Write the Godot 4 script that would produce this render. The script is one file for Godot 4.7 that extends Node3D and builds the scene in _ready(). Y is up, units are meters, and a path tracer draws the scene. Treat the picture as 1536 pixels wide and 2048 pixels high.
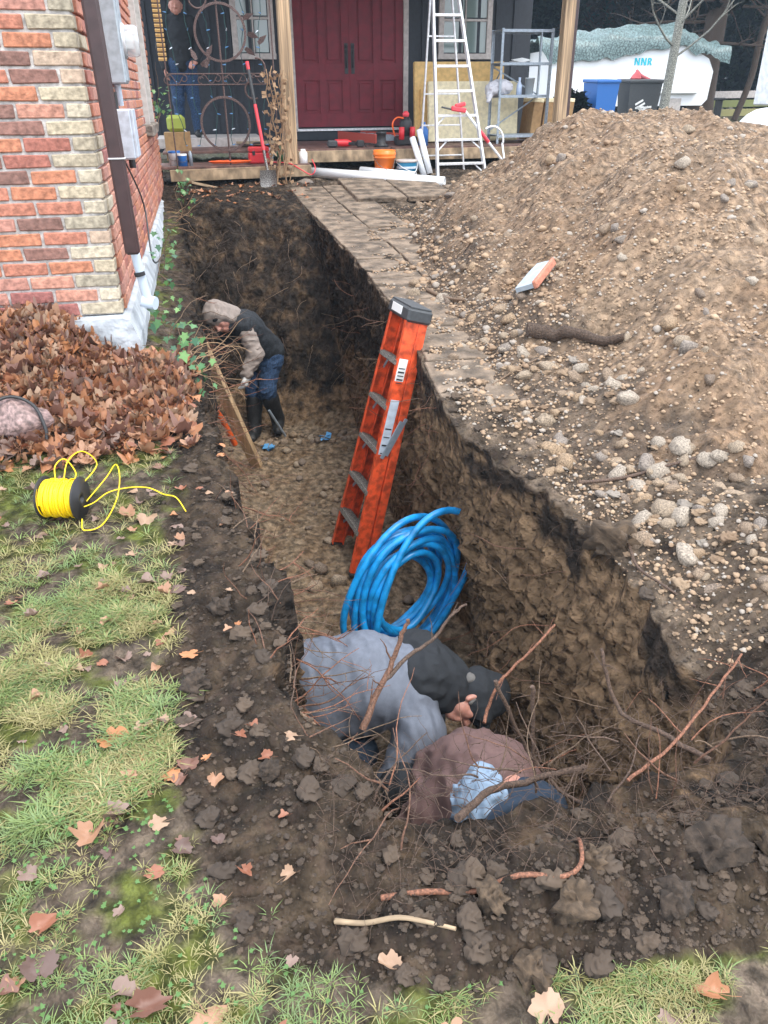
extends Node3D
# World frame: the trench runs along -Z (s = -z is the distance along it), x is across it, y is up.

var rng := RandomNumberGenerator.new()
var n_big := FastNoiseLite.new()
var n_mid := FastNoiseLite.new()
var n_fine := FastNoiseLite.new()
var used := {}
var tex_cache := {}
var M := {}

func _ready() -> void:
	rng.seed = 20240117
	_camera_and_light()
	_noise()
	_materials()
	_terrain()
	_path()
	_pile()
	_house()
	_porch()
	_background()
	_house_fittings()
	_porch_things()
	_trench_things()
	_lawn_things()
	_people()
	_roots()
	_litter()

func _camera_and_light() -> void:
	var cam := Camera3D.new()
	cam.name = "camera"
	cam.transform = Transform3D(Basis(Vector3(0.97724462, -0.00766903, 0.21197672), Vector3(0.10773895, 0.87878365, -0.46489958), Vector3(-0.18271635, 0.47715876, 0.85961285)).orthonormalized(), Vector3(0, 1.3, 0))
	cam.fov = 67.3
	cam.near = 0.05
	cam.far = 400.0
	add_child(cam)
	cam.current = true
	var env := Environment.new()
	env.background_mode = Environment.BG_SKY
	var sky := Sky.new()
	var sm := ProceduralSkyMaterial.new()
	sm.sky_top_color = Color(0.88, 0.91, 0.96)
	sm.sky_horizon_color = Color(0.93, 0.95, 0.98)
	sm.sky_curve = 0.2
	sm.ground_horizon_color = Color(0.45, 0.43, 0.40)
	sm.ground_bottom_color = Color(0.25, 0.22, 0.20)
	sm.sun_angle_max = 0.0
	sky.sky_material = sm
	env.sky = sky
	env.background_energy_multiplier = 1.0
	env.tonemap_mode = Environment.TONE_MAPPER_LINEAR
	env.tonemap_exposure = 3.6
	env.fog_enabled = true
	env.fog_density = 0.0014
	env.fog_light_color = Color(0.74, 0.83, 0.90)
	env.sdfgi_enabled = true
	env.ssao_enabled = true
	env.ssil_enabled = true
	var we := WorldEnvironment.new()
	we.name = "environment"
	we.environment = env
	add_child(we)
	var sun := DirectionalLight3D.new()
	sun.name = "sun"
	sun.light_energy = 0.3
	sun.light_color = Color(1.0, 0.985, 0.96)
	sun.light_angular_distance = 25.0
	sun.shadow_enabled = true
	sun.rotation_degrees = Vector3(-62, 35, 0)
	add_child(sun)

func _noise() -> void:
	n_big.seed = 11; n_big.frequency = 0.9; n_big.fractal_octaves = 3
	n_mid.seed = 23; n_mid.frequency = 5.0; n_mid.fractal_octaves = 4
	n_fine.seed = 37; n_fine.frequency = 22.0; n_fine.fractal_octaves = 3

# ---------- naming ----------
func numbered(called: String) -> String:
	if not used.has(called):
		used[called] = 0
		return called
	used[called] += 1
	return "%s_%03d" % [called, used[called]]

func tag(o: Node, label: String, category: String, group := "") -> Node:
	o.set_meta("label", label)
	o.set_meta("category", category)
	if group != "":
		o.set_meta("group", group)
	return o

func thing(called: String, label: String, category: String, at := Vector3.ZERO, group := "") -> Node3D:
	var o := Node3D.new()
	o.name = numbered(called)
	add_child(o)
	o.position = at
	tag(o, label, category, group)
	return o

func inst(called: String, mesh: Mesh, m: Material, parent: Node) -> MeshInstance3D:
	var o := MeshInstance3D.new()
	o.name = numbered(called) if parent == self else called
	o.mesh = mesh
	if m != null:
		o.material_override = m
	parent.add_child(o, true)
	return o

func fin(called: String, st: SurfaceTool, m: Material, parent: Node) -> MeshInstance3D:
	st.generate_normals()
	return inst(called, st.commit(), m, parent)

func stuff(o: Node) -> Node:
	o.set_meta("kind", "stuff")
	return o

# ---------- shapes ----------
func ST() -> SurfaceTool:
	var st := SurfaceTool.new()
	st.begin(Mesh.PRIMITIVE_TRIANGLES)
	st.set_smooth_group(-1)
	return st

func tri_out(st: SurfaceTool, a: Vector3, b: Vector3, c: Vector3, ctr: Vector3) -> void:
	# front faces run clockwise, so the geometric (b-a)x(c-a) must point inwards
	if (b - a).cross(c - a).dot((a + b + c) / 3.0 - ctr) > 0.0:
		st.add_vertex(a); st.add_vertex(c); st.add_vertex(b)
	else:
		st.add_vertex(a); st.add_vertex(b); st.add_vertex(c)

func quad_out(st: SurfaceTool, a: Vector3, b: Vector3, c: Vector3, d: Vector3, ctr: Vector3) -> void:
	tri_out(st, a, b, c, ctr)
	tri_out(st, a, c, d, ctr)

func box(st: SurfaceTool, ctr: Vector3, size: Vector3, bas := Basis.IDENTITY, bev := 0.004, wob := 0.0) -> void:
	var h := size * 0.5
	var b: float = min(bev, min(h.x, min(h.y, h.z)) * 0.45)
	var cx := {}
	for sx in [-1, 1]:
		for sy in [-1, 1]:
			for sz in [-1, 1]:
				var w := Vector3.ZERO
				if wob > 0.0:
					w = Vector3(rng.randf_range(-wob, wob), rng.randf_range(-wob, wob), rng.randf_range(-wob, wob))
				var s := Vector3(sx, sy, sz)
				cx[[sx, sy, sz, 0]] = ctr + bas * (s * (h - Vector3(0, b, b)) + w)
				cx[[sx, sy, sz, 1]] = ctr + bas * (s * (h - Vector3(b, 0, b)) + w)
				cx[[sx, sy, sz, 2]] = ctr + bas * (s * (h - Vector3(b, b, 0)) + w)
	for s in [-1, 1]:
		quad_out(st, cx[[s, -1, -1, 0]], cx[[s, 1, -1, 0]], cx[[s, 1, 1, 0]], cx[[s, -1, 1, 0]], ctr)
		quad_out(st, cx[[-1, s, -1, 1]], cx[[1, s, -1, 1]], cx[[1, s, 1, 1]], cx[[-1, s, 1, 1]], ctr)
		quad_out(st, cx[[-1, -1, s, 2]], cx[[1, -1, s, 2]], cx[[1, 1, s, 2]], cx[[-1, 1, s, 2]], ctr)
		for t in [-1, 1]:
			quad_out(st, cx[[s, t, -1, 0]], cx[[s, t, 1, 0]], cx[[s, t, 1, 1]], cx[[s, t, -1, 1]], ctr)
			quad_out(st, cx[[s, -1, t, 0]], cx[[s, 1, t, 0]], cx[[s, 1, t, 2]], cx[[s, -1, t, 2]], ctr)
			quad_out(st, cx[[-1, s, t, 1]], cx[[1, s, t, 1]], cx[[1, s, t, 2]], cx[[-1, s, t, 2]], ctr)
			for u in [-1, 1]:
				tri_out(st, cx[[s, t, u, 0]], cx[[s, t, u, 1]], cx[[s, t, u, 2]], ctr)

func beam(st: SurfaceTool, a: Vector3, b: Vector3, w: float, d: float, side := Vector3.RIGHT, bev := 0.003) -> void:
	# a bar from a to b, w along side, d across
	var y := (b - a).normalized()
	var x := (side - y * side.dot(y)).normalized()
	var z := x.cross(y)
	box(st, (a + b) * 0.5, Vector3(w, a.distance_to(b), d), Basis(x, y, z), bev)

func tube(st: SurfaceTool, pts: Array, rad, sides := 8, closed := false, caps := true) -> void:
	var n := pts.size()
	var rings := []
	var tprev := Vector3.ZERO
	var nrm := Vector3.ZERO
	for k in n:
		var p: Vector3 = pts[k]
		var a: Vector3 = pts[(k - 1 + n) % n] if (closed or k > 0) else p
		var b: Vector3 = pts[(k + 1) % n] if (closed or k < n - 1) else p
		var t := (b - a).normalized()
		if k == 0:
			nrm = t.cross(Vector3.UP if absf(t.y) < 0.9 else Vector3.RIGHT).normalized()
		else:
			var ax := tprev.cross(t)
			if ax.length() > 1e-6:
				nrm = nrm.rotated(ax.normalized(), tprev.angle_to(t))
			nrm = (nrm - t * nrm.dot(t)).normalized()
		tprev = t
		var bi := t.cross(nrm)
		var r: float = rad[k] if rad is Array else rad
		var ring := []
		for j in sides:
			var an := TAU * j / sides
			ring.append(p + (nrm * cos(an) + bi * sin(an)) * r)
		rings.append(ring)
	st.set_smooth_group(1)
	var m := n if closed else n - 1
	var shift := 0
	for k in m:
		var r0: Array = rings[k]
		var r1: Array = rings[(k + 1) % n]
		if closed and k == n - 1:
			var best := 1e9
			for s in sides:
				var d: float = r0[0].distance_to(r1[s])
				if d < best:
					best = d
					shift = s
		for j in sides:
			var j1 := (j + 1) % sides
			var c0: Vector3 = r0[j]
			var c1: Vector3 = r0[j1]
			var d0: Vector3 = r1[(j + shift) % sides]
			var d1: Vector3 = r1[(j1 + shift) % sides]
			st.add_vertex(c0); st.add_vertex(d0); st.add_vertex(c1)
			st.add_vertex(c1); st.add_vertex(d0); st.add_vertex(d1)
	st.set_smooth_group(-1)
	if caps and not closed:
		for e in [0, n - 1]:
			var cc: Vector3 = pts[e]
			var inn: Vector3 = pts[1] if e == 0 else pts[n - 2]
			for j in sides:
				tri_out(st, cc, rings[e][j], rings[e][(j + 1) % sides], inn)

func lathe(st: SurfaceTool, prof: Array, xf := Transform3D.IDENTITY, sides := 20, smooth := true) -> void:
	st.set_smooth_group(2 if smooth else -1)
	for k in prof.size() - 1:
		var p0: Vector2 = prof[k]
		var p1: Vector2 = prof[k + 1]
		for j in sides:
			var a0 := TAU * j / sides
			var a1 := TAU * (j + 1) / sides
			var q00 := xf * Vector3(p0.x * cos(a0), p0.y, p0.x * sin(a0))
			var q01 := xf * Vector3(p0.x * cos(a1), p0.y, p0.x * sin(a1))
			var q10 := xf * Vector3(p1.x * cos(a0), p1.y, p1.x * sin(a0))
			var q11 := xf * Vector3(p1.x * cos(a1), p1.y, p1.x * sin(a1))
			if p0.x > 1e-6:
				st.add_vertex(q00); st.add_vertex(q01); st.add_vertex(q10)
			if p1.x > 1e-6:
				st.add_vertex(q01); st.add_vertex(q11); st.add_vertex(q10)
	st.set_smooth_group(-1)

func prism(st: SurfaceTool, poly: PackedVector2Array, depth: float, xf := Transform3D.IDENTITY) -> void:
	# polygon in local xy, extruded over z from -depth/2 to depth/2
	var idx := Geometry2D.triangulate_polygon(poly)
	var h := depth * 0.5
	for k in range(0, idx.size(), 3):
		var a := poly[idx[k]]
		var b := poly[idx[k + 1]]
		var c := poly[idx[k + 2]]
		for s in [-1.0, 1.0]:
			var pa := xf * Vector3(a.x, a.y, h * s)
			tri_out(st, pa, xf * Vector3(b.x, b.y, h * s), xf * Vector3(c.x, c.y, h * s), pa - xf.basis.z * s)
	var cw := Geometry2D.is_polygon_clockwise(poly)
	for k in poly.size():
		var a := poly[k]
		var b := poly[(k + 1) % poly.size()]
		var e := (b - a).normalized()
		var out := Vector2(-e.y, e.x) if cw else Vector2(e.y, -e.x)
		var mid := (a + b) * 0.5 - out * 0.05
		quad_out(st, xf * Vector3(a.x, a.y, -h), xf * Vector3(b.x, b.y, -h), xf * Vector3(b.x, b.y, h), xf * Vector3(a.x, a.y, h), xf * Vector3(mid.x, mid.y, 0))

func smooth_path(p: Array, per := 6) -> Array:
	var out := []
	for k in p.size() - 1:
		var p0: Vector3 = p[max(k - 1, 0)]
		var p1: Vector3 = p[k]
		var p2: Vector3 = p[k + 1]
		var p3: Vector3 = p[min(k + 2, p.size() - 1)]
		for j in per:
			out.append(p1.cubic_interpolate(p2, p0, p3, float(j) / per))
	out.append(p[p.size() - 1])
	return out

func V(x: float, y: float, s: float) -> Vector3:
	return Vector3(x, y, -s)

func table(t: Array, s: float) -> float:
	if s <= t[0][0]:
		return t[0][1]
	for k in t.size() - 1:
		if s <= t[k + 1][0]:
			var u: float = (s - t[k][0]) / (t[k + 1][0] - t[k][0])
			return lerpf(t[k][1], t[k + 1][1], u)
	return t[t.size() - 1][1]

# ---------- materials ----------
func gray_tex(key: String, sd: int, freq: float, oct: int, lo: float, hi: float, kind := FastNoiseLite.TYPE_SIMPLEX_SMOOTH, px := 512, stretch := 1) -> Texture2D:
	if tex_cache.has(key):
		return tex_cache[key]
	var f := FastNoiseLite.new()
	f.seed = sd
	f.frequency = freq
	f.noise_type = kind
	f.fractal_octaves = oct
	var img := f.get_seamless_image(px, px / stretch)
	if stretch > 1:
		img.resize(px, px)
	img.convert(Image.FORMAT_L8)
	var data := img.get_data()
	for k in data.size():
		data[k] = int(clampf(lerpf(lo, hi, data[k] / 255.0), 0, 1) * 255.0)
	img = Image.create_from_data(px, px, false, Image.FORMAT_L8, data)
	img.generate_mipmaps()
	var t := ImageTexture.create_from_image(img)
	tex_cache[key] = t
	return t

func bump_tex(key: String, sd: int, freq: float, oct: int, strength: float, kind := FastNoiseLite.TYPE_SIMPLEX_SMOOTH, px := 512, stretch := 1) -> Texture2D:
	if tex_cache.has(key):
		return tex_cache[key]
	var f := FastNoiseLite.new()
	f.seed = sd
	f.frequency = freq
	f.noise_type = kind
	f.fractal_octaves = oct
	var img := f.get_seamless_image(px, px / stretch)
	if stretch > 1:
		img.resize(px, px)
	img.convert(Image.FORMAT_RGBA8)
	img.bump_map_to_normal_map(strength)
	img.generate_mipmaps()
	var t := ImageTexture.create_from_image(img)
	tex_cache[key] = t
	return t

func mat(r: float, g: float, b: float, rough := 0.7, metal := 0.0) -> StandardMaterial3D:
	var m := StandardMaterial3D.new()
	m.albedo_color = Color(r, g, b).linear_to_srgb()
	m.roughness = rough
	m.metallic = metal
	return m

func textured(m: StandardMaterial3D, alb: Texture2D, nrm: Texture2D, scale: Vector3, depth := 1.0, world := true) -> StandardMaterial3D:
	m.uv1_triplanar = true
	m.uv1_world_triplanar = world
	m.uv1_scale = scale
	if alb != null:
		m.albedo_texture = alb
	if nrm != null:
		m.normal_enabled = true
		m.normal_texture = nrm
		m.normal_scale = depth
	return m

func _materials() -> void:
	var gr := gray_tex("grain", 3, 0.026, 7, 0.36, 1.18)
	var sp := gray_tex("speck", 9, 0.16, 3, 0.5, 1.1, FastNoiseLite.TYPE_CELLULAR)
	var nb := bump_tex("nb", 5, 0.03, 7, 16.0)
	var wood := gray_tex("wood", 15, 0.02, 4, 0.55, 1.05, FastNoiseLite.TYPE_SIMPLEX_SMOOTH, 512, 8)
	var woodn := bump_tex("woodn", 16, 0.03, 4, 3.0, FastNoiseLite.TYPE_SIMPLEX_SMOOTH, 512, 8)
	var weave := bump_tex("weave", 18, 0.2, 3, 2.0)
	var soft := gray_tex("soft", 19, 0.010, 4, 0.86, 1.05)
	var stain := gray_tex("stain", 29, 0.03, 5, 0.25, 1.3)
	var blot := gray_tex("blot", 31, 0.012, 7, 0.45, 1.2)
	var worn := gray_tex("worn", 33, 0.018, 5, 0.70, 1.12)
	var cloth := gray_tex("cloth", 35, 0.02, 3, 0.88, 1.04)
	var scuff := gray_tex("scuff", 41, 0.02, 6, 0.55, 1.25)
	M.soil = textured(mat(1, 1, 1, 0.92), gr, nb, Vector3(0.95, 0.95, 0.95), 1.5)
	M.soil.metallic_specular = 0.35
	M.soil.vertex_color_use_as_albedo = true
	M.pile = textured(mat(1, 1, 1, 0.93), gr, nb, Vector3(1.1, 1.1, 1.1), 1.7)
	M.pile.vertex_color_use_as_albedo = true
	M.slab = textured(mat(0.26, 0.195, 0.14, 0.85), blot, nb, Vector3(0.7, 0.7, 0.7), 0.5)
	M.mortar = textured(mat(0.60, 0.565, 0.535, 0.95), worn, nb, Vector3(1.5, 1.5, 1.5), 0.3)
	M.foundation = textured(mat(0.54, 0.585, 0.63, 0.8), worn, nb, Vector3(0.5, 0.5, 0.5), 0.2)
	M.red = []
	for c in [[0.58, 0.235, 0.155], [0.62, 0.30, 0.215], [0.46, 0.175, 0.13], [0.60, 0.245, 0.14], [0.33, 0.17, 0.135], [0.39, 0.15, 0.13], [0.54, 0.26, 0.20], [0.28, 0.15, 0.12]]:
		M.red.append(textured(mat(c[0], c[1], c[2], 0.85), worn, nb, Vector3(2.5, 2.5, 2.5), 0.22))
	M.buff = []
	for c in [[0.62, 0.52, 0.37], [0.66, 0.57, 0.43], [0.52, 0.44, 0.32], [0.62, 0.46, 0.34], [0.46, 0.40, 0.30]]:
		M.buff.append(textured(mat(c[0], c[1], c[2], 0.88), worn, nb, Vector3(2.5, 2.5, 2.5), 0.22))
	M.stone = []
	for c in [[0.38, 0.28, 0.19], [0.31, 0.225, 0.155], [0.38, 0.295, 0.21], [0.30, 0.25, 0.21], [0.38, 0.265, 0.165], [0.24, 0.18, 0.135], [0.43, 0.36, 0.285]]:
		M.stone.append(textured(mat(c[0], c[1], c[2], 0.85), blot, nb, Vector3(0.9, 0.9, 0.9), 0.5, false))
	M.clod = []
	for c in [[0.065, 0.046, 0.033], [0.115, 0.078, 0.049], [0.05, 0.036, 0.027]]:
		M.clod.append(textured(mat(c[0], c[1], c[2], 0.95), blot, nb, Vector3(0.3, 0.3, 0.3), 0.6, false))
	M.leaf = []
	for c in [[0.36, 0.155, 0.08], [0.36, 0.195, 0.115], [0.27, 0.105, 0.058], [0.35, 0.225, 0.145], [0.19, 0.092, 0.065], [0.37, 0.165, 0.08], [0.22, 0.145, 0.115], [0.13, 0.08, 0.065], [0.42, 0.18, 0.075]]:
		var lm: StandardMaterial3D = textured(mat(c[0], c[1], c[2], 0.5), soft, weave, Vector3(8, 8, 8), 0.5, false)
		lm.cull_mode = BaseMaterial3D.CULL_DISABLED
		M.leaf.append(lm)
	M.ivy = []
	for c in [[0.05, 0.14, 0.05], [0.07, 0.18, 0.055], [0.12, 0.24, 0.07], [0.04, 0.12, 0.06]]:
		var im := mat(c[0], c[1], c[2], 0.4)
		im.cull_mode = BaseMaterial3D.CULL_DISABLED
		M.ivy.append(im)
	M.root = []
	for c in [[0.24, 0.12, 0.075], [0.36, 0.155, 0.09], [0.16, 0.10, 0.07], [0.30, 0.20, 0.13]]:
		M.root.append(textured(mat(c[0], c[1], c[2], 0.8), gr, null, Vector3(9, 9, 9)))
	M.bark = textured(mat(0.13, 0.085, 0.06, 0.9), gr, nb, Vector3(6, 6, 6), 1.5)
	M.palebark = textured(mat(0.36, 0.36, 0.31, 0.85), stain, nb, Vector3(2.5, 2.5, 2.5), 0.6)
	M.driedvine = mat(0.33, 0.21, 0.12, 0.85)
	M.lumber = textured(mat(0.62, 0.43, 0.26, 0.75), wood, woodn, Vector3(3.0, 0.6, 3.0), 0.4)
	M.stud = textured(mat(0.74, 0.50, 0.28, 0.7), wood, woodn, Vector3(3.0, 0.6, 3.0), 0.3)
	M.lumber_x = textured(mat(0.52, 0.38, 0.24, 0.75), wood, woodn, Vector3(0.6, 3.0, 3.0), 0.4)
	M.deck = textured(mat(0.20, 0.105, 0.085, 0.55), wood, woodn, Vector3(0.6, 3.0, 3.0), 0.4)
	M.siding = textured(mat(0.022, 0.027, 0.037, 0.65), soft, woodn, Vector3(2.0, 2.0, 2.0), 0.3)
	M.maroon = textured(mat(0.19, 0.007, 0.020, 0.6), soft, null, Vector3(1, 1, 1))
	M.black = mat(0.02, 0.02, 0.022, 0.5)
	M.rubber = textured(mat(0.025, 0.025, 0.026, 0.6), gr, null, Vector3(4, 4, 4))
	M.white = textured(mat(0.82, 0.84, 0.86, 0.4), soft, null, Vector3(1, 1, 1))
	M.pvc = mat(0.86, 0.88, 0.90, 0.3)
	M.trim = textured(mat(0.55, 0.50, 0.47, 0.7), soft, null, Vector3(2, 2, 2))
	M.alu = textured(mat(0.78, 0.79, 0.81, 0.42, 0.35), soft, null, Vector3(3, 3, 3))
	M.galv = textured(mat(0.36, 0.42, 0.48, 0.45, 0.4), soft, null, Vector3(4, 4, 4))
	M.steel = textured(mat(0.35, 0.33, 0.31, 0.42, 0.7), stain, null, Vector3(4, 4, 4))
	M.rust = textured(mat(0.20, 0.13, 0.12, 0.75), gr, null, Vector3(6, 6, 6))
	M.downspout = textured(mat(0.055, 0.028, 0.028, 0.35), soft, null, Vector3(2, 2, 2))
	M.meter = textured(mat(0.40, 0.46, 0.51, 0.45), soft, null, Vector3(3, 3, 3))
	M.boxgrey = textured(mat(0.56, 0.63, 0.72, 0.45), soft, null, Vector3(3, 3, 3))
	M.conduit = mat(0.55, 0.64, 0.74, 0.4)
	M.orange = textured(mat(0.86, 0.105, 0.028, 0.5), scuff, null, Vector3(1.3, 1.3, 1.3))
	M.orange_pipe = mat(0.85, 0.13, 0.02, 0.4)
	M.bucket_orange = mat(0.90, 0.20, 0.02, 0.4)
	M.step = textured(mat(0.27, 0.25, 0.22, 0.6, 0.2), stain, woodn, Vector3(4, 4, 4), 0.3)
	M.dkgrey = textured(mat(0.055, 0.06, 0.065, 0.55), soft, null, Vector3(5, 5, 5))
	M.sticker = mat(0.80, 0.80, 0.78, 0.5)
	M.ink = mat(0.03, 0.03, 0.035, 0.5)
	M.bluepipe = textured(mat(0.012, 0.33, 0.78, 0.35), scuff, null, Vector3(1.1, 1.1, 1.1))
	M.yellow = mat(0.88, 0.62, 0.008, 0.4)
	M.red_tool = mat(0.62, 0.02, 0.03, 0.4)
	M.red_handle = mat(0.75, 0.06, 0.08, 0.45)
	M.blue = mat(0.02, 0.13, 0.42, 0.4)
	M.foam_tan = textured(mat(0.72, 0.48, 0.19, 0.85), soft, weave, Vector3(2, 2, 2), 0.3)
	M.foam = textured(mat(0.88, 0.78, 0.52, 0.85), soft, weave, Vector3(2, 2, 2), 0.3)
	M.kraft = textured(mat(0.36, 0.22, 0.10, 0.85), soft, null, Vector3(2, 2, 2))
	M.lime = mat(0.30, 0.36, 0.06, 0.6)
	var gl := mat(0.16, 0.22, 0.21, 0.08)
	gl.metallic_specular = 0.7
	M.glass = gl
	var clear := mat(0.75, 0.82, 0.86, 0.05)
	clear.transparency = BaseMaterial3D.TRANSPARENCY_ALPHA
	clear.albedo_color.a = 0.35
	M.clear = clear
	# cloth and skin
	M.skin = textured(mat(0.52, 0.25, 0.19, 0.55), soft, null, Vector3(6, 6, 6))
	M.skin.subsurf_scatter_enabled = true
	M.skin.subsurf_scatter_strength = 0.15
	M.hair = mat(0.13, 0.125, 0.12, 0.85)
	M.jacket_grey = textured(mat(0.145, 0.165, 0.21, 0.75), cloth, weave, Vector3(3, 3, 3), 0.35)
	M.cloth_black = textured(mat(0.016, 0.019, 0.024, 0.85), cloth, weave, Vector3(5, 5, 5), 0.5)
	M.vest = textured(mat(0.030, 0.036, 0.045, 0.85), gr, weave, Vector3(4, 4, 4), 0.5)
	M.hoodie = textured(mat(0.30, 0.25, 0.22, 0.9), soft, weave, Vector3(5, 5, 5), 0.5)
	M.jeans = textured(mat(0.035, 0.085, 0.19, 0.85), gr, weave, Vector3(4, 4, 4), 0.6)
	M.jeans_dark = textured(mat(0.022, 0.040, 0.070, 0.85), soft, weave, Vector3(4, 4, 4), 0.5)
	M.brown_jacket = textured(mat(0.155, 0.092, 0.085, 0.85), cloth, weave, Vector3(4, 4, 4), 0.45)
	M.pale_shirt = textured(mat(0.27, 0.37, 0.50, 0.8), cloth, weave, Vector3(4, 4, 4), 0.3)
	M.glove = textured(mat(0.62, 0.62, 0.60, 0.85), soft, weave, Vector3(8, 8, 8), 0.5)
	M.eye = mat(0.02, 0.02, 0.02, 0.2)

# ---------- the lie of the land ----------
const XL := [[0.9, 0.34], [1.3, 0.30], [1.43, 0.27], [1.72, 0.11], [2.1, 0.085], [2.25, 0.09], [2.96, -0.02], [4.04, -0.15], [4.9, -0.13], [8.0, -0.28], [10.0, -0.36], [11, -0.38]]
const XR := [[0.9, 1.2], [1.3, 1.26], [1.73, 1.33], [2.23, 1.36], [2.87, 1.26], [3.19, 1.16], [3.37, 1.10], [4.07, 1.14], [4.6, 1.20], [5.37, 1.22], [6.96, 1.19], [9.0, 1.06], [11, 1.0]]
const XB := [[1.3, 1.04], [2.2, 1.10], [3.0, 1.16], [3.5, 1.30], [4.0, 1.25], [4.5, 1.17], [5.0, 1.16], [6.9, 1.22], [9.0, 1.06], [11, 1.0]]
const LAWN := [[0.3, 3.0], [0.80, 1.2], [0.88, 0.25], [1.05, -0.06], [1.48, -0.25], [1.84, -0.28], [2.33, -0.31], [2.9, -0.30], [3.6, -0.30], [4.6, -0.32]]
const TOPSOIL_SHADE := [[1.3, 0.42], [4.0, 0.50], [5.2, 0.72], [6.6, 1.25], [8.0, 1.45]]  # depth of the dark topsoil colour, with the far-end shade painted in
const FOOT := [[1.2, 1.9], [2.0, 1.65], [2.65, 1.5], [4.0, 1.47], [5.4, 1.51], [7.4, 1.76], [9.3, 2.57], [10.2, 3.3], [11.5, 4.4]]

func slope(s: float) -> float:
	if s < 12.0:
		return -0.3 + (s - 1.5) * 0.065
	return 0.3825 + 0.2 * (1.0 - exp(-(s - 12.0) * 0.1))

func dirt(x: float, s: float) -> float:
	# 1 on bare soil, 0 on the lawn
	if s > 9.2:
		return 1.0 if x < 4.5 else 0.6
	var e := table(LAWN, s) + n_mid.get_noise_2d(x * 0.9, s * 0.9) * 0.14
	return smoothstep(-0.06, 0.06, x - e)

func gh(x: float, s: float) -> float:
	var y := slope(s)
	# leaves and soil banked up against the house corner
	y += (0.12 + 0.24 * smoothstep(-0.50, -0.92, x)) * smoothstep(3.1, 4.4, s) * smoothstep(-0.05, -0.45, x) * smoothstep(7.5, 4.6, s)
	var d := dirt(x, s)
	y += n_mid.get_noise_2d(x * 0.6, s * 0.6) * lerpf(0.020, 0.045, d)
	if s < 5.0:
		y += n_fine.get_noise_2d(x * 0.7, s * 0.7) * lerpf(0.006, 0.02, d)
	# spoil thrown up at the near end and along the left lip
	var m := smoothstep(0.82, 0.98, s) * smoothstep(1.25, 1.05, s) * smoothstep(0.0, 0.5, x)
	y += m * (0.07 + 0.06 * n_mid.get_noise_2d(x * 0.7 + 9.0, s * 0.7))
	y += 0.30 * smoothstep(1.25, 2.1, x) * smoothstep(0.75, 1.3, s) * smoothstep(3.2, 1.6, s)
	y += 0.04 * smoothstep(0.35, 0.05, absf(x - table(XL, s) + 0.12)) * smoothstep(1.3, 1.6, s) * smoothstep(4.5, 3.0, s)
	return y

func floor_y(x: float, s: float) -> float:
	var top := gh(x, s)
	var low := -1.6 + n_mid.get_noise_2d(x * 0.4, s * 0.4) * 0.05 + n_fine.get_noise_2d(x, s) * 0.012
	low += 0.10 * smoothstep(0.45, -0.2, x) * smoothstep(4.5, 6.5, s)
	var u := s - (1.06 - x) * 0.6
	u += n_mid.get_noise_2d(x * 0.5, s * 0.25 + 4.0) * 0.14
	var e := 0.0
	if u < 7.55:
		e = smoothstep(7.15, 7.7, u) * 0.28
	if u >= 7.0:
		e = table([[7.0, 0.0], [7.25, 0.10], [7.6, 0.36], [8.0, 0.60], [8.4, 0.80], [8.7, 0.93], [8.9, 1.0]], u)
	var near := smoothstep(1.42, 1.27 + 0.05 * n_mid.get_noise_2d(x, 3.0), s)
	e = maxf(e, near)
	return lerpf(low, top, e)

func lump(p: Vector3) -> float:
	return n_mid.get_noise_3d(p.x * 0.6, p.y * 0.8, p.z * 0.35) * 0.6 + n_fine.get_noise_3d(p.x * 0.7, p.y * 0.8, p.z * 0.5) * 0.45

func spread(a: float, b: float, n: int, power: float) -> Array:
	var o := []
	for k in n + 1:
		o.append(a + (b - a) * pow(float(k) / n, power))
	return o

func soil_colour(x: float, y: float, s: float, zone: int) -> Color:
	var a := n_big.get_noise_3d(x * 1.7, y * 1.7, s * 1.7)
	var b := n_mid.get_noise_3d(x, y, s)
	var dark := Color(0.047, 0.034, 0.025)
	var brown := Color(0.255, 0.165, 0.095)
	var tan := Color(0.36, 0.265, 0.175)
	if zone == 0:
		var d := dirt(x, s)
		var mud := Color(0.135, 0.102, 0.075).lerp(Color(0.185, 0.142, 0.105), clampf(0.5 + a, 0, 1))
		var moss := Color(0.13, 0.15, 0.035)
		var lawn := mud.lerp(moss, smoothstep(0.0, 0.35, b + 0.12))
		var soil := dark.lerp(Color(0.098, 0.068, 0.046), clampf(0.45 + a + b, 0, 1))
		var c := lawn.lerp(soil, d)
		if x > 1.0 and s > 1.6:
			c = soil.lerp(Color(0.24, 0.18, 0.13), clampf(0.55 + b, 0, 1))
		if s > 12.0:
			c = Color(0.16, 0.12, 0.085).lerp(Color(0.14, 0.15, 0.06), clampf(0.5 + a * 1.5, 0, 1))
		return c
	# a cut through dark topsoil into brown subsoil; gravel on the floor
	var depth := slope(s) - y
	if zone == 1 and s < 7.2 and y < -1.35:
		return tan.lerp(brown, clampf(0.35 + b * 1.2 + smoothstep(-1.5, -1.38, y), 0, 1))
	# dark topsoil; its colour runs deeper towards the house, painting in the shade there
	var top: float = table(TOPSOIL_SHADE, s) + 0.30 * a
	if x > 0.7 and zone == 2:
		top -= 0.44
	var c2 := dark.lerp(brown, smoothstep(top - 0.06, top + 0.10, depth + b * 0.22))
	return c2.lerp(brown * 1.25, clampf(b * 0.8, 0, 0.5))

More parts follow.
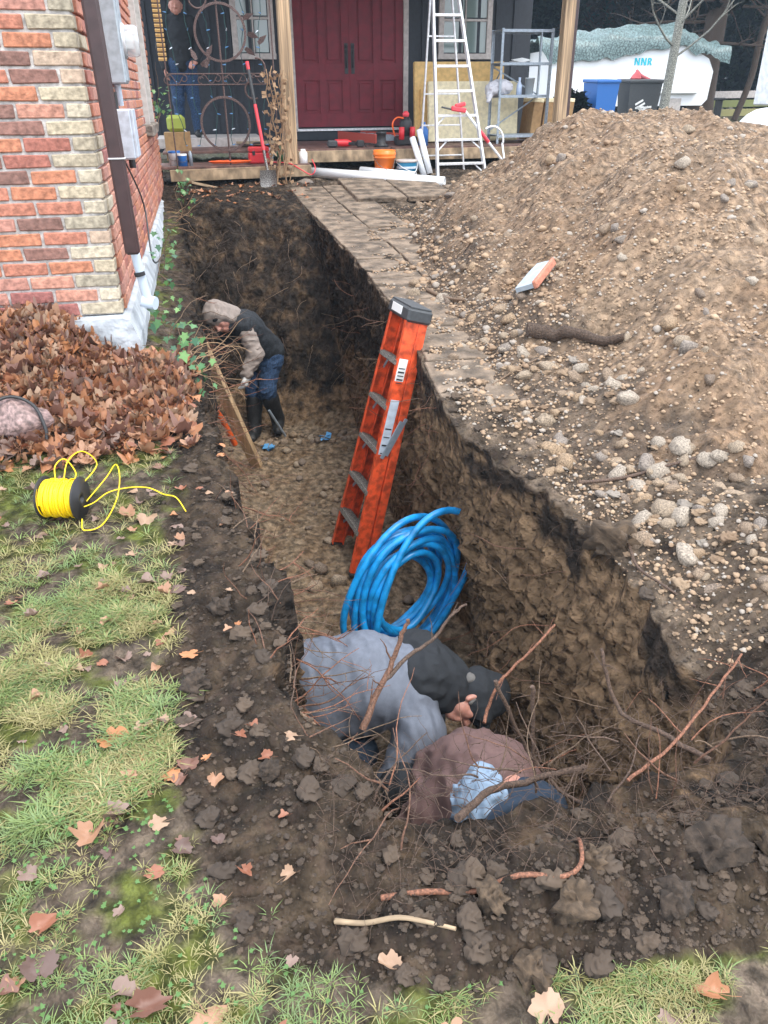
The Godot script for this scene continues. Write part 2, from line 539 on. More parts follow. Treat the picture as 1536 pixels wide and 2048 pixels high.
func _terrain() -> void:
	var ss := []
	for v in [[-14.0, -2.0, 0.8], [-2.0, 0.4, 0.15], [0.4, 3.6, 0.0125], [3.6, 7.0, 0.026], [7.0, 10.2, 0.024], [10.2, 13.0, 0.08], [13.0, 40.0, 0.9], [40.0, 160.0, 10.0]]:
		var q: float = v[0]
		while q < v[1] - 1e-6:
			ss.append(q)
			q += v[2]
	ss.append(160.0)
	# columns: [kind, fraction]
	var cols := []
	for f in spread(1.0, 0.0, 36, 0.6):
		if f > 0.0:
			cols.append([0, f])
	for k in 90:
		cols.append([1, float(k) / 90])
	for k in 34:
		cols.append([2, float(k) / 34])
	for k in 74:
		cols.append([3, float(k) / 74])
	for k in 84:
		cols.append([4, float(k) / 84])
	for k in 70:
		cols.append([5, float(k) / 70])
	for f in spread(0.0, 1.0, 40, 2.2):
		cols.append([6, f])
	var nc := cols.size()
	var nr := ss.size()
	var pos := PackedVector3Array()
	pos.resize(nc * nr)
	var colr := PackedColorArray()
	colr.resize(nc * nr)
	var zone_of := PackedInt32Array()
	zone_of.resize(nc)
	for c in nc:
		var kd: int = cols[c][0]
		zone_of[c] = 1 if kd == 3 else (2 if kd == 2 or kd == 4 else 0)
	for r in nr:
		var s: float = ss[r]
		var sc := clampf(s, 0.9, 11.0)
		var xl := table(XL, sc) + n_mid.get_noise_2d(3.0, s * 0.5) * 0.09 + n_fine.get_noise_2d(5.0, s * 0.5) * 0.04
		var xlb := xl + 0.03
		var xr := table(XR, sc) + n_mid.get_noise_2d(13.0, s * 0.45) * (0.10 if s < 3.4 else 0.025)
		var xb := minf(table(XB, sc), xr + 0.2)
		var gl := gh(xl, s)
		var grr := gh(xr, s)
		var act := s > 1.1 and s < 10.3
		var fl := floor_y(xlb, s) if act else gh(xlb, s)
		var fr := floor_y(xb, s) if act else gh(xb, s)
		for c in nc:
			var kd: int = cols[c][0]
			var f: float = cols[c][1]
			var p := Vector3.ZERO
			match kd:
				0:
					p.x = xl - 1.5 - f * 40.0
					p.y = gh(p.x, s)
				1:
					p.x = lerpf(xl - 1.5, xl, f)
					p.y = gh(p.x, s)
				2:
					p.x = lerpf(xl, xlb, f)
					p.y = lerpf(gl, fl, f)
				3:
					p.x = lerpf(xlb, xb, f)
					p.y = floor_y(p.x, s) if act else gh(p.x, s)
				4:
					p.x = lerpf(xb, xr, f)
					p.y = lerpf(fr, grr, f)
				5:
					p.x = lerpf(xr, xr + 1.1, f)
					p.y = gh(p.x, s)
				6:
					p.x = xr + 1.1 + f * 60.0
					p.y = gh(p.x, s)
			p.z = -s
			if act and (kd == 2 or kd == 4):
				var drop := gl - fl if kd == 2 else grr - fr
				var amp := clampf(drop, 0.0, 1.0) * sin(PI * f) * 0.12
				var dx := lump(p) * amp
				p.x += dx if kd == 2 else -dx
				# the bank leans back in the middle where earth has crumbled away
				if kd == 4:
					p.y += n_mid.get_noise_3d(p.x, p.y, p.z + 7.0) * amp * 0.25
			elif act and kd == 3 and s > 6.9:
				p.z += lump(p) * 0.10
			pos[r * nc + c] = p
			var zn := zone_of[c]
			if not act:
				zn = 0
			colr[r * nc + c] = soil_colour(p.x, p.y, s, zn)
	var nrm := PackedVector3Array()
	nrm.resize(nc * nr)
	for r in nr:
		var r0 := maxi(r - 1, 0) * nc
		var r1 := mini(r + 1, nr - 1) * nc
		for c in nc:
			var du := pos[r * nc + mini(c + 1, nc - 1)] - pos[r * nc + maxi(c - 1, 0)]
			var dv := pos[r1 + c] - pos[r0 + c]
			nrm[r * nc + c] = du.cross(dv).normalized()
	# three sheets of one surface: lawn and yard, cut walls, trench floor
	var names := ["ground", "trench_floor", "trench_wall"]
	for z in 3:
		var remap := PackedInt32Array()
		remap.resize(nc * nr)
		remap.fill(-1)
		var vp := PackedVector3Array()
		var vn := PackedVector3Array()
		var vc := PackedColorArray()
		var ix := PackedInt32Array()
		for r in nr - 1:
			var act: bool = ss[r] > 1.1 and ss[r] < 10.3
			for c in nc - 1:
				var zz := zone_of[c] if act else 0
				if zz != z:
					continue
				var q := [r * nc + c, r * nc + c + 1, (r + 1) * nc + c + 1, (r + 1) * nc + c]
				for k in 4:
					var id: int = q[k]
					if remap[id] < 0:
						remap[id] = vp.size()
						vp.append(pos[id])
						vn.append(nrm[id])
						vc.append(colr[id])
				ix.append(remap[q[0]]); ix.append(remap[q[2]]); ix.append(remap[q[1]])
				ix.append(remap[q[0]]); ix.append(remap[q[3]]); ix.append(remap[q[2]])
		var arr := []
		arr.resize(Mesh.ARRAY_MAX)
		arr[Mesh.ARRAY_VERTEX] = vp
		arr[Mesh.ARRAY_NORMAL] = vn
		arr[Mesh.ARRAY_COLOR] = vc
		arr[Mesh.ARRAY_INDEX] = ix
		var am := ArrayMesh.new()
		am.add_surface_from_arrays(Mesh.PRIMITIVE_TRIANGLES, arr)
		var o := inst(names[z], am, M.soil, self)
		o.set_meta("kind", "structure")
		o.set_meta("label", ["muddy yard sloping up to the house", "stony tan floor of the trench", "dark soil cut along both sides of the trench"][z])

func _path() -> void:
	var root := Node3D.new()
	root.name = "path"
	root.set_meta("kind", "structure")
	root.set_meta("label", "dirty concrete slab path between the trench and the mound")
	add_child(root)
	var s := 3.72
	while s < 10.3:
		var len := 0.60
		for col in 2:
			var xa := table(XR, s + 0.3) + 0.015 + col * 0.42
			if col == 1 and s < 5.0:
				continue
			var w := 0.41
			var st := ST()
			var tilt := Basis(Vector3.RIGHT, 0.065 + rng.randf_range(-0.012, 0.012)) * Basis(Vector3.BACK, rng.randf_range(-0.012, 0.012))
			box(st, Vector3.ZERO, Vector3(w, 0.06, len - 0.005), Basis.IDENTITY, 0.006, 0.003)
			var o := fin("paving_slab", st, M.slab, root)
			var tw := atan2(table(XR, s + 0.6) - table(XR, s), 0.6)
			o.transform = Transform3D(Basis(Vector3.UP, -tw) * tilt, V(xa + w * 0.5, slope(s + 0.3) - 0.010 - 0.010 * smoothstep(4.6, 3.7, s) + rng.randf_range(-0.006, 0.006), s + len * 0.5))
		s += 0.605
	# cross walk in front of the porch
	for k in 5:
		var st := ST()
		box(st, Vector3.ZERO, Vector3(0.58, 0.06, 0.7), Basis.IDENTITY, 0.008, 0.004)
		var o := fin("paving_slab", st, M.slab, root)
		o.transform = Transform3D(Basis(Vector3.RIGHT, 0.06), V(1.98 + (k % 3) * 0.6, slope(9.9 + (k / 3) * 0.7) + 0.012, 9.6 + (k / 3) * 0.72))

# ---------- the spoil heap ----------
func smin(a: float, b: float, k: float) -> float:
	var h := maxf(k - absf(a - b), 0.0) / k
	return minf(a, b) - h * h * k * 0.25

func ph(x: float, s: float) -> float:
	var d := x - table(FOOT, s)
	var h := 0.60 * d
	h = smin(h, (s - 1.9) * 0.30 + 0.03, 0.35)
	h = smin(h, 1.10 - maxf(x - 3.4, 0) * 0.13 + 0.10 * n_big.get_noise_2d(x * 0.6, s * 0.6), 0.4)
	h = smin(h, (10.3 - s) * 0.55 + 0.1 * n_big.get_noise_2d(x, 4.0), 0.35)
	h = smin(h, (9.0 - x) * 0.5, 0.3)
	h += 0.07 * absf(n_big.get_noise_2d(x * 1.6 + 3.0, s * 1.1)) * smoothstep(0.1, 0.7, d)
	h += 0.19 * n_big.get_noise_2d(x * 0.9 + 30.0, s * 0.9) * smoothstep(0.0, 0.5, d)
	h += 0.055 * n_mid.get_noise_2d(x * 0.55, s * 0.55 + 8.0) + 0.026 * n_fine.get_noise_2d(x * 0.45, s * 0.45)
	return slope(s) + h - 0.03

func surf(x: float, s: float) -> float:
	return maxf(gh(x, s), ph(x, s))

func stone_mesh(sd: int, rough: float) -> ArrayMesh:
	var st := ST()
	st.set_smooth_group(3)
	var f := FastNoiseLite.new()
	f.seed = sd
	f.frequency = 0.8
	var la := 6
	var lo := 9
	var r := RandomNumberGenerator.new()
	r.seed = sd * 77
	var sq := Vector3(1.0, r.randf_range(0.55, 0.8), r.randf_range(0.7, 0.95))
	var cuts := []
	for c in 8:
		cuts.append([Vector3(r.randf_range(-1, 1), r.randf_range(-1, 1), r.randf_range(-1, 1)).normalized(), r.randf_range(0.58, 0.88)])
	var pt := func(i: int, j: int) -> Vector3:
		var th := PI * i / la
		var fi := TAU * (j % lo) / lo + (0.3 if i % 2 == 1 else 0.0)
		var d := Vector3(sin(th) * cos(fi), cos(th), sin(th) * sin(fi))
		var p := d * (1.0 + f.get_noise_3dv(d * 1.6) * rough)
		for c in cuts:
			var over: float = p.dot(c[0]) - c[1]
			if over > 0.0:
				p -= c[0] * over
		return p * 1.12 * sq
	for i in la:
		for j in lo:
			var a: Vector3 = pt.call(i, j)
			var b: Vector3 = pt.call(i, j + 1)
			var c: Vector3 = pt.call(i + 1, j + 1)
			var d: Vector3 = pt.call(i + 1, j)
			if i > 0:
				tri_out(st, a, b, c if i == la - 1 else d, Vector3.ZERO)
			if i < la - 1:
				tri_out(st, b, c, d, Vector3.ZERO)
	st.generate_normals()
	return st.commit()

func clod_mesh(sd: int) -> ArrayMesh:
	# a crumbly lump: coarse and fine noise on a sphere, left unsmoothed
	var st := ST()
	var f := FastNoiseLite.new()
	f.seed = sd
	f.frequency = 1.1
	f.fractal_octaves = 3
	f.fractal_gain = 0.5
	st.set_smooth_group(4)
	var la := 11
	var lo := 16
	var pt := func(i: int, j: int) -> Vector3:
		var th := PI * i / la
		var fi := TAU * (j % lo) / lo
		var d := Vector3(sin(th) * cos(fi), cos(th), sin(th) * sin(fi))
		return d * (0.95 + f.get_noise_3dv(d * 1.7) * 0.95) * Vector3(1.1, 0.8, 0.95)
	for i in la:
		for j in lo:
			var a: Vector3 = pt.call(i, j)
			var b: Vector3 = pt.call(i, j + 1)
			var c: Vector3 = pt.call(i + 1, j + 1)
			var d: Vector3 = pt.call(i + 1, j)
			if i > 0:
				tri_out(st, a, b, c if i == la - 1 else d, Vector3.ZERO)
			if i < la - 1:
				tri_out(st, b, c, d, Vector3.ZERO)
	st.generate_normals()
	return st.commit()

var stones := []
var clods := []

func _pile() -> void:
	for k in 9:
		stones.append(stone_mesh(100 + k, 0.45))
	for k in 5:
		clods.append(clod_mesh(200 + k))
	var xs := []
	var q := 1.25
	while q < 10.0:
		xs.append(q)
		q += 0.024 if q < 4.6 else 0.12
	var ss := []
	q = 1.35
	while q < 12.0:
		ss.append(q)
		q += 0.02 if q < 5.0 else (0.03 if q < 8.5 else 0.1)
	var nc := xs.size()
	var vp := PackedVector3Array()
	var vc := PackedColorArray()
	var ok := PackedByteArray()
	for s in ss:
		for x in xs:
			var y := ph(x, s)
			vp.append(V(x, y, s))
			ok.append(1 if y > gh(x, s) - 0.10 else 0)
			var a := n_big.get_noise_2d(x * 0.8, s * 0.8)
			var b := n_mid.get_noise_2d(x * 0.8, s * 0.8)
			var c := Color(0.32, 0.205, 0.125).lerp(Color(0.46, 0.325, 0.215), clampf(0.5 + a + b * 0.6, 0, 1))
			# tongues of dark topsoil along the path side
			var dk := smoothstep(0.35, 0.0, x - table(FOOT, s) - 0.25 + n_mid.get_noise_2d(x * 0.5, s * 0.5) * 0.5)
			c = c.lerp(Color(0.11, 0.083, 0.062), dk * 0.75)
			# a sandy face dragged smooth by the bucket
			c = c.lerp(Color(0.29, 0.195, 0.125), smoothstep(0.1, 0.4, a) * 0.7)
			vc.append(c)
	var vn := PackedVector3Array()
	var nr := ss.size()
	for r in nr:
		for c in nc:
			var du := vp[r * nc + mini(c + 1, nc - 1)] - vp[r * nc + maxi(c - 1, 0)]
			var dv := vp[mini(r + 1, nr - 1) * nc + c] - vp[maxi(r - 1, 0) * nc + c]
			vn.append(du.cross(dv).normalized())
	var ix := PackedInt32Array()
	for r in nr - 1:
		for c in nc - 1:
			var i0 := r * nc + c
			if ok[i0] + ok[i0 + 1] + ok[i0 + nc] + ok[i0 + nc + 1] == 0:
				continue
			ix.append(i0); ix.append(i0 + nc + 1); ix.append(i0 + 1)
			ix.append(i0); ix.append(i0 + nc); ix.append(i0 + nc + 1)
	var arr := []
	arr.resize(Mesh.ARRAY_MAX)
	arr[Mesh.ARRAY_VERTEX] = vp
	arr[Mesh.ARRAY_NORMAL] = vn
	arr[Mesh.ARRAY_COLOR] = vc
	arr[Mesh.ARRAY_INDEX] = ix
	var am := ArrayMesh.new()
	am.add_surface_from_arrays(Mesh.PRIMITIVE_TRIANGLES, arr)
	var root := thing("dirt_pile", "large mound of stony tan soil dug out beside the trench", "dirt pile")
	inst("earth", am, M.pile, root)
	# cobbles: the ones that show largest are single pieces, the rest one mass
	var spots := []
	for k in 3900:
		var s := 1.75 + pow(rng.randf(), 1.15) * 8.2
		var x := table(FOOT, s) - 0.12 + pow(rng.randf(), 1.2) * minf(3.6, 1.0 + s * 0.45)
		if x < table(XR, s) + 0.05 or (s < 3.3 and rng.randf() < 0.4):
			continue
		if n_big.get_noise_2d(x * 1.3, s * 1.3) + rng.randf_range(-0.35, 0.35) < -0.12 and x > table(FOOT, s) + 0.3:
			continue
		var r := 0.007 + 0.030 * pow(rng.randf(), 3.2)
		if rng.randf() < 0.035:
			r = rng.randf_range(0.032, 0.062)
		spots.append([r / (s + 1.0), x, s, r])
	# cobbles that rolled down to the path, and a few on the near flank
	for k in 95:
		var s := rng.randf_range(2.3, 7.0)
		var x := table(FOOT, s) + rng.randf_range(-0.02, 0.45)
		if k % 4 == 0:
			x += rng.randf() * 1.6
		var r := rng.randf_range(0.024, 0.062)
		spots.append([r / (s + 1.0), x, s, r])
	spots.sort_custom(func(a, b): return a[0] > b[0])
	var mm := MultiMesh.new()
	mm.transform_format = MultiMesh.TRANSFORM_3D
	mm.use_colors = true
	mm.mesh = stone_mesh(301, 0.5)
	mm.instance_count = spots.size() - 290 + 16000
	for k in spots.size():
		var e: Array = spots[k]
		var b := Basis.from_euler(Vector3(rng.randf() * 0.6, rng.randf() * TAU, rng.randf() * 0.6)).scaled(Vector3.ONE * e[3])
		var t := Transform3D(b, V(e[1], surf(e[1], e[2]) + e[3] * rng.randf_range(-0.3, 0.15), e[2]))
		if k < 290:
			var o := inst("stone", stones[k % 9], M.stone[rng.randi() % 7], root)
			o.transform = t
		else:
			mm.set_instance_transform(k - 290, t)
			mm.set_instance_color(k - 290, stone_tone())
	for k in 16000:
		var s := 1.6 + pow(rng.randf(), 1.3) * 7.5
		var x := table(FOOT, s) - 0.3 + rng.randf() * minf(3.4, 0.9 + s * 0.45)
		if n_big.get_noise_2d(x * 0.8 + 5.0, s * 0.8) < 0.02 and rng.randf() < 0.7:
			x = table(XR, s) + 0.06 + pow(rng.randf(), 1.5) * 0.9
		if s < 3.2 and rng.randf() < 0.55:
			s += 2.5
		x = maxf(x, table(XR, s) + 0.05 + rng.randf() * 0.05)
		var r := 0.003 + 0.010 * pow(rng.randf(), 2.0)
		var i := spots.size() - 290 + k
		mm.set_instance_transform(i, Transform3D(Basis(Vector3.UP, rng.randf() * TAU).scaled(Vector3.ONE * r), V(x, surf(x, s) + r * 0.2, s)))
		mm.set_instance_color(i, stone_tone())
	var mi := MultiMeshInstance3D.new()
	mi.name = "pebbles"
	mi.multimesh = mm
	var pm := mat(1, 1, 1, 0.8)
	pm.vertex_color_use_as_albedo = true
	mi.material_override = pm
	root.add_child(mi)
	stuff(mi)

func stone_tone() -> Color:
	var a := Color(0.40, 0.285, 0.185)
	var b := Color(0.26, 0.172, 0.108)
	var c := a.lerp(b, rng.randf())
	if rng.randf() < 0.2:
		c = Color(0.33, 0.285, 0.24)
	return c

# ---------- brick house ----------
func brick_mesh(len: float, sd: int) -> ArrayMesh:
	rng.seed = 5000 + sd
	var st := ST()
	box(st, Vector3.ZERO, Vector3(len, 0.060, 0.09), Basis.IDENTITY, 0.0045, 0.003)
	st.generate_normals()
	return st.commit()

func _house() -> void:
	var house := thing("brick_house", "red brick house with buff corner bricks and white foundation", "house", V(-0.51, 0.25, 4.45))
	var o := house.position
	var base := 0.25
	var pitch := 0.0735
	var front := Node3D.new()
	front.name = "front_wall"
	house.add_child(front)
	var side := Node3D.new()
	side.name = "side_wall"
	house.add_child(side)
	var st := ST()
	# wall cores carry the mortar face, set back from the bricks
	box(st, V(-2.51, 1.75, 4.45 + 0.16) - o, Vector3(3.97, 3.0, 0.30), Basis.IDENTITY, 0.002)
	fin("mortar", st, M.mortar, front)
	st = ST()
	box(st, V(-0.51 - 0.165, 1.75, 4.77 + 3.2) - o, Vector3(0.305, 3.0, 6.4), Basis.IDENTITY, 0.002)
	fin("mortar", st, M.mortar, side)
	var longs := []
	var shorts := []
	for k in 6:
		longs.append(brick_mesh(0.213, k))
		shorts.append(brick_mesh(0.103, 20 + k))
	rng.seed = 99
	var rows := 30
	for r in rows:
		var y := base + 0.036 + r * pitch
		var buff_long := r % 2 == 0
		# front face, from the corner to the left
		var x := -0.51
		var k := 0
		while x > -2.0 and r < 27:
			var short_one := k == 0 and not buff_long
			var len := 0.105 if short_one else 0.215
			var m: Material
			if k == 0:
				m = M.buff[rng.randi() % 5]
			else:
				m = M.red[[0, 1, 2, 3, 4, 5, 6, 7, 0, 1, 3, 6][rng.randi() % 12]]
			var b := inst("brick", (shorts if short_one else longs)[rng.randi() % 6], m, front)
			b.transform = Transform3D(Basis(Vector3.BACK, rng.randf_range(-0.008, 0.008)), V(x - len * 0.5, y, 4.45 + 0.045 + rng.randf_range(-0.002, 0.002)) - o)
			x -= len + 0.012
			k += 1
	# side face: nearest bricks as pieces, the far ones joined
	var far := []
	for c in M.red.size():
		far.append(ST())
	var count := 0
	for r in rows:
		var y := base + 0.036 + r * pitch
		var s := 4.45 + (0.0 if r % 2 == 0 else 0.0)
		var k := 0
		while s < 11.05:
			var short_one := k == 0 and r % 2 == 0
			var len := 0.103 if short_one else 0.213
			var in_window := s + len > 8.86 and s < 9.9 and y > 1.02
			if not in_window and y < 2.3 + (s - 4.45) * 0.05:
				var proud := -0.5 - 0.045 + rng.randf_range(-0.002, 0.002)
				var cp := V(proud, y, s + len * 0.5 + (0.002 if k == 0 else 0.0)) - o
				if k == 0:
					cp.z -= 0.094
					s += 0.094
				var mi := rng.randi() % 12
				var ci: int = [0, 1, 2, 3, 0, 1, 6, 3, 0, 6, 1, 5][mi]
				if s < 6.6 and count < 300:
					var m: Material = M.buff[rng.randi() % 5] if (k == 0 and rng.randf() < 0.35) else M.red[ci]
					var b := inst("brick", (shorts if short_one else longs)[rng.randi() % 6], m, side)
					b.transform = Transform3D(Basis(Vector3.UP, PI / 2), cp)
					count += 1
				else:
					var f: SurfaceTool = far[ci]
					box(f, cp, Vector3(0.09, 0.060, len), Basis.IDENTITY, 0.006, 0.0015)
			s += len + 0.012
			k += 1
	for c in M.red.size():
		var f := fin("far_bricks", far[c], M.red[c], side)
		stuff(f)
	# window in the side wall with its stone sill
	st = ST()
	box(st, V(-0.53, 1.0, 9.38) - o, Vector3(0.20, 0.10, 1.2), Basis.IDENTITY, 0.012, 0.006)
	fin("window_sill", st, M.stone[3], house)
	for e in [8.92, 9.84]:
		st = ST()
		box(st, V(-0.50, 1.7, e) - o, Vector3(0.08, 1.3, 0.07))
		fin("window_frame", st, M.trim, house)
	st = ST()
	box(st, V(-0.515, 1.7, 9.38) - o, Vector3(0.02, 1.3, 0.86))
	fin("window_pane", st, M.glass, house)
	# painted foundation flaring out towards the ground
	st = ST()
	var prof := PackedVector2Array([Vector2(0.0, 0.245), Vector2(0.035, 0.235), Vector2(0.075, 0.12), Vector2(0.085, -1.3), Vector2(-0.28, -1.3), Vector2(-0.28, 0.245)])
	prism(st, prof, 6.75, Transform3D(Basis.IDENTITY, V(-0.51, 0.0, 4.37 + 3.375) - o))
	fin("foundation", st, M.foundation, house)
	st = ST()
	prism(st, prof, 3.4, Transform3D(Basis(Vector3.UP, -PI / 2), V(-0.515 - 1.7, 0.0, 4.447) - o))
	fin("foundation", st, M.foundation, house)

func _house_fittings() -> void:
	# downspout at the corner
	var t := thing("downspout", "dark brown square metal downspout running down the brick corner", "downspout", V(-0.405, 0.57, 4.40))
	var st := ST()
	beam(st, Vector3.ZERO, V(-0.435, 2.6, 4.41) - t.position, 0.075, 0.062, Vector3.RIGHT, 0.012)
	fin("pipe", st, M.downspout, t)
	st = ST()
	box(st, Vector3(-0.006, 0.46, 0), Vector3(0.082, 0.007, 0.068))
	fin("strap", st, M.alu, t)
	# white conduit that leaves under it
	t = thing("drain_pipe", "pale blue plastic pipe with elbow below the downspout", "pipe", V(-0.375, 0.29, 4.52))
	st = ST()
	tube(st, [V(-0.415, 0.66, 4.49) - t.position, V(-0.385, 0.38, 4.51) - t.position, V(-0.375, 0.29, 4.52) - t.position], 0.025, 12)
	fin("pipe", st, M.conduit, t)
	st = ST()
	tube(st, [Vector3(-0.035, 0.015, 0), Vector3(0.0, 0.0, 0.0), Vector3(0.04, -0.005, 0.02)], 0.036, 14)
	fin("elbow", st, M.conduit, t)
	st = ST()
	tube(st, [V(-0.397, 0.46, 4.49) - t.position, V(-0.394, 0.44, 4.49) - t.position], 0.029, 12)
	fin("clamp", st, M.black, t)
	# meter cabinet
	t = thing("meter_cabinet", "tall grey electrical cabinet on the brick side wall behind the downspout", "electrical box", V(-0.455, 1.38, 5.75))
	st = ST()
	box(st, Vector3(0, 0.24, 0), Vector3(0.11, 0.5, 0.24), Basis.IDENTITY, 0.008)
	fin("case", st, M.meter, t)
	st = ST()
	box(st, Vector3(0.058, 0.24, 0), Vector3(0.012, 0.47, 0.21), Basis.IDENTITY, 0.004)
	fin("door", st, M.meter, t)
	st = ST()
	tube(st, [Vector3(-0.01, -0.01, 0), Vector3(-0.01, -0.13, -0.01)], 0.022, 10)
	fin("conduit", st, M.conduit, t)
	t = thing("electric_meter", "round glass electric meter on the grey electrical cabinet", "meter", V(-0.41, 1.60, 5.75))
	st = ST()
	var ax := Basis(Vector3.BACK, -PI / 2)
	lathe(st, [Vector2(0.0, 0.0), Vector2(0.095, 0.0), Vector2(0.095, 0.03), Vector2(0.088, 0.035)], Transform3D(ax, Vector3.ZERO), 24)
	fin("ring", st, M.alu, t)
	st = ST()
	lathe(st, [Vector2(0.086, 0.03), Vector2(0.086, 0.09), Vector2(0.078, 0.11), Vector2(0.0, 0.115)], Transform3D(ax, Vector3.ZERO), 24)
	fin("glass", st, M.clear, t)
	st = ST()
	box(st, Vector3(0.05, 0, 0), Vector3(0.05, 0.09, 0.09))
	fin("dial", st, M.sticker, t)
	t = thing("junction_box", "pale grey utility box low on the brick side wall beside the downspout", "electrical box", V(-0.445, 0.965, 5.42))
	st = ST()
	box(st, Vector3(0, 0.135, 0), Vector3(0.13, 0.27, 0.24), Basis.IDENTITY, 0.01)
	fin("case", st, M.boxgrey, t)
	st = ST()
	box(st, Vector3(0.07, 0.14, 0), Vector3(0.016, 0.26, 0.23), Basis.IDENTITY, 0.006)
	fin("lid", st, M.boxgrey, t)
	st = ST()
	tube(st, [Vector3(0.03, 0.0, 0.05), Vector3(0.03, -0.05, 0.05)], 0.02, 8)
	tube(st, [Vector3(-0.02, 0.27, 0.0), Vector3(-0.02, 0.36, 0.0)], 0.016, 8)
	fin("connector", st, M.black, t)
	# loose cable down the foundation
	st = ST()
	tube(st, smooth_path([V(-0.47, 0.95, 5.5), V(-0.45, 0.6, 6.3), V(-0.42, 0.25, 6.0), V(-0.40, 0.1, 7.1), V(-0.41, -0.05, 6.4)], 6), 0.006, 6)
	tag(fin("cable", st, M.dkgrey, self), "thin dark cable hanging down the white foundation", "cable")

# ---------- porch ----------
func _porch() -> void:
	var t := thing("porch", "covered wooden porch with maroon double door and dark siding", "porch", V(2.5, 0.3, 11.6))
	var o := t.position
	var st: SurfaceTool
	# decks, board by board
	var k := 0
	var s := 10.86
	while s < 13.6:
		if s < 11.5:
			st = ST()
			box(st, V(0.42, 0.505, s + 0.07) - o, Vector3(1.9, 0.028, 0.136), Basis.IDENTITY, 0.003, 0.001)
			fin("deck_board", st, M.deck, t)
		else:
			st = ST()
			box(st, V(2.46, 0.635, s + 0.07) - o, Vector3(5.9, 0.028, 0.136), Basis.IDENTITY, 0.003, 0.001)
			fin("deck_board", st, M.deck, t)
		s += 0.142
		k += 1
	st = ST()
	box(st, V(0.49, 0.43, 10.83) - o, Vector3(1.78, 0.135, 0.045), Basis(Vector3.BACK, 0.012))
	fin("rim_beam", st, M.lumber_x, t)
	st = ST()
	box(st, V(3.3, 0.555, 11.56) - o, Vector3(4.0, 0.145, 0.045))
	fin("rim_beam", st, M.lumber_x, t)
	for x in [1.6, 3.0, 4.6]:
		st = ST()
		box(st, V(x, 0.42, 12.2) - o, Vector3(0.14, 0.4, 0.14))
		fin("pier", st, M.mortar, t)
	# posts
	st = ST()
	box(st, V(1.145, 1.85, 10.95) - o, Vector3(0.15, 2.69, 0.15), Basis.IDENTITY, 0.006)
	fin("post", st, M.lumber, t)
	st = ST()
	box(st, V(5.11, 1.92, 11.65) - o, Vector3(0.15, 2.54, 0.15), Basis.IDENTITY, 0.006)
	fin("post", st, M.lumber, t)
	st = ST()
	box(st, V(5.22, 1.92, 11.68) - o, Vector3(0.05, 2.54, 0.13))
	fin("post_trim", st, M.downspout, t)
	# roof and ceiling
	st = ST()
	box(st, V(2.4, 3.25, 12.5) - o, Vector3(6.1, 0.12, 3.3))
	fin("roof", st, M.siding, t)
	# back wall of dark boards with battens
	st = ST()
	box(st, V(2.4, 1.86, 14.03) - o, Vector3(6.2, 2.7, 0.12))
	fin("sheathing", st, M.siding, t)
	var x0 := -0.6
	while x0 < 5.4:
		if not (x0 > 1.35 and x0 < 3.35):
			st = ST()
			box(st, V(x0 + 0.15, 1.86, 13.955) - o, Vector3(0.295, 2.68, 0.022), Basis.IDENTITY, 0.003)
			fin("siding_board", st, M.siding, t)
			st = ST()
			box(st, V(x0, 1.86, 13.93) - o, Vector3(0.05, 2.68, 0.024), Basis.IDENTITY, 0.003)
			fin("batten", st, M.siding, t)
		x0 += 0.305
	# double door
	for e in [-1, 1]:
		var d := Node3D.new()
		d.name = "door"
		t.add_child(d, true)
		d.position = V(2.46 + e * 0.437, 0.84, 13.93) - o
		st = ST()
		for w in [-0.375, 0.0, 0.375]:
			box(st, Vector3(w, 0.95, 0), Vector3(0.125 if w != 0.0 else 0.11, 1.9, 0.045), Basis.IDENTITY, 0.004)
		for h in [[0.10, 0.2], [0.78, 0.24], [1.86, 0.1]]:
			for w in [-0.187, 0.187]:
				box(st, Vector3(w, h[0], 0), Vector3(0.27, h[1], 0.044), Basis.IDENTITY, 0.003)
		fin("stile", st, M.maroon, d)
		for w in [-0.187, 0.187]:
			for h in [[0.43, 0.46], [1.36, 0.92]]:
				st = ST()
				box(st, Vector3(w, h[0], -0.012), Vector3(0.27, h[1], 0.02), Basis.IDENTITY, 0.002)
				box(st, Vector3(w, h[0], 0.002), Vector3(0.19, h[1] - 0.08, 0.024), Basis.IDENTITY, 0.011)
				fin("panel", st, M.maroon, d)
		st = ST()
		box(st, Vector3(-e * 0.385, 0.96, 0.03), Vector3(0.055, 0.42, 0.012), Basis.IDENTITY, 0.005)
		tube(st, smooth_path([Vector3(-e * 0.385, 1.06, 0.035), Vector3(-e * 0.385, 1.03, 0.075), Vector3(-e * 0.385, 0.88, 0.075), Vector3(-e * 0.385, 0.84, 0.035)], 4), 0.011, 8)
		lathe(st, [Vector2(0, 0.02), Vector2(0.022, 0.02), Vector2(0.022, 0.0)], Transform3D(Basis(Vector3.RIGHT, PI / 2), Vector3(-e * 0.385, 1.12, 0.03)), 12)
		fin("handle", st, M.black, d)
	st = ST()
	box(st, V(1.555, 1.72, 13.92) - o, Vector3(0.07, 2.1, 0.09))
	fin("door_frame", st, M.trim, t)
	st = ST()
	box(st, V(3.375, 1.72, 13.92) - o, Vector3(0.08, 2.1, 0.09))
	fin("door_frame", st, M.trim, t)
	st = ST()
	box(st, V(2.46, 0.80, 13.90) - o, Vector3(1.76, 0.035, 0.14))
	fin("threshold", st, M.alu, t)
	st = ST()
	box(st, V(2.46, 0.715, 13.92) - o, Vector3(1.8, 0.13, 0.1))
	fin("riser", st, M.siding, t)
	st = ST()
	box(st, V(0.15, 0.70, 13.2) - o, Vector3(1.5, 0.13, 1.2))
	fin("inner_step", st, M.trim, t)
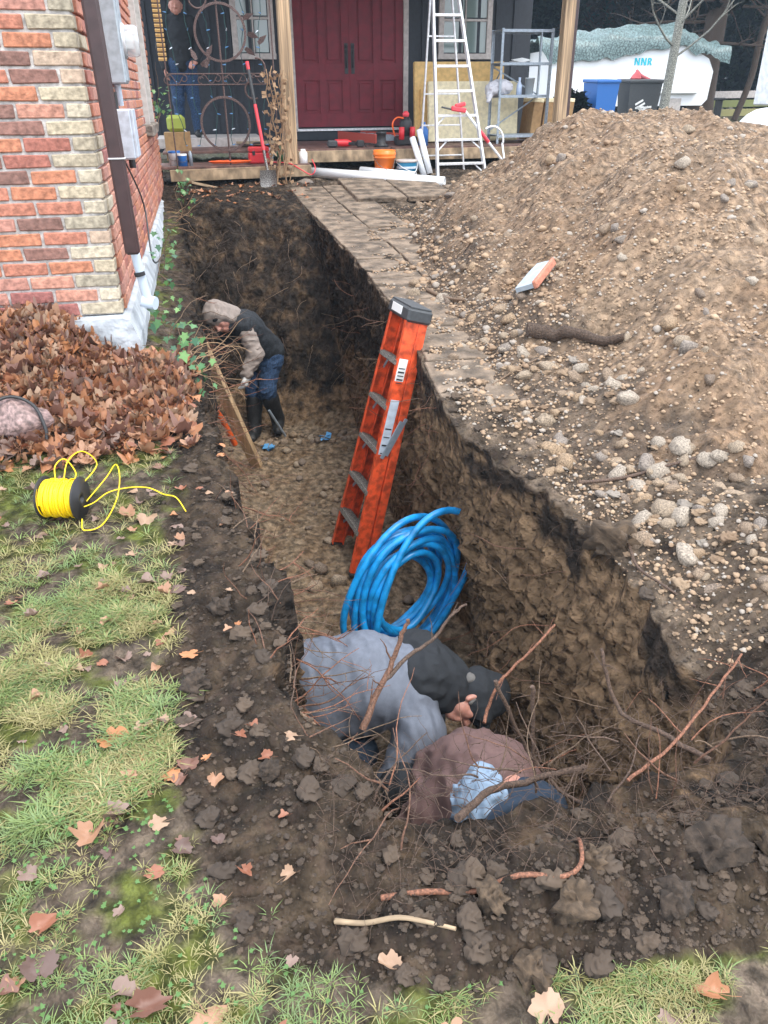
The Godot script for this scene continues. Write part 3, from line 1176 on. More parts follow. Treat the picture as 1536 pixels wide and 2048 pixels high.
	# windows
	for w in [[4.36, 2.35, 0.80, 1.0], [0.98, 2.35, 0.56, 1.0]]:
		var win := Node3D.new()
		win.name = "window"
		t.add_child(win, true)
		win.position = V(w[0], w[1], 13.92) - o
		st = ST()
		box(st, Vector3(-w[2] * 0.5, 0, 0), Vector3(0.085, w[3] + 0.1, 0.05))
		box(st, Vector3(w[2] * 0.5, 0, 0), Vector3(0.085, w[3] + 0.1, 0.05))
		box(st, Vector3(0, -w[3] * 0.5 - 0.02, 0.01), Vector3(w[2] + 0.1, 0.08, 0.075))
		box(st, Vector3(0, 0.47, 0), Vector3(w[2] - 0.1, 0.07, 0.05))
		fin("frame", st, M.trim, win)
		st = ST()
		box(st, Vector3(0, -0.02, 0.0), Vector3(w[2] - 0.085, 0.035, 0.04))
		box(st, Vector3(0, 0, 0.0), Vector3(0.022, w[3] - 0.06, 0.03))
		fin("muntin", st, M.trim, win)
		for q in [[-1, -1], [1, -1], [-1, 1], [1, 1]]:
			st = ST()
			box(st, Vector3(q[0] * (w[2] * 0.25 - 0.01), q[1] * w[3] * 0.24 - 0.01, -0.008), Vector3(w[2] * 0.5 - 0.06, w[3] * 0.48 - 0.05, 0.006), Basis.IDENTITY, 0.001)
			fin("pane", st, M.glass, win)
	# yellow woven blind by the brick wall
	st = ST()
	for j in 14:
		box(st, V(-0.33, 2.35 - j * 0.05, 11.25) - o, Vector3(0.10, 0.03, 0.05), Basis(Vector3.RIGHT, 0.3))
	fin("rolled_blind", st, M.foam_tan, t)

# ---------- beyond the mound ----------
func leaf_cloud(parent: Node, called: String, ctr: Vector3, rad: Vector3, n: int, size: float, cols: Array, sd: int) -> void:
	# many small leaf clumps spread through the crown's volume
	var r := RandomNumberGenerator.new()
	r.seed = sd
	var vp := PackedVector3Array()
	var vn := PackedVector3Array()
	var vc := PackedColorArray()
	for k in n:
		var p := Vector3.ZERO
		while true:
			p = Vector3(r.randf_range(-1, 1), r.randf_range(-1, 1), r.randf_range(-1, 1))
			var l := p.length()
			if l < 1.0 + 0.25 * n_big.get_noise_3dv(p * 3.0 + ctr) and (l > 0.45 or r.randf() < 0.3) and n_big.get_noise_3dv(p * 2.6 + ctr * 0.7) > -0.12:
				break
		var q := ctr + p * rad
		var sz := size * r.randf_range(0.7, 1.4)
		var c: Color = cols[r.randi() % cols.size()] * r.randf_range(0.7, 1.25)
		for j in 7:
			var d := Vector3(r.randf_range(-1, 1), r.randf_range(-0.8, 0.7), r.randf_range(-1, 1)).normalized() * sz
			var w := d.cross(Vector3(r.randf() - 0.5, r.randf() - 0.5, r.randf() - 0.5)).normalized() * sz * 0.24
			var b := q + Vector3(r.randf() - 0.5, r.randf() - 0.5, r.randf() - 0.5) * sz
			var nn := d.cross(w).normalized()
			vp.append(b - w); vp.append(b + d * 0.8); vp.append(b + w)
			for t in 3:
				vn.append(nn)
				vc.append(c)
	var arr := []
	arr.resize(Mesh.ARRAY_MAX)
	arr[Mesh.ARRAY_VERTEX] = vp
	arr[Mesh.ARRAY_NORMAL] = vn
	arr[Mesh.ARRAY_COLOR] = vc
	var am := ArrayMesh.new()
	am.add_surface_from_arrays(Mesh.PRIMITIVE_TRIANGLES, arr)
	if not M.has("foliage"):
		var m := mat(1, 1, 1, 0.75)
		m.vertex_color_use_as_albedo = true
		m.cull_mode = BaseMaterial3D.CULL_DISABLED
		M.foliage = m
	inst(called, am, M.foliage, parent)

func limb(st: SurfaceTool, p: Vector3, d: Vector3, len: float, r: float, depth: int, up := 0.12) -> void:
	var pts := [p]
	var rad := [r]
	var n := 5
	var q := p
	var dir := d.normalized()
	for k in n:
		dir = (dir + Vector3(rng.randf_range(-0.16, 0.16), rng.randf_range(-0.1, 0.1) + up * 0.4, rng.randf_range(-0.16, 0.16))).normalized()
		q += dir * len / n
		pts.append(q)
		rad.append(lerpf(r, r * 0.35, float(k + 1) / n))
		if depth > 0 and k > 0:
			var sd := dir.cross(Vector3(rng.randf() - 0.5, rng.randf() - 0.5, rng.randf() - 0.5)).normalized()
			limb(st, q, dir * 0.75 + sd * 0.75, len * rng.randf_range(0.4, 0.62), rad[k + 1] * 0.65, depth - 1, up)
	tube(st, pts, rad, 6 if r > 0.012 else 4, false, false)

func _background() -> void:
	# camper trailer under a tarp
	var t := thing("camper_trailer", "white camper trailer under a teal tarp behind the bins", "trailer", V(10.75, 0.58, 20.5))
	var o := t.position
	var turn := Basis(Vector3.UP, deg_to_rad(-6))
	var st := ST()
	var body := PackedVector2Array([Vector2(-2.3, 0.42), Vector2(1.6, 0.42), Vector2(1.72, 0.55), Vector2(1.76, 1.15), Vector2(1.6, 1.42), Vector2(0.7, 1.84), Vector2(-2.3, 1.62)])
	prism(st, body, 1.9, Transform3D(turn, Vector3(0, 0.0, 0)))
	fin("body", st, M.pvc, t)
	st = ST()
	box(st, turn * Vector3(-0.7, 0.72, 0.955), Vector3(1.6, 0.07, 0.012), turn)
	fin("stripe", st, M.brown_jacket, t)
	st = ST()
	box(st, turn * Vector3(0.9, 0.74, 1.0), Vector3(1.0, 0.14, 0.12), turn, 0.03)
	fin("awning_roll", st, M.pvc, t)
	st = ST()
	box(st, turn * Vector3(0.9, 0.38, 0.96), Vector3(0.3, 0.4, 0.03), turn)
	fin("hatch", st, M.trim, t)
	for e in [-0.9, 0.2]:
		st = ST()
		lathe(st, [Vector2(0, -0.1), Vector2(0.3, -0.1), Vector2(0.32, 0.0), Vector2(0.3, 0.1), Vector2(0, 0.1)], Transform3D(turn * Basis(Vector3.RIGHT, PI / 2), turn * Vector3(e, 0.3, 0.75)), 18)
		fin("wheel", st, M.rubber, t)
	var font := SystemFont.new()
	font.font_names = PackedStringArray(["Droid Sans"])
	font.font_weight = 700
	var tm := TextMesh.new()
	tm.text = "NNR"
	tm.font = font
	tm.font_size = 32
	tm.pixel_size = 0.0065
	tm.depth = 0.01
	var lt := inst("lettering", tm, mat(0.02, 0.50, 0.62, 0.5), t)
	lt.transform = Transform3D(turn, turn * Vector3(-0.05, 1.36, 0.962))
	# tarp sagging over the roof
	var tp := thing("tarp", "wrinkled teal tarp sagging over the white trailer", "tarp", o + Vector3(0, 1.5, 0))
	st = SurfaceTool.new()
	st.begin(Mesh.PRIMITIVE_TRIANGLES)
	st.set_smooth_group(1)
	var nu := 60
	var nv := 26
	var tarp := func(i: int, j: int) -> Vector3:
		var u := -2.65 + 4.75 * i / nu
		var v := -1.3 + 2.6 * j / nv
		var roof := lerpf(1.72, 1.92, clampf((u + 2.3) / 3.2, 0, 1))
		if u > 0.9:
			roof = lerpf(1.92, 1.60, clampf((u - 0.9) / 0.9, 0, 1))
		var y := roof + 0.06 + 0.22 * (1.0 - absf(v) / 1.0) * (0.5 + 0.5 * cos(u * 0.9)) + n_big.get_noise_2d(u * 1.1, v * 2.2) * 0.16 + n_mid.get_noise_2d(u * 0.5, v * 0.9) * 0.05
		if absf(v) > 0.97:
			y -= (absf(v) - 0.97) * (0.9 + 0.7 * n_big.get_noise_1d(u * 1.1))
		return turn * Vector3(u, y, clampf(v, -1.04, 1.04) + n_mid.get_noise_2d(u, v) * 0.02) - Vector3(0, 1.5, 0)
	for i in nu:
		for j in nv:
			var a: Vector3 = tarp.call(i, j)
			var b: Vector3 = tarp.call(i + 1, j)
			var c: Vector3 = tarp.call(i + 1, j + 1)
			var d: Vector3 = tarp.call(i, j + 1)
			st.add_vertex(a); st.add_vertex(b); st.add_vertex(c)
			st.add_vertex(a); st.add_vertex(c); st.add_vertex(d)
	var tmat := textured(mat(0.19, 0.28, 0.28, 0.5), gray_tex("stain", 29, 0.03, 5, 0.25, 1.3), null, Vector3(1.2, 1.2, 1.2))
	tmat.cull_mode = BaseMaterial3D.CULL_DISABLED
	fin("sheet", st, tmat, tp)
	# bins
	_bin(V(7.75, 0.55, 15.8), 0.50, 0.92, M.blue, M.blue, "recycling_bin", "blue wheeled recycling bin beside the dark bin behind the mound", 0.15)
	var gb := _bin(V(8.62, 0.52, 15.9), 0.66, 0.95, M.dkgrey, M.dkgrey, "garbage_bin", "dark grey wheeled garbage bin with white printed emblem", -0.1)
	st = ST()
	for k in 7:
		box(st, Vector3(rng.randf_range(-0.13, 0.13), 0.55 + rng.randf_range(-0.09, 0.09), 0.315), Vector3(0.17, 0.035, 0.006), Basis(Vector3.BACK, [0.5, -0.5, 0.1][k % 3]), 0.001)
	fin("emblem", st, M.sticker, gb)
	st = ST()
	for k in 7:
		tube(st, smooth_path([Vector3(-0.25 + k * 0.03, 1.0, 0.1), Vector3(-0.1, 1.08 + 0.01 * k, 0.0), Vector3(0.24 - k * 0.02, 0.99, -0.1)], 4), 0.035, 6)
	var cl := fin("red_cloth", st, mat(0.45, 0.09, 0.10, 0.8), self)
	cl.position = gb.position
	tag(cl, "crumpled red cloth heaped on the dark garbage bin", "cloth")
	# young bare tree on the far side of the mound
	rng.seed = 321
	var tr := thing("young_tree", "slim bare young tree with pale bark behind the mound", "tree", V(8.78, 0.5, 15.2))
	st = ST()
	tube(st, [Vector3(0, 0, 0), Vector3(0.03, 0.7, 0), Vector3(0.06, 1.5, 0.02), Vector3(0.11, 2.4, 0), Vector3(0.13, 3.6, 0.02), Vector3(0.15, 5.0, 0)], [0.105, 0.088, 0.08, 0.072, 0.06, 0.04], 12)
	fin("trunk", st, M.palebark, tr)
	for k in 17:
		st = ST()
		var h := 1.35 + k * 0.17
		var a := k * 2.4 + 0.5
		limb(st, Vector3(0.07, h, 0), Vector3(cos(a), 0.55, sin(a)), rng.randf_range(1.4, 2.3), 0.022, 2, 0.2)
		fin("branch", st, M.palebark, tr)
	# big dark trunk and the evergreens behind
	rng.seed = 77
	tr = thing("conifer", "tall conifer with thick dark trunk right of the trailer", "tree", V(13.6, 0.55, 21.6))
	st = ST()
	tube(st, [Vector3(0, -0.1, 0), Vector3(0.02, 0.5, 0), Vector3(0.05, 2.0, 0), Vector3(0.1, 6.0, 0)], [0.42, 0.33, 0.28, 0.2], 14)
	fin("trunk", st, M.bark, tr)
	for k in 22:
		st = ST()
		var a := rng.randf() * TAU
		limb(st, Vector3(0.05, 1.9 + k * 0.16, 0), Vector3(cos(a), 0.0, sin(a)), rng.randf_range(1.8, 3.0), 0.05, 2, -0.05)
		fin("branch", st, M.bark, tr)
	leaf_cloud(tr, "crown", Vector3(0, 5.0, 0), Vector3(2.6, 2.4, 2.4), 800, 0.28, [Color(0.121, 0.223, 0.162), Color(0.181, 0.283, 0.181)], 4)
	tr = thing("thin_tree", "thin leaning tree trunk in front of the dark hedge at right", "tree", V(15.6, 0.55, 22.5))
	st = ST()
	tube(st, smooth_path([Vector3(-0.25, 0, 0), Vector3(0.05, 1.1, 0), Vector3(0.12, 2.2, 0), Vector3(0.5, 4.5, 0)], 4), 0.09, 8)
	fin("trunk", st, M.bark, tr)
	for k in 9:
		st = ST()
		var a := rng.randf() * TAU
		limb(st, Vector3(0.12, 1.8 + k * 0.25, 0), Vector3(cos(a), 0.5, sin(a)), rng.randf_range(1.2, 2.0), 0.03, 2, 0.1)
		fin("branch", st, M.bark, tr)
	var kinds := [
		["dark evergreen spreading behind the left end of the trailer", 9.6, 26.0, 3.0, [Color(0.121, 0.264, 0.223), Color(0.203, 0.365, 0.283)]],
		["reddish brown leafed shrub rising behind the teal tarp", 12.2, 27.5, 2.3, [Color(0.360, 0.203, 0.168), Color(0.450, 0.293, 0.247)]],
		["blue green evergreen above the middle of the trailer", 14.4, 28.0, 3.2, [Color(0.143, 0.305, 0.264), Color(0.223, 0.406, 0.343)]],
		["deep green evergreen behind the thick dark trunk", 17.6, 28.5, 3.6, [Color(0.102, 0.244, 0.143), Color(0.162, 0.343, 0.181)]],
		["mid green evergreen behind the low wooden fence", 20.6, 28.0, 3.4, [Color(0.121, 0.283, 0.143), Color(0.203, 0.406, 0.203)]],
		["dark evergreen at the right edge behind the fence", 24.0, 29.5, 3.6, [Color(0.102, 0.223, 0.121), Color(0.181, 0.343, 0.181)]]]
	for k in kinds.size():
		var e: Array = kinds[k]
		tr = thing("evergreen_tree", e[0], "tree", V(e[1], 0.55, e[2]), "trees closing the yard")
		st = ST()
		tube(st, [Vector3(0, 0, 0), Vector3(0.05, 2.5, 0), Vector3(0, 5.5, 0)], [0.22, 0.17, 0.08], 8)
		fin("trunk", st, M.bark, tr)
		leaf_cloud(tr, "crown", Vector3(0, 2.9, 0), Vector3(e[3] * 0.75, 3.0, e[3] * 0.7), 1250, 0.27, e[4], 40 + k)
	# far wood that closes the view
	var wood := Node3D.new()
	wood.name = "wood"
	add_child(wood)
	tag(wood, "dim mass of woodland behind the yard trees", "wood")
	stuff(wood)
	for k in 9:
		leaf_cloud(wood, "foliage", V(4.0 + k * 4.2, 3.2, 34.0 + 2.0 * sin(k * 2.0)), Vector3(3.2, 4.2, 2.2), 1000, 0.45, [Color(0.121, 0.244, 0.181), Color(0.244, 0.324, 0.244), Color(0.406, 0.343, 0.305)], 70 + k)
	# low plank fence with a moss green rail
	t = thing("plank_fence", "low weathered plank fence with mossy rail right of the trailer", "fence", V(17.5, 0.5, 23.4))
	for k in 3:
		st = ST()
		box(st, Vector3(0, 0.25 + k * 0.24, 0), Vector3(5.6, 0.19, 0.04), Basis(Vector3.BACK, 0.01))
		fin("plank", st, [mat(0.30, 0.28, 0.12, 0.85), mat(0.20, 0.22, 0.08, 0.85), M.trim][k], t)
	for k in 4:
		st = ST()
		box(st, Vector3(-2.6 + k * 1.7, 0.4, -0.07), Vector3(0.09, 0.95, 0.09))
		fin("post", st, M.bark, t)
	st = ST()
	box(st, Vector3(0, 0.3, 0), Vector3(0.14, 0.65, 0.14), Basis.IDENTITY, 0.02)
	box(st, Vector3(0, 0.64, 0), Vector3(0.2, 0.06, 0.2), Basis.IDENTITY, 0.02)
	var stump := fin("fence_post", st, M.black, self)
	stump.position = V(12.2, 0.5, 18.6)
	tag(stump, "short dark post standing alone right of the young tree", "post")
	# propane tank at the right edge
	t = thing("propane_tank", "rounded white propane tank at the right edge behind the mound", "tank", V(8.62, 0.10, 10.5))
	st = ST()
	var prof := []
	for k in 9:
		var a := PI * 0.5 * k / 8.0
		prof.append(Vector2(0.5 * sin(a), -1.0 - 0.35 * cos(a)))
	for k in 9:
		var a := PI * 0.5 * k / 8.0
		prof.append(Vector2(0.5 * cos(a), 1.0 + 0.35 * sin(a)))
	lathe(st, prof, Transform3D(Basis(Vector3.BACK, PI / 2), Vector3(0, 0.5, 0)), 28)
	fin("shell", st, M.pvc, t)
	for e in [-0.7, 0.7]:
		st = ST()
		box(st, Vector3(e, 0.1, 0), Vector3(0.16, 0.22, 0.6))
		fin("foot", st, M.mortar, t)
	# corner of a white panelled van body
	t = thing("white_trailer", "corner of a white box trailer at the right edge", "trailer", V(11.98, 0.5, 16.2))
	st = ST()
	box(st, Vector3(1.25, 1.5, 0), Vector3(2.5, 1.95, 1.6), Basis.IDENTITY, 0.03)
	fin("body", st, M.white, t)
	for k in 2:
		st = ST()
		lathe(st, [Vector2(0, -0.1), Vector2(0.3, -0.1), Vector2(0.32, 0.0), Vector2(0.3, 0.1), Vector2(0, 0.1)], Transform3D(Basis(Vector3.RIGHT, PI / 2), Vector3(0.8 + k, 0.32, 0.7)), 18)
		fin("wheel", st, M.rubber, t)
	# shrub left of the bins
	t = thing("shrub", "dark green shrub between the porch post and the blue bin", "shrub", V(7.1, 0.5, 15.7))
	st = ST()
	for k in 5:
		limb(st, Vector3.ZERO, Vector3(rng.randf_range(-0.4, 0.4), 1, rng.randf_range(-0.4, 0.4)), 0.6, 0.015, 1)
	fin("stem", st, M.bark, t)
	leaf_cloud(t, "foliage", Vector3(0, 0.45, 0), Vector3(0.4, 0.4, 0.35), 500, 0.09, [Color(0.121, 0.324, 0.143), Color(0.113, 0.270, 0.113)], 91)

func _bin(at: Vector3, w: float, h: float, body: Material, lid: Material, called: String, label: String, turn: float) -> Node3D:
	var t := thing(called, label, "bin", at)
	t.rotation.y = turn
	var st := ST()
	var bt := w * 0.40
	var tp := w * 0.5
	var ctr := Vector3(0, h * 0.5, 0)
	var c := []
	for e in [[bt, 0.06], [tp, h]]:
		for q in [[-1, -1], [1, -1], [1, 1], [-1, 1]]:
			c.append(Vector3(q[0] * e[0], e[1], q[1] * e[0] * 0.95))
	quad_out(st, c[0], c[1], c[2], c[3], ctr)
	quad_out(st, c[4], c[5], c[6], c[7], ctr)
	for k in 4:
		quad_out(st, c[k], c[(k + 1) % 4], c[4 + (k + 1) % 4], c[4 + k], ctr)
	fin("tub", st, body, t)
	st = ST()
	box(st, Vector3(0, h + 0.025, 0), Vector3(w * 1.08, 0.06, w * 1.05), Basis(Vector3.RIGHT, 0.04), 0.02)
	fin("lid", st, lid, t)
	st = ST()
	tube(st, [Vector3(-w * 0.4, h - 0.02, -w * 0.56), Vector3(w * 0.4, h - 0.02, -w * 0.56)], 0.02, 8)
	fin("handle", st, lid, t)
	for e in [-1, 1]:
		st = ST()
		lathe(st, [Vector2(0, -0.03), Vector2(0.1, -0.03), Vector2(0.1, 0.03), Vector2(0, 0.03)], Transform3D(Basis(Vector3.BACK, PI / 2), Vector3(e * w * 0.44, 0.1, -w * 0.4)), 14)
		fin("wheel", st, M.rubber, t)
	return t

# ---------- things on and before the porch ----------
func ring_pts(c: Vector3, r: float, n := 40, a0 := 0.0, a1 := TAU) -> Array:
	var o := []
	for k in n:
		var a := a0 + (a1 - a0) * k / (n if absf(a1 - a0) > 6.2 else n - 1)
		o.append(c + Vector3(cos(a) * r, sin(a) * r, 0))
	return o

func _porch_things() -> void:
	rng.seed = 4242
	var st: SurfaceTool
	var t := thing("iron_trellis", "rusty wrought iron trellis with two rings and scrolls on the porch", "trellis", V(0.35, 0.52, 10.92))
	var o := t.position
	for x in [-0.30, 0.985]:
		st = ST()
		tube(st, [V(x, 0.52, 10.92) - o, V(x, 2.55, 10.92) - o], 0.009, 6)
		fin("upright", st, M.rust, t)
	st = ST()
	tube(st, [V(0.36, 0.52, 10.93) - o, V(0.36, 2.5, 10.93) - o], 0.013, 6)
	fin("upright", st, M.rust, t)
	for y in [1.535, 1.42]:
		st = ST()
		tube(st, [V(-0.30, y, 10.92) - o, V(0.985, y, 10.92) - o], 0.009, 6)
		fin("crossbar", st, M.rust, t)
	for c in [[0.38, 1.96], [0.345, 0.99]]:
		st = ST()
		var pts := ring_pts(V(c[0], c[1], 10.90) - o, 0.295)
		for k in pts.size():
			var a: Vector3 = pts[k]
			var b: Vector3 = pts[(k + 1) % pts.size()]
			beam(st, a, b + (b - a) * 0.03, 0.028, 0.012, Vector3(c[0], c[1], -10.90) - o - a, 0.002)
		fin("ring", st, M.rust, t)
	for c in [[-0.2, 1.478], [0.2, 1.478], [0.5, 1.478], [0.8, 1.478]]:
		st = ST()
		var sp := []
		for k in 22:
			var u := k / 21.0
			var a := u * TAU * 1.1
			sp.append(V(c[0] - 0.11 + u * 0.2, c[1] + sin(a) * 0.045 * (1.0 if u < 0.5 else 1.0), 10.915) - o)
		tube(st, sp, 0.006, 5)
		tube(st, ring_pts(V(c[0] - 0.1, c[1] - 0.01, 10.915) - o, 0.035, 16, 0.5, 5.0), 0.006, 5)
		tube(st, ring_pts(V(c[0] + 0.1, c[1] + 0.01, 10.915) - o, 0.035, 16, 3.6, 8.1), 0.006, 5)
		fin("scroll", st, M.rust, t)
	for c in [[0.72, 1.36, 1.6], [0.78, 1.6, 4.4], [0.15, 2.3, 3.4]]:
		st = ST()
		tube(st, ring_pts(V(c[0], c[1], 10.91) - o, 0.10, 18, c[2], c[2] + 3.6), 0.012, 6)
		fin("scroll", st, M.rust, t)
	for c in [[0.12, 1.62, 0.5], [0.17, 1.60, 1.2], [0.07, 1.68, 2.0], [0.66, 2.1, 0.4], [0.70, 1.95, -0.3], [0.66, 1.80, -0.6], [0.2, 1.72, 1.0], [0.82, 1.85, 0.7]]:
		st = ST()
		prism(st, PackedVector2Array([Vector2(0, -0.02), Vector2(0.06, -0.03), Vector2(0.14, 0.0), Vector2(0.06, 0.035), Vector2(0, 0.02)]), 0.006, Transform3D(Basis(Vector3.BACK, c[2]) * Basis(Vector3.RIGHT, 0.4), V(c[0], c[1], 10.90) - o))
		fin("iron_leaf", st, M.rust, t)
	# strings of unlit fairy lights hanging on the trellis
	var wires := ["leftmost", "second", "third", "fourth", "fifth", "rightmost"]
	for k in 6:
		var x := -0.2 + k * 0.21
		var g := thing("string_lights", "%s strand of blue fairy lights hanging on the iron trellis" % wires[k], "string lights", V(x, 0.6, 10.95), "fairy light strands")
		var pts := []
		for j in 22:
			pts.append(Vector3(sin(j * 0.7 + k) * 0.03 + rng.randf_range(-0.012, 0.012), 2.0 - j * 0.088, rng.randf_range(-0.01, 0.01)))
		st = ST()
		tube(st, pts, 0.0045, 4)
		fin("wire", st, mat(0.01, 0.06, 0.06, 0.5), g)
		for j in range(1, 22, 2):
			st = ST()
			var d := Vector3(rng.randf_range(-1, 1), rng.randf_range(-0.3, 0.3), 0.3).normalized()
			tube(st, [pts[j], pts[j] + d * 0.02, pts[j] + d * 0.045], [0.007, 0.007, 0.002], 5)
			fin("bulb", st, mat(0.62, 0.70, 0.80, 0.3) if rng.randf() < 0.3 else mat(0.10, 0.26, 0.52, 0.3), g)
	# dried vine round the post
	t = thing("dried_vine", "dried brown vine climbing the wooden post beside the shovel", "vine", V(0.98, 0.30, 10.75))
	for k in 9:
		st = ST()
		var p := Vector3(rng.randf_range(-0.12, 0.12), 0, rng.randf_range(0, 0.1))
		var pts := [p]
		for j in 9:
			p += Vector3(rng.randf_range(-0.05, 0.05), 0.12 + rng.randf() * 0.04, rng.randf_range(-0.03, 0.015))
			pts.append(p)
		tube(st, smooth_path(pts, 3), 0.006, 5)
		fin("stem", st, M.driedvine, t)
	st = ST()
	for k in 150:
		var h := rng.randf() * 1.25
		var p := Vector3(rng.randf_range(-0.17, 0.15), h, rng.randf_range(-0.05, 0.12))
		box(st, p, Vector3(0.05, 0.003, 0.035), Basis.from_euler(Vector3(rng.randf() * 3, rng.randf() * 6, rng.randf() * 3)), 0.001)
	stuff(fin("withered_leaves", st, M.driedvine, t))
	# shovel
	t = thing("shovel", "red handled round shovel leaning against the iron trellis", "shovel", V(0.78, 0.20, 10.5))
	o = t.position
	var top := V(0.665, 1.66, 10.86) - o
	var low := V(0.795, 0.46, 10.56) - o
	st = ST()
	tube(st, [low, low.lerp(top, 0.2)], 0.018, 10)
	fin("socket", st, M.steel, t)
	st = ST()
	tube(st, [low.lerp(top, 0.2), low.lerp(top, 0.62)], 0.021, 10)
	fin("grip", st, M.red_handle, t)
	st = ST()
	tube(st, [low.lerp(top, 0.62), low.lerp(top, 0.93)], 0.019, 10)
	fin("shaft", st, M.dkgrey, t)
	st = ST()
	tube(st, [low.lerp(top, 0.93), top], [0.021, 0.023], 10)
	fin("end_cap", st, M.red_handle, t)
	st = SurfaceTool.new()
	st.begin(Mesh.PRIMITIVE_TRIANGLES)
	st.set_smooth_group(1)
	var blade := func(i: int, j: int) -> Vector3:
		var v := i / 12.0
		var w := 0.105 * (1.0 if v < 0.45 else sqrt(maxf(0.0, 1.0 - pow((v - 0.45) / 0.56, 2.0))))
		w *= 0.92 + 0.08 * minf(v * 4.0, 1.0)
		var u := (j / 10.0 - 0.5) * 2.0
		return low + Vector3(u * w + 0.0, 0.02 - v * 0.285, 0.02 + 0.04 * v - u * u * -0.022 - 0.02 * sin(v * 3.0))
	for i in 12:
		for j in 10:
			var a: Vector3 = blade.call(i, j)
			var b: Vector3 = blade.call(i, j + 1)
			var c: Vector3 = blade.call(i + 1, j + 1)
			var d: Vector3 = blade.call(i + 1, j)
			st.add_vertex(a); st.add_vertex(b); st.add_vertex(c)
			st.add_vertex(a); st.add_vertex(c); st.add_vertex(d)
	var sm: StandardMaterial3D = M.steel
	sm.cull_mode = BaseMaterial3D.CULL_DISABLED
	fin("blade", st, sm, t)
	# small stuff on the left deck
	st = ST()
	box(st, Vector3(0, 0.1, 0), Vector3(0.24, 0.2, 0.18), Basis.IDENTITY, 0.06)
	var one := fin("cushion", st, M.lime, self)
	one.position = V(-0.28, 0.88, 11.9)
	tag(one, "lime green padded bag on a shelf beside the brick wall", "bag")
	st = ST()
	box(st, Vector3(0, 0.17, 0), Vector3(0.34, 0.34, 0.30))
	one = fin("crate", st, M.kraft, self)
	one.position = V(-0.28, 0.535, 11.9)
	tag(one, "brown crate under the lime green bag", "crate")
	_paint_can(V(-0.33, 0.52, 11.1), 0.075, 0.17, M.white, M.blue, "white paint can with blue lid standing beside the brick wall")
	_paint_can(V(-0.235, 0.52, 10.98), 0.06, 0.14, M.blue, M.white, "small blue paint can in front of the white paint can")
	st = ST()
	lathe(st, [Vector2(0, 0), Vector2(0.022, 0), Vector2(0.022, 0.14), Vector2(0.01, 0.17), Vector2(0, 0.175)], Transform3D.IDENTITY, 12)
	one = fin("spray_can", st, M.galv, self)
	one.position = V(-0.13, 0.52, 11.0)
	tag(one, "slim grey spray can right of the blue paint can", "can")
	t = thing("tool_case", "bright red plastic tool case behind the shovel on the deck", "tool case", V(0.74, 0.52, 11.15))
	st = ST()
	box(st, Vector3(0, 0.065, 0), Vector3(0.27, 0.13, 0.2), Basis.IDENTITY, 0.015)
	fin("tub", st, M.red_tool, t)
	st = ST()
	box(st, Vector3(0, 0.165, 0), Vector3(0.265, 0.065, 0.19), Basis.IDENTITY, 0.015)
	fin("lid", st, M.red_tool, t)
	st = ST()
	tube(st, smooth_path([Vector3(-0.07, 0.2, 0), Vector3(-0.05, 0.235, 0), Vector3(0.05, 0.235, 0), Vector3(0.07, 0.2, 0)], 4), 0.012, 8)
	fin("handle", st, M.black, t)
	for e in [-0.07, 0.07]:
		st = ST()
		box(st, Vector3(e, 0.125, 0.1), Vector3(0.035, 0.05, 0.015))
		fin("latch", st, M.black, t)
	st = ST()
	for k in 5:
		var pts := []
		for j in 40:
			var a := TAU * j / 40.0
			pts.append(Vector3(cos(a) * (0.22 + k * 0.012), 0.01 + k * 0.005 + rng.randf() * 0.006, sin(a) * (0.07 + k * 0.006)))
		tube(st, pts, 0.006, 5, true)
	one = fin("extension_cord", st, M.orange_pipe, self)
	one.position = V(0.36, 0.53, 11.0)
	tag(one, "orange extension cord coiled flat on the left deck", "cord")
	st = ST()
	tube(st, smooth_path([V(0.9, 0.545, 10.9), V(1.1, 0.53, 10.85), V(1.22, 0.47, 10.74), V(1.36, 0.40, 10.72), V(1.42, 0.47, 10.74), V(1.41, 0.56, 10.95)], 6), 0.007, 6)
	tag(fin("extension_cord", st, M.red_handle, self), "red cord sagging over the deck edge below the left post", "cord")
	st = ST()
	lathe(st, [Vector2(0, 0), Vector2(0.055, 0), Vector2(0.055, 0.12), Vector2(0.03, 0.15), Vector2(0.03, 0.165), Vector2(0, 0.165)], Transform3D.IDENTITY, 14)
	one = fin("plastic_jug", st, M.pvc, self)
	one.position = V(1.30, 0.52, 10.98)
	tag(one, "white plastic jug on the deck right of the left post", "jug")
	for e in [[1.02, 0.53, 11.2, 0.05, 0.20, 1, "narrow green bottle"], [0.90, 0.53, 11.3, 0.05, 0.17, 0, "white bottle"]]:
		st = ST()
		lathe(st, [Vector2(0, 0), Vector2(e[3] * 0.8, 0), Vector2(e[3] * 0.8, e[4] * 0.7), Vector2(0.015, e[4] * 0.85), Vector2(0.015, e[4]), Vector2(0, e[4])], Transform3D.IDENTITY, 12)
		one = fin("bottle", st, M.ivy[0] if e[5] == 1 else M.boxgrey, self)
		one.position = V(e[0], e[1] - 0.01, e[2])
		tag(one, e[6] + " on the deck behind the wooden post", "bottle")
	# plywood offcut and scraps
	st = ST()
	box(st, V(0.86, 0.70, 12.5), Vector3(0.5, 0.03, 0.5), Basis(Vector3.UP, 0.5))
	tag(fin("wood_offcut", st, M.lumber_x, self), "pale plywood offcut lying behind the trellis", "board")
	# red ladder lying on the deck
	t = thing("deck_ladder", "folded red step ladder lying on the deck before the door", "ladder", V(2.5, 0.65, 12.5))
	o = t.position
	var la := [[V(2.15, 0.74, 13.3), V(2.47, 0.74, 11.95)], [V(2.52, 0.74, 13.35), V(2.95, 0.74, 12.0)]]
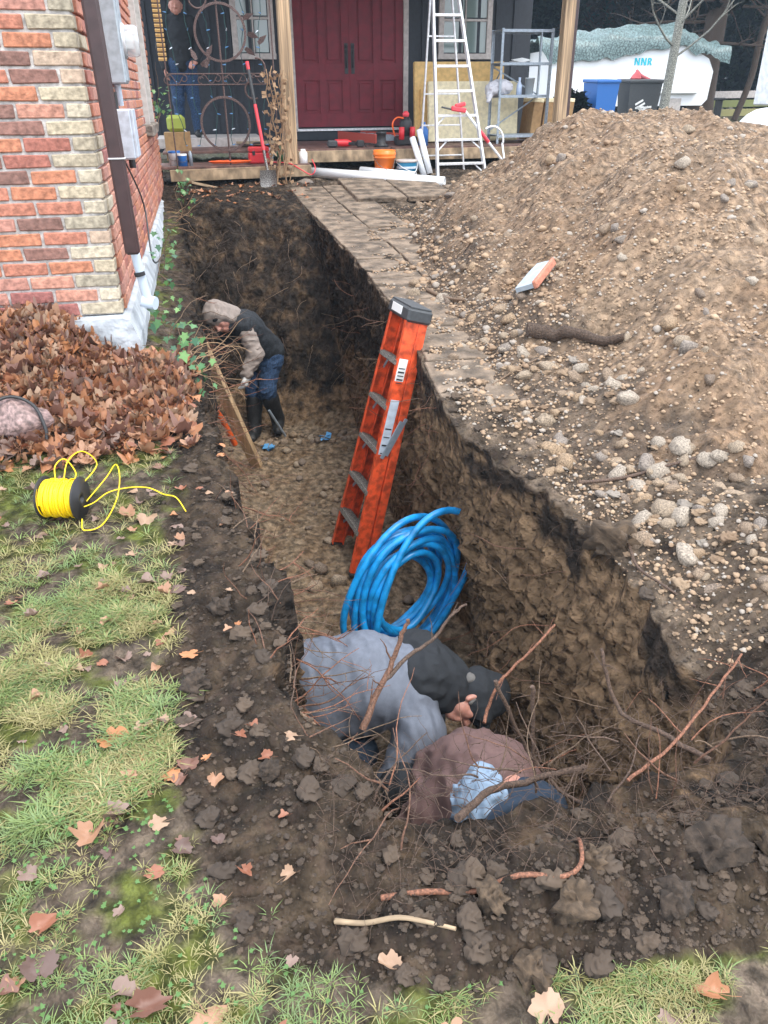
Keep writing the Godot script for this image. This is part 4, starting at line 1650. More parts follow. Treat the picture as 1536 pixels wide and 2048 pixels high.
	for e in la:
		st = ST()
		beam(st, e[0] - o, e[1] - o, 0.03, 0.12, Vector3.RIGHT)
		fin("rail", st, mat(0.40, 0.06, 0.04, 0.5), t)
	for k in 5:
		st = ST()
		var u := 0.12 + k * 0.19
		beam(st, la[0][0].lerp(la[0][1], u) - o, la[1][0].lerp(la[1][1], u) - o, 0.075, 0.02, Vector3.UP)
		fin("step", st, M.galv, t)
	# tools
	t = thing("cordless_drill", "red and black cordless drill lying on the deck edge", "power tool", V(2.0, 0.65, 11.78))
	st = ST()
	tube(st, [Vector3(-0.15, 0.06, 0), Vector3(0.02, 0.055, 0), Vector3(0.08, 0.05, 0)], [0.045, 0.05, 0.03], 12)
	fin("body", st, M.red_tool, t)
	st = ST()
	beam(st, Vector3(0.0, 0.05, 0), Vector3(0.16, 0.045, 0.08), 0.04, 0.05, Vector3.UP, 0.012)
	box(st, Vector3(0.19, 0.05, 0.1), Vector3(0.1, 0.085, 0.09), Basis.IDENTITY, 0.012)
	fin("grip", st, M.black, t)
	st = ST()
	box(st, Vector3(-0.19, 0.05, 0.02), Vector3(0.14, 0.09, 0.1), Basis.IDENTITY, 0.02)
	fin("battery", st, M.dkgrey, t)
	t = thing("router", "round black power tool on the deck left of the sprayer", "power tool", V(2.5, 0.65, 11.72))
	st = ST()
	lathe(st, [Vector2(0, 0), Vector2(0.1, 0), Vector2(0.1, 0.03), Vector2(0.065, 0.05), Vector2(0.065, 0.16), Vector2(0.075, 0.17), Vector2(0.075, 0.19), Vector2(0, 0.2)], Transform3D.IDENTITY, 18)
	fin("body", st, M.black, t)
	st = ST()
	tube(st, smooth_path([Vector3(-0.08, 0.03, 0), Vector3(-0.2, 0.05, 0.02), Vector3(-0.22, 0.0, 0.06), Vector3(0.05, -0.02, 0.12), Vector3(0.12, 0.0, 0.16)], 5), 0.007, 6)
	fin("lead", st, M.black, t)
	t = thing("water_pump", "black and red motor pump standing on the deck by the white pipes", "pump", V(2.92, 0.65, 12.0))
	st = ST()
	box(st, Vector3(0, 0.06, 0), Vector3(0.3, 0.12, 0.25), Basis.IDENTITY, 0.02)
	lathe(st, [Vector2(0, 0.1), Vector2(0.09, 0.1), Vector2(0.09, 0.30), Vector2(0.05, 0.36), Vector2(0, 0.36)], Transform3D.IDENTITY, 14)
	fin("motor", st, M.black, t)
	for e in [-0.09, 0.07]:
		st = ST()
		lathe(st, [Vector2(0, 0.08), Vector2(0.04, 0.08), Vector2(0.04, 0.24), Vector2(0, 0.24)], Transform3D(Basis.IDENTITY, Vector3(e, 0, 0.12)), 12)
		fin("cylinder", st, M.red_tool, t)
	st = ST()
	lathe(st, [Vector2(0, 0.36), Vector2(0.045, 0.37), Vector2(0.05, 0.41), Vector2(0.02, 0.44), Vector2(0, 0.44)], Transform3D.IDENTITY, 12)
	fin("cap", st, M.red_handle, t)
	st = ST()
	tube(st, smooth_path([Vector3(-0.16, 0.12, 0), Vector3(-0.2, 0.28, 0.02), Vector3(-0.12, 0.36, 0), Vector3(0.0, 0.33, 0.05)], 5), 0.012, 6)
	fin("hose", st, M.orange_pipe, t)
	st = ST()
	lathe(st, [Vector2(0, 0), Vector2(0.07, 0), Vector2(0.075, 0.2), Vector2(0.03, 0.26), Vector2(0.03, 0.3), Vector2(0, 0.3)], Transform3D.IDENTITY, 14)
	one = fin("blue_jug", st, M.blue, self)
	one.position = V(3.14, 0.65, 11.85)
	tag(one, "blue plastic jug behind the leaning white pipes", "jug")
	# foam boards stacked against the wall
	var fb := [
		[Vector3(3.93, 1.19, 12.75), Vector3(1.40, 1.06, 0.09), M.foam_tan, "tall tan foam board leaning on the wall behind the white ladder", 0.10],
		[Vector3(4.08, 1.06, 12.5), Vector3(1.40, 0.80, 0.09), M.foam, "cream foam board in front of the tan board behind the ladder", 0.10],
		[Vector3(3.38, 1.0, 12.78), Vector3(0.15, 0.72, 0.30), M.foam_tan, "narrow brown foam offcut at the left end of the foam boards", 0.06]]
	for e in fb:
		st = ST()
		box(st, Vector3.ZERO, e[1], Basis.IDENTITY, 0.006)
		one = fin("foam_board", st, e[2], self)
		one.transform = Transform3D(Basis(Vector3.RIGHT, -e[4]), V(e[0].x, e[0].y, e[0].z))
		tag(one, e[3], "foam board")
	var names := ["left", "middle", "right", "rear"]
	for k in 4:
		var bt := thing("boxed_board", "%s of the cream topped brown boards leaning under the metal shelf" % names[k], "board", V(5.0 + k * 0.18, 0.65, 12.5 + (0.1 if k == 3 else 0.0)), "boards under the metal shelf")
		bt.rotation.z = -0.08
		st = ST()
		box(st, Vector3(0, 0.27, 0), Vector3(0.15, 0.52, 0.45), Basis.IDENTITY, 0.005)
		fin("side", st, M.kraft, bt)
		st = ST()
		box(st, Vector3(0, 0.555, 0), Vector3(0.155, 0.05, 0.455), Basis.IDENTITY, 0.005)
		fin("edge", st, M.foam, bt)
	# white step ladder
	t = thing("step_ladder", "tall white aluminium step ladder standing before the porch", "ladder", V(3.4, 0.28, 10.9))
	o = t.position
	var l0 := V(3.06, 0.27, 10.75) - o
	var l1 := V(3.09, 2.72, 11.35) - o
	var r0 := V(3.74, 0.27, 10.75) - o
	var r1 := V(3.37, 2.72, 11.35) - o
	for e in [[l0, l1], [r0, r1]]:
		st = ST()
		beam(st, e[0], e[1], 0.028, 0.075, Vector3.RIGHT)
		fin("rail", st, M.alu, t)
	for k in 8:
		st = ST()
		var u := 0.085 + k * 0.116
		beam(st, l0.lerp(l1, u), r0.lerp(r1, u), 0.03, 0.085, Vector3.UP)
		fin("step", st, M.alu, t)
	for e in [[V(3.0, 0.30, 11.5), V(3.11, 2.68, 11.42)], [V(3.66, 0.30, 11.5), V(3.35, 2.68, 11.42)]]:
		st = ST()
		beam(st, e[0] - o, e[1] - o, 0.022, 0.035, Vector3.RIGHT)
		fin("rear_leg", st, M.alu, t)
	for u in [0.10, 0.26, 0.42, 0.7]:
		st = ST()
		beam(st, (V(3.0, 0.30, 11.5) - o).lerp(V(3.11, 2.68, 11.42) - o, u), (V(3.66, 0.30, 11.5) - o).lerp(V(3.35, 2.68, 11.42) - o, u), 0.02, 0.02, Vector3.UP)
		fin("rear_brace", st, M.alu, t)
	for e in [[l0.lerp(l1, 0.20), l0.lerp(r0, 0.0).lerp(l1, 0.085).lerp(r0.lerp(r1, 0.085), 0.0)], [l0.lerp(l1, 0.27), l0.lerp(l1, 0.32).lerp(r0.lerp(r1, 0.32), 0.25)], [l0.lerp(l1, 0.145), l0.lerp(l1, 0.2).lerp(r0.lerp(r1, 0.2), 0.25)], [r0.lerp(r1, 0.03), l0.lerp(l1, 0.085).lerp(r0.lerp(r1, 0.085), 0.78)], [r0.lerp(r1, 0.15), l0.lerp(l1, 0.2).lerp(r0.lerp(r1, 0.2), 0.78)]]:
		if e[0].distance_to(e[1]) > 0.08:
			st = ST()
			beam(st, e[0], e[1], 0.018, 0.012, Vector3.RIGHT)
			fin("gusset", st, M.alu, t)
	# red pole pruner resting on the ladder and the ground
	t = thing("pole_pruner", "white pole with red grip resting through the step ladder", "pole", V(3.9, 0.4, 10.8))
	o = t.position
	var pa := V(3.42, 1.12, 10.86) - o
	var pb := V(4.14, 0.40, 11.05) - o
	st = ST()
	tube(st, [pa, pb], 0.018, 8)
	fin("pole", st, M.pvc, t)
	st = ST()
	tube(st, [pa.lerp(pb, 0.36), pa.lerp(pb, 0.55)], 0.026, 8)
	box(st, pa + Vector3(-0.07, 0.0, 0), Vector3(0.20, 0.06, 0.06), Basis(Vector3.BACK, -0.15), 0.015)
	box(st, pa + Vector3(-0.05, 0.05, 0), Vector3(0.14, 0.05, 0.05), Basis(Vector3.BACK, 0.2), 0.015)
	fin("grip", st, M.red_handle, t)
	st = ST()
	tube(st, [pa + Vector3(-0.16, 0.0, 0), pa + Vector3(-0.3, 0.03, 0)], 0.012, 6)
	fin("blade", st, M.dkgrey, t)
	st = ST()
	var hp := []
	for k in 20:
		var a := -0.3 + k * 0.13
		hp.append(V(3.98 + cos(a) * 0.17, 0.72 + sin(a) * 0.18, 11.3))
	hp.push_front(V(4.14, 0.35, 11.1))
	tube(st, smooth_path(hp, 2), 0.014, 8)
	tag(fin("hose", st, M.pvc, self), "white hose arching over the deck edge right of the ladder", "hose")
	# galvanised shelf unit
	t = thing("metal_shelf", "grey galvanised shelf unit at the right end of the porch", "shelf", V(4.65, 0.65, 12.1))
	o = t.position
	for x in [4.28, 5.02]:
		for s in [11.9, 12.32]:
			st = ST()
			box(st, V(x, 1.37, s) - o, Vector3(0.035, 1.45, 0.006), Basis.IDENTITY, 0.001)
			box(st, V(x + (0.016 if x < 4.5 else -0.016), 1.37, s + (0.016 if s < 12 else -0.016)) - o, Vector3(0.005, 1.45, 0.032), Basis.IDENTITY, 0.001)
			fin("post", st, M.galv, t)
	for y in [2.08, 1.68, 1.275, 0.76]:
		st = ST()
		box(st, V(4.65, y, 12.11) - o, Vector3(0.76, 0.008, 0.43), Basis.IDENTITY, 0.001)
		for s in [11.893, 12.328]:
			box(st, V(4.65, y - 0.015, s) - o, Vector3(0.76, 0.036, 0.006), Basis.IDENTITY, 0.001)
		fin("shelf_board", st, M.galv, t)
	for e in [[V(4.28, 1.65, 12.33), V(5.02, 1.28, 12.33)], [V(4.28, 1.6, 11.89), V(4.28, 1.3, 12.33)], [V(5.02, 1.25, 12.34), V(4.28, 0.8, 12.34)]]:
		st = ST()
		beam(st, e[0] - o, e[1] - o, 0.02, 0.004, Vector3.RIGHT, 0.001)
		fin("brace", st, M.galv, t)
	one = inst("plastic_bag", sdf([[Vector3(-0.12, 0.08, 0), Vector3(0.12, 0.1, 0), 0.09, 0.08], [Vector3(-0.05, 0.13, 0), Vector3(0.05, 0.15, 0), 0.07, 0.06], [Vector3(-0.14, 0.04, 0.03), Vector3(-0.2, -0.06, 0.12), 0.05, 0.03]], 0.014, 0.05, 0.02, 9.0), mat(0.52, 0.52, 0.56, 0.6), self)
	one.position = V(4.30, 1.27, 12.0)
	tag(one, "crumpled grey plastic bag on the left of the metal shelf", "bag")
	st = ST()
	lathe(st, [Vector2(0, 0), Vector2(0.055, 0), Vector2(0.07, 0.2), Vector2(0.072, 0.2), Vector2(0.072, 0.215), Vector2(0, 0.215)], Transform3D.IDENTITY, 16)
	one = fin("plastic_cup", st, mat(0.42, 0.47, 0.50, 0.25), self)
	one.position = V(4.76, 1.28, 12.0)
	tag(one, "grey plastic tub on the metal shelf right of the bottle", "tub")
	st = ST()
	lathe(st, [Vector2(0, 0), Vector2(0.04, 0), Vector2(0.04, 0.12), Vector2(0.015, 0.17), Vector2(0.02, 0.22), Vector2(0, 0.22)], Transform3D.IDENTITY, 12)
	one = fin("spray_bottle", st, mat(0.45, 0.55, 0.72, 0.3), self)
	one.position = V(4.60, 1.28, 11.99)
	tag(one, "small pale blue bottle on the metal shelf", "bottle")
	st = ST()
	for k in 3:
		box(st, Vector3(0.02 * k, 0.004 + k * 0.012, 0), Vector3(0.26, 0.004, 0.2), Basis.from_euler(Vector3(0.1 * k, 0.3 * k, 0.12)), 0.001)
	one = fin("papers", st, M.sticker, self)
	one.position = V(4.62, 1.69, 12.1)
	tag(one, "loose white papers on the second metal shelf", "paper")
	# buckets
	t = thing("orange_bucket", "orange plastic bucket standing before the porch", "bucket", V(2.43, 0.31, 11.2))
	st = ST()
	lathe(st, [Vector2(0, 0.0), Vector2(0.125, 0.0), Vector2(0.14, 0.23), Vector2(0.15, 0.23), Vector2(0.15, 0.25), Vector2(0.143, 0.255), Vector2(0.155, 0.27), Vector2(0.155, 0.295), Vector2(0.146, 0.30), Vector2(0.15, 0.33), Vector2(0.14, 0.33), Vector2(0.12, 0.04), Vector2(0, 0.03)], Transform3D.IDENTITY, 28)
	fin("pail", st, M.bucket_orange, t)
	st = ST()
	tube(st, smooth_path([Vector3(-0.155, 0.27, 0), Vector3(-0.1, 0.15, 0.16), Vector3(0.06, 0.1, 0.18), Vector3(0.155, 0.27, 0.0)], 6), 0.004, 5)
	fin("bail", st, M.steel, t)
	t = thing("blue_bucket", "blue bucket with pale lid between orange bucket and white pipes", "bucket", V(2.73, 0.28, 11.15))
	st = ST()
	lathe(st, [Vector2(0, 0.0), Vector2(0.12, 0.0), Vector2(0.14, 0.22)], Transform3D.IDENTITY, 24)
	fin("pail", st, mat(0.03, 0.24, 0.42, 0.4), t)
	for y in [0.06, 0.13]:
		st = ST()
		lathe(st, [Vector2(0.127 + y * 0.09, y), Vector2(0.130 + y * 0.09, y + 0.02), Vector2(0.127 + y * 0.09, y + 0.03)], Transform3D.IDENTITY, 24)
		fin("label_band", st, M.boxgrey, t)
	st = ST()
	lathe(st, [Vector2(0.14, 0.21), Vector2(0.15, 0.21), Vector2(0.15, 0.235), Vector2(0.13, 0.24), Vector2(0.0, 0.235)], Transform3D.IDENTITY, 24)
	fin("lid", st, M.trim, t)
	st = ST()
	tube(st, smooth_path([Vector3(-0.15, 0.21, 0), Vector3(-0.07, 0.14, 0.15), Vector3(0.08, 0.10, 0.16), Vector3(0.15, 0.21, 0.0)], 6), 0.005, 5)
	fin("bail", st, M.pvc, t)
	# white pipes
	var pp := [
		[V(1.42, slope(11.1) + 0.075, 11.05), V(2.98, slope(10.1) + 0.06, 10.15), 0.062, "long white plastic pipe lying across in front of the porch"],
		[V(2.12, slope(11.3) + 0.05, 11.3), V(2.75, slope(10.7) + 0.05, 10.75), 0.05, "shorter white plastic pipe lying behind the long pipe"],
		[V(2.88, 0.77, 11.45), V(2.985, 0.30, 11.18), 0.042, "left one of two white pipes leaning on the porch edge"],
		[V(2.99, 0.86, 11.5), V(3.075, 0.32, 11.2), 0.042, "right one of two white pipes leaning on the porch edge"]]
	for e in pp:
		st = ST()
		var d: Vector3 = (e[1] - e[0]).normalized()
		var sx := d.cross(Vector3.UP).normalized()
		var ln: float = e[0].distance_to(e[1])
		lathe(st, [Vector2(e[2] * 0.9, 0), Vector2(e[2], 0), Vector2(e[2], ln), Vector2(e[2] * 0.9, ln), Vector2(e[2] * 0.9, 0)], Transform3D(Basis(sx, d, sx.cross(d)), e[0]), 24)
		one = fin("plastic_pipe", st, M.pvc, self)
		tag(one, e[3], "pipe")
	# field stones and boards under the porch edge
	var fs := [[1.42, 0.36, 11.25, 0.13, 2, "pale rounded field stone under the deck corner beside the post"], [1.50, 0.29, 10.98, 0.12, 1, "grey flat field stone beneath the deck corner"], [4.0, 0.33, 10.9, 0.07, 0, "tan stone at the foot of the step ladder"], [1.28, 0.30, 10.75, 0.09, 3, "greenish stone below the left deck edge"]]
	for e in fs:
		one = inst("field_stone", stones[e[4]], M.stone[e[4]], self)
		one.transform = Transform3D(Basis(Vector3.UP, e[3] * 30.0).scaled(Vector3(e[3] * 1.3, e[3] * 0.8, e[3])), V(e[0], e[1], e[2]))
		tag(one, e[5], "stone")
	st = ST()
	box(st, V(3.45, 0.31, 11.2), Vector3(0.75, 0.04, 0.14))
	tag(fin("plank", st, M.lumber_x, self), "short plank on the ground under the step ladder", "plank")
	st = ST()
	box(st, V(0.05, 0.30, 10.72), Vector3(0.5, 0.03, 0.14), Basis(Vector3.UP, 0.4) * Basis(Vector3.BACK, -0.25))
	tag(fin("board_scrap", st, M.lumber_x, self), "tilted pale board scrap under the left deck", "board")

func _paint_can(at: Vector3, r: float, h: float, body: Material, lid: Material, label: String) -> void:
	var t := thing("paint_can", label, "paint can", at)
	var st := ST()
	lathe(st, [Vector2(0, 0), Vector2(r, 0), Vector2(r, h * 0.88)], Transform3D.IDENTITY, 18)
	fin("can", st, body, t)
	st = ST()
	lathe(st, [Vector2(r * 1.03, h * 0.86), Vector2(r * 1.03, h), Vector2(0, h)], Transform3D.IDENTITY, 18)
	fin("lid", st, lid, t)
	st = ST()
	tube(st, smooth_path([Vector3(-r, h * 0.8, 0), Vector3(-r * 0.6, h * 0.4, r), Vector3(r * 0.6, h * 0.4, r), Vector3(r, h * 0.8, 0)], 4), 0.003, 4)
	fin("bail", st, M.steel, t)

# ---------- things in the trench and on the lawn ----------
func _trench_things() -> void:
	rng.seed = 606
	var st: SurfaceTool
	var one: MeshInstance3D
	# lumber stud
	st = ST()
	beam(st, V(0.19, -1.57, 6.25), V(-0.15, -0.33, 5.80), 0.089, 0.06, Vector3(1, 0, 0.35))
	tag(fin("stud", st, M.stud, self), "pale new lumber stud leaning in the trench before the hooded worker", "lumber")
	st = ST()
	tube(st, [V(-0.165, -0.80, 5.95), V(-0.06, -1.02, 6.02), V(0.02, -1.28, 6.1)], 0.024, 10)
	tag(fin("orange_conduit", st, M.orange_pipe, self), "orange plastic conduit sticking out of the left trench wall", "conduit")
	st = ST()
	tube(st, [V(0.50, -1.56, 6.85), V(0.36, -1.25, 6.75)], 0.012, 6)
	tag(fin("steel_rod", st, M.galv, self), "thin grey rod standing by the hooded worker's boots", "rod")
	for e in [[0.33, 6.62, "blue plastic scrap on the trench floor below the hooded worker"], [0.86, 6.75, "blue plastic scrap at the foot of the right trench wall"]]:
		st = ST()
		for k in 5:
			box(st, Vector3(rng.randf_range(-0.04, 0.04), 0.01 + k * 0.006, rng.randf_range(-0.03, 0.03)), Vector3(0.07, 0.003, 0.05), Basis.from_euler(Vector3(rng.randf_range(-0.6, 0.6), rng.randf() * 6, rng.randf_range(-0.6, 0.6))), 0.001)
		one = fin("plastic_scrap", st, mat(0.10, 0.30, 0.55, 0.4), self)
		one.position = V(e[0], floor_y(e[0], e[1]) + 0.01, e[1])
		tag(one, e[2], "scrap")
	# orange fibreglass step ladder, folded, leaning on the right wall
	var foot := V(0.70, -1.59, 4.60)
	var topp := V(1.15, 0.11, 4.70)
	var t := thing("orange_ladder", "folded orange fibreglass step ladder leaning on the right trench wall", "ladder", foot)
	var u := (topp - foot).normalized()
	var w := (V(-0.12, 0, 1.0) - u * V(-0.12, 0, 1.0).dot(u)).normalized()
	var n := u.cross(w).normalized()
	if n.x > 0:
		n = -n
	t.basis = Basis(w, u, w.cross(u))
	var fs := 1.0 if t.basis.z.dot(n) > 0 else -1.0
	var L := 1.74
	for e in [-1.0, 1.0]:
		st = ST()
		var a := Vector3(e * 0.235, 0, 0)
		var b := Vector3(e * 0.145, L, 0)
		beam(st, a, b, 0.006, 0.085, Vector3.RIGHT, 0.002)
		for f in [-0.04, 0.04]:
			beam(st, a + Vector3(-e * 0.016, 0, f), b + Vector3(-e * 0.016, 0, f), 0.036, 0.006, Vector3.RIGHT, 0.002)
		fin("rail", st, M.orange, t)
		st = ST()
		a = Vector3(e * 0.245, 0.06, -fs * 0.082)
		b = Vector3(e * 0.15, L - 0.02, -fs * 0.072)
		beam(st, a, b, 0.006, 0.055, Vector3.RIGHT, 0.002)
		for f in [-0.026, 0.026]:
			beam(st, a + Vector3(-e * 0.014, 0, f), b + Vector3(-e * 0.014, 0, f), 0.03, 0.005, Vector3.RIGHT, 0.002)
		fin("rear_rail", st, M.orange, t)
		st = ST()
		box(st, Vector3(e * 0.235, -0.008, 0), Vector3(0.05, 0.03, 0.095), Basis.IDENTITY, 0.006)
		fin("foot", st, M.rubber, t)
	for k in 5:
		st = ST()
		var h := 0.29 + k * 0.292
		var hw := lerpf(0.225, 0.135, h / L)
		var tilt := Basis(Vector3.RIGHT, -fs * 0.22)
		box(st, Vector3(0, h, 0), Vector3(hw * 2.0, 0.008, 0.09), tilt, 0.002)
		for f in [-0.043, 0.043]:
			box(st, Vector3(0, h, 0) + tilt * Vector3(0, -0.012, f), Vector3(hw * 2.0, 0.03, 0.006), tilt, 0.002)
		for j in 5:
			box(st, Vector3(0, h, 0) + tilt * Vector3(0, 0.006, -0.032 + j * 0.016), Vector3(hw * 2.0, 0.005, 0.006), tilt, 0.001)
		fin("step", st, M.step, t)
		st = ST()
		for e in [-1.0, 1.0]:
			beam(st, Vector3(e * hw * 0.96, h - 0.10, fs * 0.0), Vector3(e * hw * 0.55, h - 0.015, 0), 0.004, 0.022, Vector3(0, 0, 1), 0.001)
		fin("step_brace", st, M.galv, t)
		if k > 0:
			st = ST()
			beam(st, Vector3(-hw * 1.03, h - 0.06, -fs * 0.082), Vector3(hw * 1.03, h - 0.06, -fs * 0.082), 0.022, 0.016, Vector3.UP)
			fin("rear_brace", st, M.galv, t)
	st = ST()
	box(st, Vector3(0, L + 0.02, -fs * 0.03), Vector3(0.35, 0.085, 0.165), Basis.IDENTITY, 0.014)
	box(st, Vector3(0, L + 0.066, -fs * 0.03), Vector3(0.33, 0.012, 0.14), Basis.IDENTITY, 0.004)
	var cap := fin("top_cap", st, M.dkgrey, t)
	st = ST()
	box(st, Vector3(0.02, L + 0.025, fs * 0.0535), Vector3(0.17, 0.05, 0.003), Basis.IDENTITY, 0.001)
	fin("cap_label", st, M.sticker, cap)
	for e in [[1.40, 0.18, M.sticker], [1.02, 0.42, M.boxgrey]]:
		st = ST()
		var xx := -lerpf(0.235, 0.145, e[0] / L) - 0.0045
		beam(st, Vector3(xx + 0.005 - 0.0052 * e[1] * 5.0, e[0] - e[1] * 0.5, fs * 0.006), Vector3(xx - 0.0052 * 0.0 + 0.0052 * e[1] * 0.0, e[0] + e[1] * 0.5, fs * 0.006), 0.003, 0.058, Vector3.RIGHT, 0.0008)
		var lab := fin("warning_label", st, e[2], t)
		st = ST()
		for q in 5:
			var yy: float = e[0] - e[1] * 0.35 + q * e[1] * 0.13
			var xq := -lerpf(0.235, 0.145, yy / L) - 0.0095
			box(st, Vector3(xq, yy, fs * 0.006), Vector3(0.002, 0.006 + 0.004 * (q % 2), 0.042), Basis.IDENTITY, 0.0003)
		fin("print", st, M.ink, lab)
	st = ST()
	beam(st, Vector3(-0.20, 0.86, -fs * 0.02), Vector3(-0.19, 1.12, -fs * 0.10), 0.006, 0.022, Vector3.RIGHT, 0.001)
	beam(st, Vector3(-0.205, 0.84, fs * 0.01), Vector3(-0.195, 1.10, -fs * 0.07), 0.006, 0.026, Vector3.RIGHT, 0.001)
	fin("spreader", st, M.galv, t)
	# coil of blue water pipe
	t = thing("pipe_coil", "coil of bright blue water pipe standing against the right trench wall", "pipe coil", V(0.74, -1.58, 3.50))
	var hd := Vector3(0.86, 0.0, -0.30).normalized()
	var td := Vector3(0.44, 0.86, -0.20).normalized()
	hd = (hd - td * hd.dot(td)).normalized()
	var nd := hd.cross(td)
	for k in 12:
		var pts := []
		var r := 0.20 + 0.027 * (k % 6) + rng.randf_range(-0.008, 0.008)
		var ry := r * (1.18 + 0.05 * (k % 3))
		var c := Vector3(0.06 + 0.009 * k, 0.41 + 0.018 * (k % 4), 0) + nd * (k / 6) * 0.05 + hd * rng.randf_range(-0.02, 0.02)
		if k == 11:
			r = 0.26
			ry = 0.47
			c = Vector3(0.16, 0.48, 0.0) + nd * 0.095 + hd * 0.02
		for j in 56:
			var a := TAU * j / 56.0
			pts.append(c + hd * cos(a) * r + td * sin(a) * ry + nd * (0.022 * sin(a * 2.0 + k * 1.7)) + hd * 0.010 * sin(a * 3.0 + k))
		st = ST()
		tube(st, pts, 0.0195, 12, true)
		fin("loop", st, M.bluepipe, t)
	# loose rubble on the trench floor
	var rub := Node3D.new()
	rub.name = "rubble"
	add_child(rub)
	tag(rub, "loose stones lying over the trench floor", "rubble")
	var rows := []
	for k in 110:
		var s := rng.randf_range(3.7, 7.0)
		var x := lerpf(table(XL, s) + 0.05, table(XB, s) - 0.03, rng.randf())
		rows.append([x, s, 0.010 + 0.038 * pow(rng.randf(), 2.6)])
	for k in 26:
		rows.append([rng.randf_range(0.25, 1.15), 6.75 + rng.randf_range(-0.1, 0.12), rng.randf_range(0.018, 0.045)])
	for k in 22:
		rows.append([rng.randf_range(0.5, 1.0), rng.randf_range(4.9, 6.2), rng.randf_range(0.018, 0.045)])
	for e in [[0.60, 4.32, 0.07], [0.50, 4.48, 0.05], [0.44, 4.30, 0.055]]:
		rows.append(e)
	for e in rows:
		var q := inst("stone", stones[rng.randi() % 9], M.stone[[0, 1, 1, 5, 4, 5, 2][rng.randi() % 7]], rub)
		q.transform = Transform3D(Basis.from_euler(Vector3(rng.randf() * 0.5, rng.randf() * TAU, rng.randf() * 0.5)).scaled(Vector3.ONE * e[2]), V(e[0], floor_y(e[0], e[1]) + e[2] * 0.25, e[1]))

